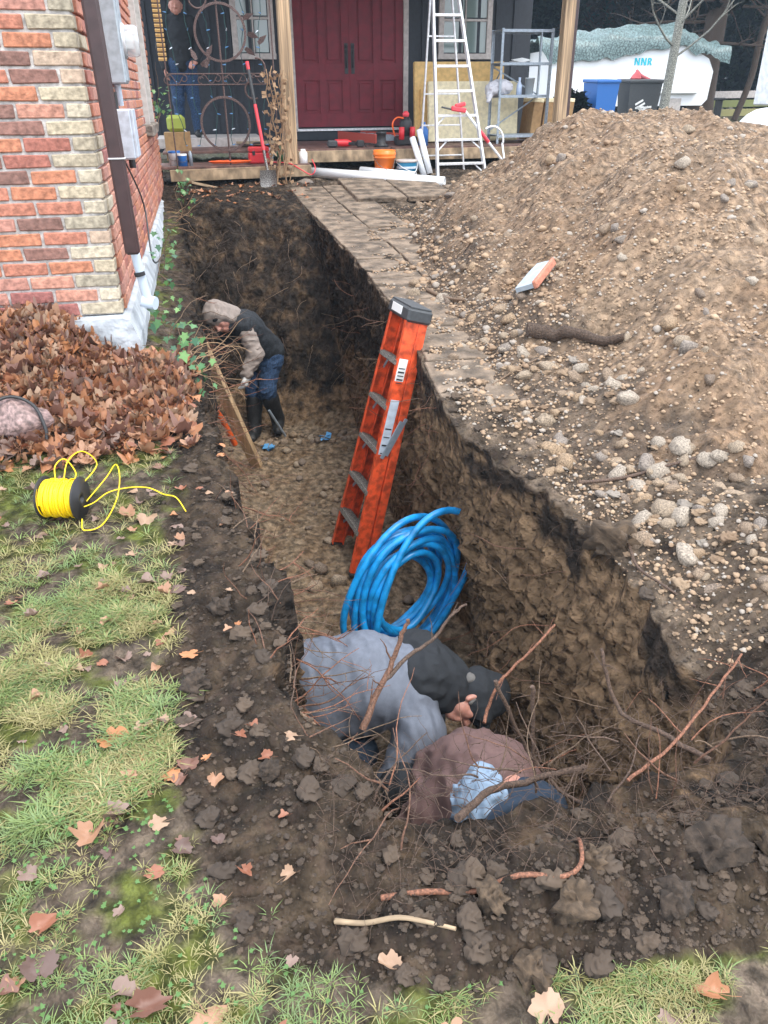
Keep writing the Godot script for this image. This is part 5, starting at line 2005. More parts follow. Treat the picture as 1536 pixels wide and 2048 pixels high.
func _lawn_things() -> void:
	rng.seed = 808
	var st: SurfaceTool
	# spool of yellow wire
	var gy := gh(-0.69, 2.95)
	var t := thing("wire_spool", "black spool of yellow tracer wire lying on the lawn", "spool", V(-0.69, gy, 2.95))
	var ax := Vector3(0.96, 0.0, 0.27).normalized()
	var bas := Basis(ax.cross(Vector3.UP).normalized(), ax, Vector3.ZERO)
	bas.z = bas.x.cross(bas.y)
	var c := Vector3(0, 0.088, 0)
	for e in [-1.0, 1.0]:
		st = ST()
		lathe(st, [Vector2(0.016, -0.003), Vector2(0.086, -0.003), Vector2(0.088, 0.0), Vector2(0.086, 0.004), Vector2(0.03, 0.004), Vector2(0.028, 0.007), Vector2(0.016, 0.007), Vector2(0.014, -0.02)], Transform3D(bas * Basis.from_scale(Vector3(1, e, 1)), c + ax * e * 0.072), 36)
		fin("flange", st, M.black, t)
	st = ST()
	var hx := []
	for k in 24 * 17 + 1:
		var a := TAU * k / 24.0
		var y := -0.064 + 0.128 * k / (24.0 * 17.0) + 0.002 * sin(a * 0.37)
		hx.append(c + bas * Vector3(cos(a) * (0.070 + 0.002 * sin(k * 0.013)), y, sin(a) * (0.070 + 0.002 * sin(k * 0.013))))
	tube(st, hx, 0.0052, 6)
	for q in 3:
		hx = []
		for k in 24 * 3:
			var a := TAU * k / 24.0 + q
			hx.append(c + bas * Vector3(cos(a) * 0.0775, -0.05 + 0.04 * q + 0.022 * sin(a * 0.33), sin(a) * 0.0775))
		tube(st, hx, 0.0026, 6)
	fin("winding", st, M.yellow, t)
	st = ST()
	lathe(st, [Vector2(0.064, -0.068), Vector2(0.064, 0.068)], Transform3D(bas, c), 28)
	fin("core", st, M.yellow, t)
	st = ST()
	var p0 := V(-0.69, gy, 2.95)
	tube(st, smooth_path([V(-0.70, gy + 0.165, 2.95) - p0, V(-0.70, gy + 0.21, 2.99) - p0, V(-0.665, gy + 0.225, 3.02) - p0, V(-0.63, gy + 0.17, 3.0) - p0, V(-0.645, gy + 0.14, 2.97) - p0], 6), 0.0026, 6)
	tube(st, smooth_path([V(-0.67, gy + 0.155, 2.93) - p0, V(-0.65, gy + 0.225, 2.99) - p0, V(-0.60, gy + 0.235, 3.06) - p0, V(-0.555, gy + 0.17, 3.06) - p0, V(-0.625, gy + 0.12, 2.96) - p0], 6), 0.0026, 6)
	tube(st, smooth_path([V(-0.625, gy + 0.04, 2.95) - p0, V(-0.53, gy + 0.11, 3.05) - p0, V(-0.485, gy + 0.155, 3.08) - p0, V(-0.47, gy + 0.12, 3.02) - p0, V(-0.49, gy + 0.05, 2.95) - p0, V(-0.54, gy + 0.01, 2.83) - p0, V(-0.605, gy + 0.012, 2.80) - p0, V(-0.615, gy + 0.03, 2.86) - p0], 7), 0.0026, 6)
	var tail := []
	for e in [[-0.63, 2.93, 0.05], [-0.58, 2.96, 0.055], [-0.52, 2.99, 0.075], [-0.44, 3.01, 0.075], [-0.36, 2.99, 0.055], [-0.30, 2.95, 0.05], [-0.25, 2.92, 0.045], [-0.215, 2.86, 0.012]]:
		tail.append(V(e[0], gh(e[0], e[1]) + e[2], e[1]) - p0)
	tube(st, smooth_path(tail, 6), 0.0026, 6)
	fin("loose_wire", st, M.yellow, t)
	# boulder with a strap
	var by := gh(-0.95, 3.57)
	t = thing("strapped_boulder", "reddish boulder with a black strap among the brown leaves", "boulder", V(-0.95, by, 3.57))
	var m := textured(mat(0.40, 0.27, 0.25, 0.6), gray_tex("stain", 29, 0.03, 5, 0.25, 1.3), bump_tex("nb", 5, 0.03, 7, 16.0), Vector3(0.35, 0.35, 0.35), 0.3, false)
	var rk := inst("rock", stones[3], m, t)
	rk.transform = Transform3D(Basis.from_scale(Vector3(0.15, 0.155, 0.13)), Vector3(0, 0.055, 0))
	st = ST()
	tube(st, smooth_path([Vector3(-0.2, 0.03, 0.08), Vector3(-0.09, 0.155, 0.06), Vector3(0.0, 0.185, 0.02), Vector3(0.09, 0.14, 0.03), Vector3(0.13, 0.05, 0.08), Vector3(0.13, 0.0, 0.1)], 6), 0.008, 7)
	fin("strap", st, M.black, t)
	# things on the mound
	t = thing("broken_tile", "grey faced slab with a red brick edge lying on the mound", "slab", V(1.97, surf(1.97, 4.66) + 0.03, 4.66))
	t.rotation = Vector3(0.30, -0.75, 0.35)
	st = ST()
	prism(st, PackedVector2Array([Vector2(-0.06, -0.16), Vector2(0.06, -0.15), Vector2(0.06, 0.16), Vector2(-0.04, 0.165), Vector2(-0.055, 0.05)]), 0.03, Transform3D(Basis(Vector3.RIGHT, -PI / 2), Vector3.ZERO))
	fin("slab", st, M.meter, t)
	st = ST()
	box(st, Vector3(0.075, 0.004, 0), Vector3(0.028, 0.05, 0.32), Basis.IDENTITY, 0.008, 0.002)
	fin("edge", st, M.red[0], t)
	st = ST()
	var lp := []
	var lr := []
	for k in 12:
		var u := k / 11.0
		var x := lerpf(1.76, 2.16, u)
		var s := 4.20 - 0.36 * u + 0.05 * sin(u * 5.0)
		lp.append(V(x, surf(x, s) + 0.022 + rng.randf() * 0.012, s))
		lr.append(lerpf(0.048, 0.022, u) * rng.randf_range(0.85, 1.15))
	tube(st, lp, lr, 9)
	tag(fin("rotten_log", st, M.bark, self), "dark rotten branch lying on the stony mound", "log")
	# soil clods
	var cl := [[1.40, 2.33, 0.095, 1, "large tan soil clod on the rim above the right trench wall"], [1.30, 1.12, 0.075, 0, "big dark clod among roots at lower right"], [1.0, 1.02, 0.065, 0, "cracked brown clod left of the big dark clod"], [1.14, 0.97, 0.05, 1, "small brown clod below the big dark clod"], [0.62, 0.96, 0.05, 1, "brown clod near the red root at bottom centre"], [0.50, 0.88, 0.045, 1, "pale brown clod at the bottom edge"], [0.72, 1.05, 0.04, 1, "small clod under the long red root"], [0.45, 1.0, 0.035, 1, "little clod left of the brown clods"], [0.85, 0.93, 0.04, 0, "dark flat clod on the soil bank"], [-0.19, 1.86, 0.04, 0, "dark clod on the left soil bank beside the lawn"], [-0.10, 2.2, 0.035, 0, "dark clod on the left lip above the grey jacket"], [0.0, 1.5, 0.03, 0, "small dark clod near the wet lumps on the left bank"]]
	for e in cl:
		var q := inst("soil_clod", clods[rng.randi() % 5], M.clod[e[3]], self)
		q.transform = Transform3D(Basis.from_euler(Vector3(rng.randf(), rng.randf() * 6, rng.randf())).scaled(Vector3.ONE * e[2]), V(e[0], surf(e[0], e[1]) + e[2] * 0.22, e[1]))
		tag(q, e[4], "clod")

# ---------- rounded bodies: tapered capsules joined with a smooth minimum, meshed as surface nets ----------
func sdf(bones: Array, cell: float, k: float, namp := 0.0, nfreq := 6.0, stretch := Vector3.ONE) -> ArrayMesh:
	var lo := Vector3(1e9, 1e9, 1e9)
	var hi := -lo
	for b in bones:
		var m: float = maxf(b[2], b[3]) + k + namp + cell * 3.0
		for e in [b[0], b[1]]:
			lo = lo.min(e - Vector3.ONE * m)
			hi = hi.max(e + Vector3.ONE * m)
	var nx := int((hi.x - lo.x) / cell) + 2
	var ny := int((hi.y - lo.y) / cell) + 2
	var nz := int((hi.z - lo.z) / cell) + 2
	var f := PackedFloat32Array()
	f.resize(nx * ny * nz)
	f.fill(1.0)
	for b in bones:
		var a: Vector3 = b[0]
		var d: Vector3 = b[1] - b[0]
		var dd := maxf(d.length_squared(), 1e-9)
		var ra: float = b[2]
		var rb: float = b[3]
		var m := maxf(ra, rb) + k + namp + cell * 2.0
		var bl := ((a.min(b[1]) - Vector3.ONE * m - lo) / cell).floor()
		var bh := ((a.max(b[1]) + Vector3.ONE * m - lo) / cell).ceil()
		for z in range(maxi(0, int(bl.z)), mini(nz, int(bh.z) + 1)):
			for y in range(maxi(0, int(bl.y)), mini(ny, int(bh.y) + 1)):
				var i := (z * ny + y) * nx
				for x in range(maxi(0, int(bl.x)), mini(nx, int(bh.x) + 1)):
					var p := lo + Vector3(x, y, z) * cell - a
					var h := clampf(p.dot(d) / dd, 0.0, 1.0)
					var v := (p - d * h).length() - lerpf(ra, rb, h)
					var w := f[i + x]
					var g := maxf(k - absf(w - v), 0.0) / k
					f[i + x] = minf(w, v) - g * g * k * 0.25
	if namp > 0.0:
		var nn := FastNoiseLite.new()
		nn.seed = bones.size() * 7 + 3
		nn.frequency = nfreq
		nn.fractal_octaves = 2
		for z in nz:
			for y in ny:
				for x in nx:
					var i := (z * ny + y) * nx + x
					if absf(f[i]) < namp * 2.0 + cell * 2.0:
						f[i] += (absf(nn.get_noise_3dv((lo + Vector3(x, y, z) * cell) * stretch)) * 2.0 - 0.5) * namp
	var vid := PackedInt32Array()
	vid.resize(nx * ny * nz)
	vid.fill(-1)
	var vp := PackedVector3Array()
	var sy := nx
	var sz := nx * ny
	var off := [0, 1, sy, sy + 1, sz, sz + 1, sz + sy, sz + sy + 1]
	var edges := [[0, 1], [2, 3], [4, 5], [6, 7], [0, 2], [1, 3], [4, 6], [5, 7], [0, 4], [1, 5], [2, 6], [3, 7]]
	for z in nz - 1:
		for y in ny - 1:
			for x in nx - 1:
				var i := z * sz + y * sy + x
				var c := f[i]
				if c > cell * 5.0 or c < -cell * 5.0:
					continue
				var mask := 0
				for q in 8:
					if f[i + off[q]] < 0.0:
						mask |= 1 << q
				if mask == 0 or mask == 255:
					continue
				var acc := Vector3.ZERO
				var cnt := 0
				for e in edges:
					var va := f[i + off[e[0]]]
					var vb := f[i + off[e[1]]]
					if (va < 0.0) != (vb < 0.0):
						var t := va / (va - vb)
						var pa := Vector3(e[0] & 1, (e[0] >> 1) & 1, e[0] >> 2)
						var pb := Vector3(e[1] & 1, (e[1] >> 1) & 1, e[1] >> 2)
						acc += pa.lerp(pb, t)
						cnt += 1
				vid[i] = vp.size()
				vp.append(lo + (Vector3(x, y, z) + acc / cnt) * cell)
	var ix := PackedInt32Array()
	var vn := PackedVector3Array()
	vn.resize(vp.size())
	var st3 := [1, sy, sz]
	for z in range(1, nz - 1):
		for y in range(1, ny - 1):
			for x in range(1, nx - 1):
				var i := z * sz + y * sy + x
				if vid[i] < 0:
					continue
				for ax in 3:
					var fa := f[i]
					var fb := f[i + st3[ax]]
					if (fa < 0.0) == (fb < 0.0):
						continue
					var u: int = st3[(ax + 1) % 3]
					var v: int = st3[(ax + 2) % 3]
					var q := [vid[i], vid[i - u], vid[i - u - v], vid[i - v]]
					if q[0] < 0 or q[1] < 0 or q[2] < 0 or q[3] < 0:
						continue
					if fa < 0.0:
						q = [q[0], q[3], q[2], q[1]]
					for t in [[0, 1, 2], [0, 2, 3]]:
						var a: int = q[t[0]]
						var b: int = q[t[1]]
						var c: int = q[t[2]]
						ix.append(a); ix.append(b); ix.append(c)
						var n := (vp[c] - vp[a]).cross(vp[b] - vp[a])
						vn[a] += n
						vn[b] += n
						vn[c] += n
	for j in vn.size():
		vn[j] = vn[j].normalized()
	var arr := []
	arr.resize(Mesh.ARRAY_MAX)
	arr[Mesh.ARRAY_VERTEX] = vp
	arr[Mesh.ARRAY_NORMAL] = vn
	arr[Mesh.ARRAY_INDEX] = ix
	var am := ArrayMesh.new()
	am.add_surface_from_arrays(Mesh.PRIMITIVE_TRIANGLES, arr)
	return am

func head_bones(c: Vector3, b: Basis) -> Array:
	# b.z looks out of the face, b.y out of the crown
	var q := func(x: float, y: float, z: float) -> Vector3: return c + b * Vector3(x, y, z)
	return [
		[q.call(0, 0.035, -0.02), q.call(0, 0.03, 0.012), 0.085, 0.078],
		[q.call(0, -0.02, 0.03), q.call(0, -0.075, 0.055), 0.062, 0.038],
		[q.call(-0.03, -0.045, 0.03), q.call(0.03, -0.045, 0.03), 0.045, 0.045],
		[q.call(-0.035, 0.03, 0.072), q.call(0.035, 0.03, 0.072), 0.016, 0.016],
		[q.call(0, 0.015, 0.088), q.call(0, -0.022, 0.112), 0.010, 0.014],
		[q.call(-0.012, -0.026, 0.098), q.call(0.012, -0.026, 0.098), 0.011, 0.011],
		[q.call(-0.022, -0.055, 0.086), q.call(0.022, -0.055, 0.086), 0.009, 0.009],
		[q.call(-0.020, -0.068, 0.083), q.call(0.020, -0.068, 0.083), 0.009, 0.009],
		[q.call(-0.045, -0.012, 0.062), q.call(-0.038, -0.02, 0.066), 0.022, 0.022],
		[q.call(0.045, -0.012, 0.062), q.call(0.038, -0.02, 0.066), 0.022, 0.022],
		[q.call(-0.082, 0.01, -0.008), q.call(-0.080, -0.028, 0.0), 0.015, 0.012],
		[q.call(0.082, 0.01, -0.008), q.call(0.080, -0.028, 0.0), 0.015, 0.012]]

func head(parent: Node, c: Vector3, b: Basis) -> void:
	inst("head", sdf(head_bones(c, b), 0.0055, 0.016), M.skin, parent)
	for e in [-1, 1]:
		var st := ST()
		lathe(st, [Vector2(0, -0.011), Vector2(0.008, -0.008), Vector2(0.011, 0), Vector2(0.008, 0.008), Vector2(0, 0.011)], Transform3D(Basis.IDENTITY, c + b * Vector3(e * 0.032, 0.012, 0.072)), 10)
		fin("eye", st, M.eye, parent)

func hand_bones(w: Vector3, dir: Vector3, nrm: Vector3, curl: float, fat := 1.0, side := 1.0) -> Array:
	# w wrist, dir along the palm, nrm out of the palm
	var d := dir.normalized()
	var n := (nrm - d * nrm.dot(d)).normalized()
	var s := d.cross(n) * side
	var o := [[w, w + d * 0.035, 0.026 * fat, 0.028 * fat], [w + d * 0.03 - s * 0.025, w + d * 0.085 - s * 0.03, 0.019 * fat, 0.015 * fat], [w + d * 0.03, w + d * 0.09, 0.020 * fat, 0.015 * fat], [w + d * 0.03 + s * 0.025, w + d * 0.08 + s * 0.03, 0.019 * fat, 0.014 * fat]]
	var lens := [0.070, 0.078, 0.072, 0.058]
	for k in 4:
		var p := w + d * (0.088 - 0.004 * absf(k - 1.3)) + s * (-0.033 + k * 0.022)
		var dd := d
		for j in 3:
			dd = (dd.rotated(s.normalized() * side, 0.0) * cos(curl) + n * sin(curl) * (1.0 if j == 0 else 0.9)).normalized() if j == 0 else (dd + n * curl * 0.9).normalized()
			var q: Vector3 = p + dd * lens[k] * [0.45, 0.32, 0.25][j]
			o.append([p, q, (0.0095 - j * 0.0006) * fat, (0.0090 - j * 0.0008) * fat])
			p = q
	var tp := w + d * 0.03 - s * 0.032
	var t1 := tp + (d * 0.6 - s * 0.7 + n * 0.35).normalized() * 0.036
	var t2 := t1 + (d * 0.9 - s * 0.15 + n * (0.3 + curl * 0.5)).normalized() * 0.030
	o.append([tp, t1, 0.014 * fat, 0.011 * fat])
	o.append([t1, t2, 0.011 * fat, 0.009 * fat])
	return o

func shift(bones: Array, by: Vector3, grow := 0.0) -> Array:
	var o := []
	for b in bones:
		o.append([b[0] - by, b[1] - by, b[2] + grow, b[3] + grow])
	return o

func look(z: Vector3, up: Vector3) -> Basis:
	var zz := z.normalized()
	var x := up.cross(zz).normalized()
	return Basis(x, zz.cross(x), zz)

func person(label: String, at: Vector3) -> Node3D:
	return thing("person", label, "person", at)

func _people() -> void:
	# --- hooded worker at the far end of the trench
	var p := person("worker in grey hood, black vest and jeans bending in the far trench", V(0.34, -1.58, 7.05))
	var o := p.position
	var pel := V(0.41, -0.80, 7.13)
	var che := V(0.22, -0.53, 7.0)
	var nek := V(0.11, -0.415, 6.92)
	var hc := V(0.0, -0.40, 6.83)
	var hb := look(V(-0.25, -0.62, -0.75) - Vector3.ZERO, V(-0.55, 0.75, 0.1))
	var sl := V(0.21, -0.49, 6.86)
	var el := V(0.285, -0.72, 6.76)
	var wl := V(0.185, -0.875, 6.70)
	var sr := V(0.10, -0.55, 7.10)
	var er := V(-0.02, -0.76, 7.02)
	var wr := V(-0.10, -0.86, 6.92)
	var h1 := V(0.43, -0.86, 7.05)
	var k1 := V(0.37, -1.13, 6.94)
	var a1 := V(0.455, -1.46, 7.08)
	var h2 := V(0.36, -0.88, 7.20)
	var k2 := V(0.25, -1.16, 7.06)
	var a2 := V(0.225, -1.49, 6.99)
	var torso := [[pel, che, 0.125, 0.135], [V(0.43, -0.80, 7.06), V(0.25, -0.53, 6.93), 0.105, 0.11], [che, nek, 0.12, 0.07], [sl, sr, 0.085, 0.085], [pel, V(0.37, -0.90, 7.12), 0.125, 0.12]]
	var arm1 := [[sl, el, 0.068, 0.056], [el, wl, 0.056, 0.043]]
	var arm2 := [[sr, er, 0.066, 0.055], [er, wr, 0.055, 0.043]]
	var legs := [[h1, k1, 0.095, 0.07], [k1, a1, 0.068, 0.05], [h2, k2, 0.095, 0.07], [k2, a2, 0.068, 0.05]]
	inst("body", sdf(shift(torso + arm1 + arm2 + legs, o, -0.022), 0.02, 0.05), M.skin, p)
	inst("vest", sdf(shift(torso, o, 0.012), 0.015, 0.06, 0.012, 7.0), M.vest, p)
	inst("sleeve", sdf(shift(arm1, o, 0.012), 0.012, 0.03, 0.018, 9.0, Vector3(0.7, 1.5, 0.7)), M.hoodie, p)
	inst("sleeve", sdf(shift(arm2, o, 0.008), 0.015, 0.03, 0.014, 9.0), M.cloth_black, p)
	inst("jeans", sdf(shift([[h1, k1, 0.10, 0.075], [k1, k1.lerp(a1, 0.35), 0.075, 0.07], [h2, k2, 0.10, 0.075], [k2, k2.lerp(a2, 0.3), 0.074, 0.07], [h1, h2, 0.12, 0.12]], o), 0.014, 0.04, 0.016, 9.0, Vector3(0.8, 1.7, 0.8)), M.jeans, p)
	for e in [[k1, a1, V(0.44, -1.53, 6.92)], [k2, a2, V(0.18, -1.55, 6.84)]]:
		inst("boot", sdf(shift([[e[0].lerp(e[1], 0.22), e[1], 0.085, 0.062], [e[1], e[1] + Vector3(0, -0.05, 0), 0.062, 0.055], [e[1] + Vector3(0, -0.055, -0.01), e[2], 0.052, 0.046]], o), 0.014, 0.03, 0.006, 8.0), M.rubber, p)
	head(p, hc - o, hb)
	inst("hood", sdf(shift([[hc + hb * Vector3(0, 0.045, -0.035), hc + hb * Vector3(0, 0.05, 0.0), 0.112, 0.102], [hc + hb * Vector3(0, -0.02, -0.06), nek, 0.105, 0.10], [hc + hb * Vector3(-0.09, 0.0, 0.02), hc + hb * Vector3(-0.07, -0.08, 0.0), 0.028, 0.03], [hc + hb * Vector3(0.09, 0.0, 0.02), hc + hb * Vector3(0.07, -0.08, 0.0), 0.028, 0.03], [hc + hb * Vector3(-0.08, 0.075, 0.045), hc + hb * Vector3(0.08, 0.075, 0.045), 0.028, 0.028]], o), 0.009, 0.03, 0.008, 9.0), M.hoodie, p)
	inst("scarf", sdf(shift([[nek + V(-0.02, -0.03, -0.06), hc + hb * Vector3(0, -0.10, 0.02), 0.075, 0.055]], o), 0.01, 0.02, 0.006, 9.0), M.cloth_black, p)
	inst("cap_band", sdf(shift([[hc + hb * Vector3(-0.055, 0.062, 0.062), hc + hb * Vector3(0.055, 0.062, 0.062), 0.030, 0.030]], o), 0.008, 0.02), M.cloth_black, p)
	inst("glove", sdf(shift(hand_bones(wl, V(-0.10, -1.0, -0.05), V(-0.9, 0, 0.2), 0.75, 1.35), o), 0.006, 0.012), M.glove, p)
	inst("hand", sdf(shift(hand_bones(wr, V(-0.6, -0.5, -0.1), V(0, -1, 0), 0.4), o), 0.006, 0.01), M.skin, p)
	# --- grey jacket, bent across the trench
	p = person("worker in grey jacket and black hat bent over in the trench", V(0.36, -1.6, 2.58))
	o = p.position
	pel = V(0.25, -0.94, 2.62)
	var mid := V(0.45, -0.90, 2.58)
	che = V(0.63, -0.95, 2.54)
	nek = V(0.765, -0.98, 2.49)
	hc = V(0.885, -1.01, 2.43)
	hb = look(V(-0.05, -0.80, -0.62), V(0.95, 0.05, 0.1))
	sl = V(0.64, -1.06, 2.33)
	sr = V(0.69, -1.0, 2.72)
	el = V(0.52, -1.27, 2.24)
	wl = V(0.58, -1.45, 2.30)
	er = V(0.78, -1.22, 2.76)
	wr = V(0.80, -1.42, 2.62)
	h1 = V(0.23, -1.02, 2.52)
	k1 = V(0.40, -1.28, 2.48)
	a1 = V(0.26, -1.53, 2.46)
	h2 = V(0.23, -1.0, 2.74)
	k2 = V(0.38, -1.28, 2.80)
	a2 = V(0.26, -1.53, 2.84)
	torso = [[pel, mid, 0.15, 0.145], [mid, che, 0.145, 0.14], [che, nek, 0.12, 0.07], [sl, sr, 0.085, 0.095], [pel + Vector3(0, -0.02, 0.08), mid + Vector3(0, -0.03, 0.09), 0.115, 0.115], [mid + Vector3(0, -0.03, 0.09), che + Vector3(0, -0.04, 0.10), 0.115, 0.11], [pel + Vector3(0, -0.02, -0.08), che + Vector3(0, -0.02, -0.09), 0.12, 0.12]]
	arm1 = [[sl, el, 0.088, 0.072], [el, wl, 0.064, 0.046]]
	arm2 = [[sr, er, 0.078, 0.066], [er, wr, 0.060, 0.046]]
	legs = [[h1, k1, 0.10, 0.075], [k1, a1, 0.07, 0.05], [h2, k2, 0.10, 0.075], [k2, a2, 0.07, 0.05]]
	inst("body", sdf(shift(torso + arm1 + arm2 + legs, o, -0.03), 0.018, 0.05), M.skin, p)
	inst("jacket", sdf(shift(torso + [[pel + Vector3(0.02, -0.10, 0.12), mid + Vector3(0.0, -0.14, 0.10), 0.11, 0.10]] + arm1 + arm2, o, 0.014), 0.0095, 0.045, 0.011, 6.0, Vector3(1.5, 0.5, 0.8)), M.jacket_grey, p)
	inst("hood", sdf(shift([[che + Vector3(0.07, 0.035, 0.05), nek + Vector3(0.02, 0.02, 0.0), 0.135, 0.115], [che + Vector3(0.07, 0.035, -0.07), nek + Vector3(0.02, 0.02, 0), 0.135, 0.115], [nek, hc + Vector3(-0.07, 0.03, -0.03), 0.09, 0.08]], o), 0.009, 0.05, 0.012, 8.0), M.cloth_black, p)
	head(p, hc - o, hb)
	inst("hair", sdf(shift([[hc + hb * Vector3(-0.083, 0.01, 0.0), hc + hb * Vector3(-0.078, -0.02, 0.02), 0.011, 0.009], [hc + hb * Vector3(0.083, 0.01, 0.0), hc + hb * Vector3(0.078, -0.02, 0.02), 0.011, 0.009], [hc + hb * Vector3(-0.05, 0.0, -0.075), hc + hb * Vector3(0.05, 0.0, -0.075), 0.03, 0.03]], o), 0.006, 0.012, 0.004, 20.0), M.hair, p)
	var hat := inst("hat", sdf(shift([[hc + hb * Vector3(0, 0.055, -0.02), hc + hb * Vector3(0, 0.10, -0.015), 0.108, 0.088], [hc + hb * Vector3(0, 0.05, 0.03), hc + hb * Vector3(0, 0.10, 0.02), 0.092, 0.08], [hc + hb * Vector3(-0.06, 0.045, 0.095), hc + hb * Vector3(0.06, 0.045, 0.095), 0.022, 0.022], [hc + hb * Vector3(-0.04, 0.05, 0.135), hc + hb * Vector3(0.04, 0.05, 0.135), 0.012, 0.012]], o), 0.007, 0.035, 0.004, 12.0), M.cloth_black, p)
	for e in [-0.035, 0.03]:
		var st := ST()
		lathe(st, [Vector2(0, 0), Vector2(0.010, 0), Vector2(0.010, 0.008), Vector2(0, 0.010)], Transform3D(hb * Basis(Vector3.RIGHT, PI / 2), hc + hb * Vector3(e, 0.060, 0.112) - o), 14)
		fin("lamp", st, M.glass, hat)
	inst("trousers", sdf(shift([[h1, k1, 0.105, 0.08], [k1, a1, 0.08, 0.07], [h2, k2, 0.105, 0.08], [k2, a2, 0.08, 0.07], [pel, pel + Vector3(0, -0.08, 0), 0.14, 0.13]], o), 0.016, 0.04, 0.012, 9.0), M.jeans_dark, p)
	for e in [a1, a2]:
		inst("boot", sdf(shift([[e + Vector3(0, 0.06, 0), e, 0.066, 0.06], [e + Vector3(-0.02, -0.025, 0), e + Vector3(0.16, -0.035, 0), 0.05, 0.042]], o), 0.014, 0.03), M.rubber, p)
	inst("hand", sdf(shift(hand_bones(wl, V(0.3, -0.9, 0.1), V(1, 0, 0), 0.6), o), 0.006, 0.01), M.skin, p)
	inst("hand", sdf(shift(hand_bones(wr, V(0.0, -1.0, -0.2), V(0, 0, -1), 0.6, 1.0, -1.0), o), 0.006, 0.01), M.skin, p)
	# --- brown jacket, crouching nearest to us
	p = person("crouching worker in brown jacket with pale blue shirt tail nearest the lawn", V(0.80, -1.6, 1.85))
	o = p.position
	pel = V(0.83, -0.985, 1.78)
	mid = V(0.815, -0.975, 1.93)
	che = V(0.76, -1.05, 2.05)
	nek = V(0.65, -1.10, 2.14)
	hc = V(0.60, -1.24, 2.18)
	hb = look(V(-0.2, -0.95, 0.1), V(-0.75, -0.5, 0.2))
	sl = V(0.62, -1.14, 1.98)
	sr = V(0.88, -1.12, 2.10)
	el = V(0.50, -1.28, 1.98)
	wl = V(0.58, -1.47, 2.06)
	er = V(0.86, -1.26, 2.20)
	wr = V(0.74, -1.46, 2.20)
	h1 = V(0.72, -1.02, 1.80)
	k1 = V(0.60, -1.27, 1.92)
	a1 = V(0.68, -1.53, 1.72)
	h2 = V(0.88, -1.02, 1.80)
	k2 = V(0.96, -1.26, 1.94)
	a2 = V(0.92, -1.53, 1.74)
	torso = [[mid, che, 0.148, 0.14], [che, nek, 0.14, 0.08], [sl, sr, 0.105, 0.105], [V(0.70, -1.06, 1.84), V(0.66, -1.10, 1.94), 0.09, 0.095], [mid + Vector3(0.04, -0.03, -0.05), che + Vector3(0.06, -0.03, -0.08), 0.12, 0.12], [V(0.745, -0.99, 1.88), che, 0.115, 0.115], [V(0.88, -0.99, 1.90), V(0.82, -1.06, 2.05), 0.11, 0.11]]
	arm1 = [[sl, el, 0.078, 0.066], [el, wl, 0.060, 0.046]]
	arm2 = [[sr, er, 0.078, 0.066], [er, wr, 0.060, 0.046]]
	legs = [[h1, k1, 0.10, 0.078], [k1, a1, 0.07, 0.05], [h2, k2, 0.10, 0.078], [k2, a2, 0.07, 0.05]]
	inst("body", sdf(shift(torso + [[pel, mid, 0.15, 0.15]] + arm1 + arm2 + legs, o, -0.02), 0.016, 0.05), M.skin, p)
	inst("jacket", sdf(shift(torso + arm1 + arm2, o, 0.012), 0.0095, 0.06, 0.016, 6.0, Vector3(1.3, 0.7, 0.8)), M.brown_jacket, p)
	# shirt tail: a fold of pale cloth hanging out below the jacket hem
	var ax := (mid - pel).normalized()
	var e1 := (V(-0.80, 0.60, 0.0) - ax * V(-0.80, 0.60, 0.0).dot(ax)).normalized()
	var e2 := ax.cross(e1)
	var folds := []
	var bands := []
	for q in [[0.09, 0.158, 0.026], [0.05, 0.162, 0.030], [0.01, 0.160, 0.028], [-0.02, 0.152, 0.020]]:
		var last := Vector3.ZERO
		for k in 13:
			var a := -1.2 + 1.75 * k / 12.0
			var pt: Vector3 = pel + ax * (q[0] + 0.015 * sin(k * 1.3)) + (e1 * cos(a) + e2 * sin(a)) * q[1]
			if k > 0:
				folds.append([last, pt, q[2], q[2]])
			last = pt
	for k in 17:
		var a := -1.7 + 3.3 * k / 16.0
		var pt: Vector3 = pel + ax * -0.065 + (e1 * cos(a) + e2 * sin(a)) * 0.152
		if k > 0:
			bands.append([bands[bands.size() - 1][1] if bands.size() > 0 else pt, pt, 0.02, 0.02])
		else:
			bands.append([pt, pt, 0.02, 0.02])
	inst("shirt_tail", sdf(shift(folds, o), 0.008, 0.03, 0.012, 11.0), M.pale_shirt, p)
	inst("waistband", sdf(shift(bands, o), 0.009, 0.02, 0.004, 12.0), M.jeans_dark, p)
	inst("jeans", sdf(shift([[pel + V(0.055, 0.0, -0.05), pel + V(0.05, -0.07, -0.03), 0.155, 0.15], [h1, k1, 0.115, 0.085], [k1, a1, 0.085, 0.07], [h2, k2, 0.115, 0.085], [k2, a2, 0.085, 0.07]], o), 0.013, 0.04, 0.012, 8.0), M.jeans_dark, p)
	head(p, hc - o, hb)
	inst("hat", sdf(shift([[hc + hb * Vector3(0, 0.055, -0.02), hc + hb * Vector3(0, 0.08, 0.0), 0.105, 0.09]], o), 0.01, 0.03, 0.004, 12.0), M.cloth_black, p)
	for e in [[a1, V(0.66, -1.56, 1.88)], [a2, V(0.94, -1.56, 1.90)]]:
		inst("boot", sdf(shift([[e[0] + Vector3(0, 0.06, 0), e[0], 0.066, 0.06], [e[0] + Vector3(0, -0.025, 0), e[1], 0.05, 0.042]], o), 0.014, 0.03), M.rubber, p)
	inst("hand", sdf(shift(hand_bones(wl, V(0.1, -0.9, 0.2), V(1, 0, 0), 0.6), o), 0.006, 0.01), M.skin, p)
	inst("hand", sdf(shift(hand_bones(wr, V(-0.1, -0.9, -0.1), V(0, 0, -1), 0.6, 1.0, -1.0), o), 0.006, 0.01), M.skin, p)
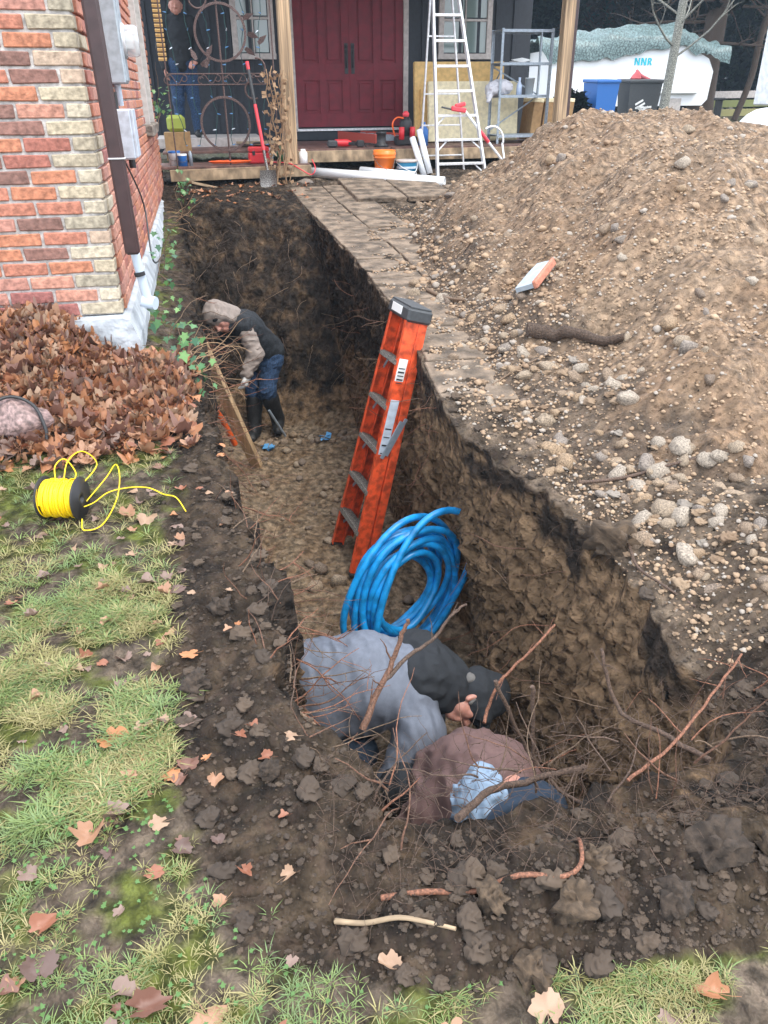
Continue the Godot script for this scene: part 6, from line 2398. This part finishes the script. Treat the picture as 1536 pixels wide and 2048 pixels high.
	# --- figure on the porch behind the trellis
	p = person("person in dark jacket and jeans standing behind the iron trellis", V(-0.12, 0.768, 12.9))
	o = Vector3.ZERO
	torso = [[Vector3(0, 0.95, 0), Vector3(0, 1.30, 0), 0.15, 0.16], [Vector3(-0.17, 1.42, 0), Vector3(0.17, 1.42, 0), 0.085, 0.085], [Vector3(0, 1.35, 0), Vector3(0, 1.5, 0), 0.12, 0.065]]
	arm1 = [[Vector3(0.21, 1.40, 0), Vector3(0.27, 1.14, 0.02), 0.066, 0.055], [Vector3(0.27, 1.14, 0.02), Vector3(0.20, 0.96, 0.17), 0.053, 0.042]]
	arm2 = [[Vector3(-0.21, 1.40, 0), Vector3(-0.26, 1.14, -0.02), 0.066, 0.055], [Vector3(-0.26, 1.14, -0.02), Vector3(-0.24, 0.88, 0.06), 0.053, 0.042]]
	legs = [[Vector3(0.09, 0.90, 0), Vector3(0.11, 0.48, 0.02), 0.10, 0.072], [Vector3(0.11, 0.48, 0.02), Vector3(0.12, 0.08, 0), 0.068, 0.048], [Vector3(-0.09, 0.90, 0), Vector3(-0.11, 0.48, 0.02), 0.10, 0.072], [Vector3(-0.11, 0.48, 0.02), Vector3(-0.12, 0.08, 0), 0.068, 0.048]]
	inst("body", sdf(shift(torso + arm1 + arm2 + legs, o, -0.02), 0.022, 0.05), M.skin, p)
	inst("jacket", sdf(shift(torso + arm1 + arm2, o, 0.012), 0.018, 0.05, 0.012, 7.0), M.cloth_black, p)
	inst("jeans", sdf(shift(legs + [[Vector3(-0.05, 0.93, 0), Vector3(0.05, 0.93, 0), 0.13, 0.13]], o, 0.012), 0.018, 0.04, 0.010, 8.0), M.jeans, p)
	for e in [-1.0, 1.0]:
		inst("boot", sdf([[Vector3(e * 0.12, 0.10, 0), Vector3(e * 0.12, 0.05, 0), 0.06, 0.05], [Vector3(e * 0.12, 0.045, -0.01), Vector3(e * 0.125, 0.04, 0.15), 0.045, 0.04]], 0.014, 0.03), M.rubber, p)
	head(p, Vector3(0, 1.62, 0.02), Basis.IDENTITY)
	inst("hair", sdf([[Vector3(0, 1.68, -0.02), Vector3(0, 1.69, 0.02), 0.092, 0.085], [Vector3(0, 1.62, -0.06), Vector3(0, 1.58, -0.06), 0.06, 0.05]], 0.01, 0.03, 0.006, 14.0), M.bark, p)
	inst("hand", sdf(hand_bones(Vector3(0.20, 0.96, 0.17), Vector3(-0.5, -0.3, 0.6), Vector3(-0.3, -0.8, 0), 0.5), 0.006, 0.01), M.skin, p)
	inst("hand", sdf(hand_bones(Vector3(-0.24, 0.88, 0.06), Vector3(0, -1, 0.1), Vector3(1, 0, 0), 0.4, 1.0, -1.0), 0.006, 0.01), M.skin, p)

# ---------- roots, leaves, grass ----------
func root_pts(a: Vector3, d: Vector3, len: float, wander: float, sag: float) -> Array:
	var o := [a]
	var p := a
	var dir := d.normalized()
	var n := maxi(5, int(len / 0.035))
	for k in n:
		dir = (dir + Vector3(rng.randf_range(-1, 1), rng.randf_range(-1, 1) - sag, rng.randf_range(-1, 1)) * wander).normalized()
		p += dir * len / n
		o.append(p)
	return o

func taper(n: int, r: float, tip := 0.3) -> Array:
	var o := []
	for k in n:
		o.append(lerpf(r, r * tip, float(k) / (n - 1)))
	return o

func _roots() -> void:
	rng.seed = 909
	var st: SurfaceTool
	var wall := get_node("trench_wall")
	# roots that stick out of the cut: left lip, right wall, far end
	for k in 120:
		var s := 1.75 + pow(rng.randf(), 1.3) * 4.6
		var x := table(XL, s) + 0.0
		var y := slope(s) - rng.randf_range(0.04, 0.55)
		var len := rng.randf_range(0.14, 0.50)
		var pts := root_pts(V(x - 0.03, y, s), Vector3(1.0, rng.randf_range(-0.25, 0.25), rng.randf_range(-0.7, 0.7)), len, 0.26, 0.10)
		st = ST()
		var r := rng.randf_range(0.002, 0.0056)
		tube(st, pts, taper(pts.size(), r), 5)
		for q in 2:
			var i := rng.randi_range(2, pts.size() - 2)
			var sub := root_pts(pts[i], Vector3(rng.randf_range(-0.2, 1), rng.randf_range(-0.6, 0.6), rng.randf_range(-1, 1)), len * 0.4, 0.3, 0.0)
			tube(st, sub, taper(sub.size(), r * 0.5), 4)
		fin("root", st, M.root[[1, 1, 0, 3][rng.randi() % 4]], wall)
	for k in 170:
		var s := rng.randf_range(1.5, 7.5)
		var f := pow(rng.randf(), 0.8)
		var x := lerpf(table(XR, s), table(XB, s), f)
		var y := lerpf(slope(s) - 0.05, -1.45, f)
		var len := rng.randf_range(0.14, 0.50)
		var pts := root_pts(V(x + 0.06, y, s), Vector3(-1.0 if k % 2 == 0 else -0.45, rng.randf_range(-0.4, 0.3), rng.randf_range(-1.0, 1.0)), len, 0.28, 0.10)
		st = ST()
		var r := rng.randf_range(0.0016, 0.0042)
		tube(st, pts, taper(pts.size(), r), 5)
		fin("root", st, M.root[[3, 3, 1, 0][rng.randi() % 4]], wall)
	for k in 60:
		var x := rng.randf_range(-0.2, 1.0)
		var e := 8.7 + (1.06 - x) * 0.6 - rng.randf_range(0.0, 1.1)
		var pts := root_pts(V(x, floor_y(x, e) - 0.02, e), Vector3(rng.randf_range(-0.8, 0.8), -0.3, 1.0), rng.randf_range(0.15, 0.5), 0.3, 0.2)
		st = ST()
		tube(st, pts, taper(pts.size(), rng.randf_range(0.002, 0.0045)), 5)
		fin("root", st, M.root[2 if rng.randf() < 0.6 else 3], wall)
	# pale dry vine stems draped over the left lip
	for k in 26:
		var s := rng.randf_range(4.2, 4.8) if k % 3 > 0 else rng.randf_range(8.2, 9.4)
		var x := table(XL, s) - rng.randf_range(0.0, 0.12)
		var pts := root_pts(V(x, gh(x, s) + 0.01, s), Vector3(0.9, rng.randf_range(-0.2, 0.6), rng.randf_range(-0.9, 0.9)), rng.randf_range(0.2, 0.5), 0.32, 0.16)
		st = ST()
		tube(st, pts, taper(pts.size(), rng.randf_range(0.002, 0.004)), 5)
		fin("root", st, M.driedvine, wall)
	# hair roots in one mass
	st = ST()
	for k in 620:
		var right := rng.randf() < 0.7
		var s := rng.randf_range(1.5, 4.6)
		var f := rng.randf()
		var x := lerpf(table(XR, s), table(XB, s), f) + 0.04 if right else table(XL, s) - 0.02
		var y := lerpf(slope(s), -1.3, f) if right else slope(s) - rng.randf() * 0.4
		var pts := root_pts(V(x, y, s), Vector3(-1.0 if right else 1.0, rng.randf_range(-0.6, 0.3), rng.randf_range(-1, 1)), rng.randf_range(0.06, 0.2), 0.35, 0.15)
		tube(st, pts, taper(pts.size(), 0.0011), 3, false, false)
	for k in 900:
		var x := rng.randf_range(0.1, 1.7)
		var s := 1.05 + rng.randf() * 0.45
		var y := surf(x, s)
		var pts := root_pts(V(x, y + 0.005, s), Vector3(rng.randf_range(-1, 1), rng.randf_range(0.1, 0.7), rng.randf_range(-1, 1)), rng.randf_range(0.04, 0.16), 0.35, 0.12)
		tube(st, pts, taper(pts.size(), rng.randf_range(0.0008, 0.0014)), 3, false, false)
	stuff(fin("fine_roots", st, M.root[2], wall))
	# bundle of torn roots standing along the near edge
	var gnd := get_node("ground")
	for k in 38:
		var x := rng.randf_range(0.25, 1.65)
		var s := rng.randf_range(1.18, 1.42) + (0.1 if x > 1.2 else 0.0)
		var y := surf(x, 1.15) - 0.01
		var pts := root_pts(V(x, y, s), Vector3(rng.randf_range(-0.9, 0.9), rng.randf_range(0.2, 1.0), rng.randf_range(-0.6, 0.4)), rng.randf_range(0.12, 0.34), 0.25, 0.12)
		st = ST()
		tube(st, pts, taper(pts.size(), rng.randf_range(0.0016, 0.0042)), 5)
		fin("root", st, M.root[rng.randi() % 4], gnd)
	for k in 34:
		var s := rng.randf_range(1.5, 2.9)
		var x := table(XL, s) + rng.randf_range(-0.10, 0.02)
		var pts := root_pts(V(x, gh(x, s) - 0.01, s), Vector3(rng.randf_range(-0.2, 0.9), rng.randf_range(0.2, 0.9), rng.randf_range(-0.6, 0.6)), rng.randf_range(0.08, 0.26), 0.28, 0.12)
		st = ST()
		tube(st, pts, taper(pts.size(), rng.randf_range(0.0014, 0.0034)), 5)
		fin("root", st, M.root[rng.randi() % 4], gnd)
	# named branches that cross the near end of the trench
	var br := [
		[[V(0.30, -0.46, 1.78), V(0.36, -0.40, 1.85), V(0.42, -0.33, 1.9), V(0.46, -0.24, 1.93), V(0.49, -0.18, 1.94)], 0.0125, 0.5, 0, "thick broken root rising in front of the grey jacket"],
		[[V(0.40, -0.36, 1.88), V(0.50, -0.31, 1.93), V(0.57, -0.285, 1.95), V(0.64, -0.21, 1.97), V(0.69, -0.17, 1.97)], 0.0075, 0.5, 2, "long bare root slanting across the grey jacket"],
		[[V(0.74, -0.60, 1.86), V(0.77, -0.56, 1.9), V(0.81, -0.48, 1.92), V(0.86, -0.45, 1.94), V(0.97, -0.37, 1.97), V(1.03, -0.33, 2.0)], 0.0065, 0.6, 1, "short reddish root forking above the brown jacket"],
		[[V(0.71, -0.29, 1.72), V(0.77, -0.44, 1.71), V(0.83, -0.58, 1.70), V(0.92, -0.70, 1.62), V(0.98, -0.66, 1.5), V(1.02, -0.40, 1.32), V(1.04, -0.33, 1.22)], 0.0065, 0.9, 2, "bent grey root hooking over the brown jacket to the near bank"],
		[[V(0.78, -0.22, 1.60), V(0.79, -0.35, 1.60), V(0.80, -0.50, 1.58), V(0.81, -0.62, 1.56)], 0.007, 0.6, 2, "upright grey twig above the pale shirt tail"],
		[[V(1.16, -0.28, 1.28), V(1.10, -0.30, 1.42), V(1.05, -0.33, 1.55), V(1.02, -0.24, 1.60), V(1.0, -0.15, 1.63)], 0.008, 0.6, 2, "feathered root standing on the near bank at right"],
		[[V(0.45, -0.30, 1.26), V(0.58, -0.36, 1.38), V(0.70, -0.40, 1.42), V(0.80, -0.36, 1.40), V(0.86, -0.34, 1.38)], 0.011, 0.7, 2, "dark curved root lying below the worker's jeans"],
		[[V(0.90, -0.26, 1.25), V(1.05, -0.22, 1.30), V(1.2, -0.15, 1.38), V(1.33, -0.08, 1.45)], 0.005, 0.6, 1, "stout reddish root leaning on the right bank"]]
	for e in br:
		st = ST()
		var pts := smooth_path(e[0], 5)
		for k in pts.size():
			pts[k] += Vector3(rng.randf_range(-1, 1), rng.randf_range(-1, 1), rng.randf_range(-1, 1)) * 0.003
		tube(st, pts, taper(pts.size(), e[1], e[2]), 8)
		for q in 3:
			var i := rng.randi_range(2, pts.size() - 2)
			var sub := root_pts(pts[i], Vector3(rng.randf_range(-1, 1), rng.randf_range(-0.2, 0.8), rng.randf_range(-1, 1)), rng.randf_range(0.05, 0.12), 0.3, 0.0)
			tube(st, sub, taper(sub.size(), e[1] * 0.3), 4)
		tag(fin("exposed_root", st, M.root[e[3]], self), e[4], "root")
	# sticks lying on soil
	var sk := [
		[[[0.22, 1.10], [0.32, 1.075], [0.42, 1.05], [0.52, 1.03], [0.61, 1.0], [0.66, 1.02], [0.69, 1.08], [0.72, 1.14]], 0.0075, 1, "long red root lying across the dark soil at bottom centre"],
		[[[0.11, 1.085], [0.17, 1.05], [0.24, 1.02], [0.30, 0.99], [0.35, 0.955]], 0.007, 9, "pale split stick of bare wood on the soil at bottom"],
		[[[1.42, 2.45], [1.44, 2.3], [1.41, 2.15], [1.42, 2.0], [1.46, 1.85]], 0.007, 2, "thin grey branch lying down the right bank"],
		[[[1.45, 2.75], [1.65, 2.72], [1.9, 2.68], [2.2, 2.62]], 0.009, 2, "dark branch half buried at the foot of the mound"],
		[[[1.45, 3.9], [1.62, 3.95], [1.85, 4.0]], 0.007, 3, "light stick on the path edge beside cobbles"],
		[[[1.56, 5.7], [1.62, 5.45], [1.70, 5.2]], 0.016, 3, "short tan stick at the foot of the mound beside the path"]]
	for e in sk:
		st = ST()
		var pts := []
		for q in e[0]:
			pts.append(V(q[0], surf(q[0], q[1]) + e[1] + 0.004, q[1]))
		pts = smooth_path(pts, 4)
		tube(st, pts, taper(pts.size(), e[1], 0.6), 7)
		tag(fin("stick", st, M.root[e[2]] if e[2] < 9 else M.lumber_x, self), e[3], "stick")

func leaf_mesh(sd: int) -> ArrayMesh:
	var r := RandomNumberGenerator.new()
	r.seed = 700 + sd
	# five pointed lobes, curled
	var out := []
	var n := 30
	var lobes: float = [2.5, 2.5, 1.5, 2.5, 3.5, 0.5][sd % 6]
	var deep: float = [0.38, 0.25, 0.20, 0.32, 0.22, 0.25][(sd / 2) % 6]
	for k in n:
		var a := TAU * k / n
		var lobe := pow(absf(cos(a * lobes)), 0.9)
		var rr := 1.0 - deep + deep * lobe
		rr *= 0.75 + 0.25 * cos(a * 0.5) ** 2
		rr *= 0.85 + 0.30 * r.randf()
		if absf(a - PI) < 0.25:
			rr *= 0.35
		out.append(Vector2(cos(a), sin(a)) * rr)
	var cu := r.randf_range(-0.9, 0.9)
	var cv := r.randf_range(0.2, 1.3)
	var tw := r.randf_range(-0.7, 0.7)
	var fold := r.randf_range(-0.5, 0.9)
	var bend := func(p: Vector2) -> Vector3:
		var y := cu * p.x * p.x * 0.6 + cv * p.y * p.y * 0.7 + tw * p.x * p.y * 0.8 + 0.16 * sin(p.x * 5.0 + sd) * p.y + fold * absf(p.y) + 0.10 * sin(p.y * 7.0 + sd * 2.0) * p.x
		return Vector3(p.x * (1.0 - 0.15 * absf(cu)), y, p.y * (1.0 - 0.25 * cv))
	var st := SurfaceTool.new()
	st.begin(Mesh.PRIMITIVE_TRIANGLES)
	st.set_smooth_group(1)
	for k in n:
		var a: Vector2 = out[k]
		var b: Vector2 = out[(k + 1) % n]
		var c: Vector3 = bend.call(Vector2.ZERO)
		var a1: Vector3 = bend.call(a * 0.55)
		var b1: Vector3 = bend.call(b * 0.55)
		var a2: Vector3 = bend.call(a)
		var b2: Vector3 = bend.call(b)
		st.add_vertex(c); st.add_vertex(a1); st.add_vertex(b1)
		st.add_vertex(a1); st.add_vertex(a2); st.add_vertex(b2)
		st.add_vertex(a1); st.add_vertex(b2); st.add_vertex(b1)
	st.set_smooth_group(-1)
	tube(st, [bend.call(Vector2(-0.2, 0)), Vector3(-0.7, 0.05, 0.05), Vector3(-1.1, 0.12, 0.14)], 0.018, 3, false, false)
	st.generate_normals()
	return st.commit()

func ivy_mesh() -> ArrayMesh:
	var st := ST()
	var poly := PackedVector2Array([Vector2(0, -0.5), Vector2(0.45, -0.62), Vector2(0.42, -0.2), Vector2(0.85, 0.0), Vector2(0.38, 0.25), Vector2(0.0, 1.0), Vector2(-0.38, 0.25), Vector2(-0.85, 0.0), Vector2(-0.42, -0.2), Vector2(-0.45, -0.62)])
	var idx := Geometry2D.triangulate_polygon(poly)
	for k in range(0, idx.size(), 3):
		for q in 3:
			var a := poly[idx[k + q]]
			st.add_vertex(Vector3(a.x, 0.12 * absf(a.x) + 0.06 * a.y * a.y, a.y))
	st.generate_normals()
	return st.commit()

func _litter() -> void:
	rng.seed = 1212
	var lv := []
	for k in 20:
		lv.append(leaf_mesh(k))
	# drift of leaves against the house: 300 pieces, the rest one mass
	var drift := thing("leaf_drift", "deep drift of brown maple leaves banked against the house corner", "leaves", V(-0.8, gh(-0.8, 4.0), 4.0))
	var o := drift.position
	var spots := []
	for k in 3600:
		var s := 3.35 + rng.randf() * 1.15
		var x := -1.55 + rng.randf() * 1.38
		if x > -0.52 and s > 4.35 and x < -0.30:
			s = 4.0 + rng.randf() * 0.3
		var d := smoothstep(3.25, 3.75, s) * smoothstep(-0.14, -0.34, x + n_mid.get_noise_2d(x, s) * 0.15)
		if rng.randf() > 0.10 + d:
			continue
		spots.append([x, s, rng.randf() * 0.035 * d])
	spots.sort_custom(func(a, b): return a[2] > b[2])
	var groups := []
	for k in 9:
		groups.append([])
	for k in spots.size():
		var e: Array = spots[k]
		var sc := rng.randf_range(0.032, 0.066)
		var t := Transform3D(Basis.from_euler(Vector3(rng.randf_range(-0.6, 0.6), rng.randf() * TAU, rng.randf_range(-0.6, 0.6))).scaled(Vector3.ONE * sc), V(e[0], gh(e[0], e[1]) + 0.008 + e[2], e[1]) - o)
		var m: int = [0, 1, 2, 3, 5, 8, 2, 5, 6, 4, 8, 1][rng.randi() % 12]
		if k < 300:
			inst("leaf", lv[rng.randi() % 20], M.leaf[m], drift).transform = t
		else:
			groups[m].append(t)
	for m in 9:
		if groups[m].size() > 0:
			var mm := MultiMesh.new()
			mm.transform_format = MultiMesh.TRANSFORM_3D
			mm.mesh = lv[m]
			mm.instance_count = groups[m].size()
			for k in groups[m].size():
				mm.set_instance_transform(k, groups[m][k])
			var mi := MultiMeshInstance3D.new()
			mi.name = "leaf_layer"
			mi.multimesh = mm
			mi.material_override = M.leaf[m]
			drift.add_child(mi, true)
			stuff(mi)
	# single leaves on lawn, soil and yard
	var gnd := get_node("ground")
	var put := func(x: float, s: float, sc: float, m: int) -> void:
		var q := inst("leaf", lv[rng.randi() % 20], M.leaf[m], gnd)
		q.transform = Transform3D(Basis.from_euler(Vector3(rng.randf_range(-0.3, 0.3), rng.randf() * TAU, rng.randf_range(-0.3, 0.3))).scaled(Vector3(sc, sc * 0.6, sc * 0.8)), V(x, surf(x, s) + 0.010, s))
	for k in 120:
		var s := 0.88 + pow(rng.randf(), 0.8) * 2.5
		var x := rng.randf_range(-0.2 - 0.42 * s, minf(table(LAWN, s) + 0.1, 0.6))
		put.call(x, s, rng.randf_range(0.015, 0.042), [6, 6, 7, 4, 3, 1, 6, 7, 2][rng.randi() % 9])
	for k in 26:
		put.call(rng.randf_range(-0.35, 0.05), rng.randf_range(1.3, 3.4), rng.randf_range(0.018, 0.032), [3, 1, 8, 2][rng.randi() % 4])
	for e in [[-0.12, 0.86, 0.05, 6], [-0.17, 0.93, 0.045, 1], [-0.06, 0.84, 0.05, 2], [-0.30, 0.98, 0.045, 4], [-0.36, 0.92, 0.05, 6], [0.5, 0.80, 0.042, 3], [0.85, 0.76, 0.042, 5], [0.74, 0.72, 0.05, 6], [0.30, 0.80, 0.03, 1], [-0.38, 1.45, 0.042, 6], [-0.44, 1.40, 0.045, 1], [-0.42, 1.72, 0.05, 8], [-0.33, 1.72, 0.03, 3], [-0.45, 2.9, 0.05, 1], [-0.37, 2.85, 0.045, 3], [-0.30, 2.35, 0.035, 1], [-0.25, 1.55, 0.03, 8], [0.07, 1.60, 0.03, 3], [-0.36, 1.56, 0.03, 1], [-0.2, 2.0, 0.03, 8], [-0.52, 1.1, 0.045, 7], [0.02, 1.2, 0.03, 3]]:
		put.call(e[0], e[1], e[2] * 1.2, e[3])
	for k in 70:
		put.call(rng.randf_range(-0.3, 1.3), rng.randf_range(9.6, 10.7), rng.randf_range(0.03, 0.05), [0, 5, 8, 1][rng.randi() % 4])
	for k in 60:
		put.call(rng.randf_range(9.5, 15.0), rng.randf_range(13.5, 19.0), rng.randf_range(0.04, 0.07), [0, 5, 2, 4][rng.randi() % 4])
	# ivy at the foot of the wall and along the lip
	var im := ivy_mesh()
	var ivs := [[-0.36, 0.10, 4.75, 26, 0.25, "ivy trailing round the drain pipe at the house corner"], [-0.26, -0.05, 4.45, 22, 0.22, "ivy spilling over the trench lip below the corner"], [-0.42, 0.20, 6.3, 26, 0.4, "ivy climbing the white foundation beyond the drain pipe"], [-0.28, 0.25, 9.6, 30, 0.4, "ivy hanging at the far left end of the trench"], [-0.45, 1.2, 10.3, 26, 0.35, "ivy on the brick wall below the porch window"], [-0.20, -0.05, 4.05, 10, 0.16, "small ivy sprig on the dark soil beside the leaf drift"], [-0.33, 0.42, 10.62, 14, 0.2, "ivy leaves at the left end of the deck beam"]]
	for e in ivs:
		var t := thing("ivy", e[5], "ivy", V(e[0], e[1], e[2]))
		var st := ST()
		for q in 5:
			var pts := root_pts(Vector3(rng.randf_range(-0.04, 0.04), -0.1, 0), Vector3(rng.randf_range(-0.2, 0.4), rng.randf_range(-0.4, 0.9), rng.randf_range(-1, 1)), e[4] * 1.6, 0.3, 0.05)
			tube(st, pts, taper(pts.size(), 0.004), 4)
		fin("stem", st, M.root[3], t)
		for q in e[3]:
			var lf := inst("leaf", im, M.ivy[rng.randi() % 4], t)
			var sp: float = e[4]
			lf.transform = Transform3D(Basis.from_euler(Vector3(rng.randf_range(0.2, 1.5), rng.randf_range(-1, 1), rng.randf_range(-0.5, 0.5))).scaled(Vector3.ONE * rng.randf_range(0.02, 0.042)), Vector3(rng.randf_range(-0.02, 0.16), rng.randf_range(-0.14, 0.2), rng.randf_range(-sp, sp)))
	# grass
	var st2 := SurfaceTool.new()
	st2.begin(Mesh.PRIMITIVE_TRIANGLES)
	for b in 9:
		var a := rng.randf() * TAU
		var d := Vector3(cos(a), 0, sin(a))
		var w := Vector3(-d.z, 0, d.x) * rng.randf_range(0.0009, 0.0017)
		var p := d * rng.randf() * 0.008
		var len := rng.randf_range(0.016, 0.046)
		var lean := rng.randf_range(0.8, 2.2)
		var p1 := p + Vector3(0, len * 0.42, 0) + d * len * 0.25 * lean
		var p2 := p1 + Vector3(0, len * 0.14, 0) + d * len * 0.42 * lean
		st2.add_vertex(p - w); st2.add_vertex(p1 - w * 0.9); st2.add_vertex(p + w)
		st2.add_vertex(p + w); st2.add_vertex(p1 - w * 0.9); st2.add_vertex(p1 + w * 0.9)
		st2.add_vertex(p1 - w * 0.9); st2.add_vertex(p2); st2.add_vertex(p1 + w * 0.9)
	st2.generate_normals()
	var tuft := st2.commit()
	var tr := []
	var co := []
	for k in 44000:
		var s := 0.6 + pow(rng.randf(), 0.9) * 2.9
		var x := rng.randf_range(-0.35 - 0.40 * s, 1.35)
		var d := dirt(x, s)
		var den := (1.0 - d) * smoothstep(-0.16, 0.30, n_mid.get_noise_2d(x * 0.55 + 40.0, s * 0.55) + 0.16)
		if s > 2.2 and x < 0:
			den *= smoothstep(2.75, 2.2, s) * 0.9 + 0.10
		if s < 1.45 and x < 0.2:
			den *= 0.22 + 0.25 * smoothstep(0.0, 0.3, n_mid.get_noise_2d(x, s))
		if rng.randf() > den:
			continue
		tr.append(Transform3D(Basis(Vector3.UP, rng.randf() * TAU).scaled(Vector3.ONE * rng.randf_range(0.7, 1.35) * (0.7 if s < 1.4 else 1.0)), V(x, gh(x, s) - 0.003, s)))
		var c := Color(0.18, 0.24, 0.065).lerp(Color(0.12, 0.185, 0.07), rng.randf())
		var dry := n_mid.get_noise_2d(x * 0.6 - 20.0, s * 0.6)
		if rng.randf() < 0.52 + dry:
			c = Color(0.31, 0.26, 0.12).lerp(Color(0.23, 0.22, 0.075), rng.randf())
		co.append(c)
	var mg := MultiMesh.new()
	mg.transform_format = MultiMesh.TRANSFORM_3D
	mg.use_colors = true
	mg.mesh = tuft
	mg.instance_count = tr.size()
	for k in tr.size():
		mg.set_instance_transform(k, tr[k])
		mg.set_instance_color(k, co[k])
	var gm := mat(1, 1, 1, 0.55)
	gm.vertex_color_use_as_albedo = true
	gm.cull_mode = BaseMaterial3D.CULL_DISABLED
	var gi := MultiMeshInstance3D.new()
	gi.name = "grass"
	gi.multimesh = mg
	gi.material_override = gm
	add_child(gi)
	tag(gi, "short wet grass and dead blades on the muddy lawn", "grass")
	stuff(gi)
	# clover leaves among the grass
	var mc := MultiMesh.new()
	mc.transform_format = MultiMesh.TRANSFORM_3D
	mc.mesh = ivy_mesh()
	mc.instance_count = 420
	for k in 420:
		var s := 0.85 + rng.randf() * 0.95
		var x := rng.randf_range(-0.62, table(LAWN, s) - 0.02)
		mc.set_instance_transform(k, Transform3D(Basis.from_euler(Vector3(rng.randf_range(-0.3, 0.3), rng.randf() * TAU, 0)).scaled(Vector3.ONE * rng.randf_range(0.005, 0.010)), V(x, gh(x, s) + rng.randf_range(0.006, 0.02), s)))
	var ci := MultiMeshInstance3D.new()
	ci.name = "clover"
	ci.multimesh = mc
	ci.material_override = mat(0.07, 0.15, 0.035, 0.55)
	add_child(ci)
	tag(ci, "small clover leaves growing in the muddy lawn", "clover")
	stuff(ci)
	# crumbs of soil over the bare ground
	var mm := MultiMesh.new()
	mm.transform_format = MultiMesh.TRANSFORM_3D
	mm.use_colors = true
	mm.mesh = clods[1]
	var N := 13000
	mm.instance_count = N
	for k in N:
		var s := 0.85 + pow(rng.randf(), 1.6) * 3.2
		var x := rng.randf_range(-0.55, 1.9)
		var tries := 0
		while tries < 12 and (dirt(x, s) < 0.3 or (x > table(XL, s) - 0.0 and x < table(XR, s) and s > 1.24)):
			x = rng.randf_range(-0.55, 1.9)
			s = 0.85 + pow(rng.randf(), 1.6) * 3.2
			tries += 1
		if x > table(XL, s) and x < table(XR, s) and s > 1.24:
			x = table(XL, s) - 0.05
		var r := 0.0014 + 0.008 * pow(rng.randf(), 4.0)
		if rng.randf() < 0.015:
			r = rng.randf_range(0.012, 0.034)
		mm.set_instance_transform(k, Transform3D(Basis(Vector3.UP, rng.randf() * TAU).scaled(Vector3(r, r * rng.randf_range(0.5, 0.8), r * rng.randf_range(0.7, 1.2))), V(x, surf(x, s) + r * 0.2, s)))
		var c := Color(0.047, 0.034, 0.025).lerp(Color(0.09, 0.063, 0.043), pow(rng.randf(), 1.5))
		if x > 1.35 and s > 1.7:
			c = stone_tone() * 0.7
		mm.set_instance_color(k, c)
	var cm := mat(1, 1, 1, 0.9)
	cm.vertex_color_use_as_albedo = true
	var cr := MultiMeshInstance3D.new()
	cr.name = "soil_crumbs"
	cr.multimesh = mm
	cr.material_override = cm
	add_child(cr)
	tag(cr, "loose soil crumbs scattered over the bare ground", "soil")
	stuff(cr)
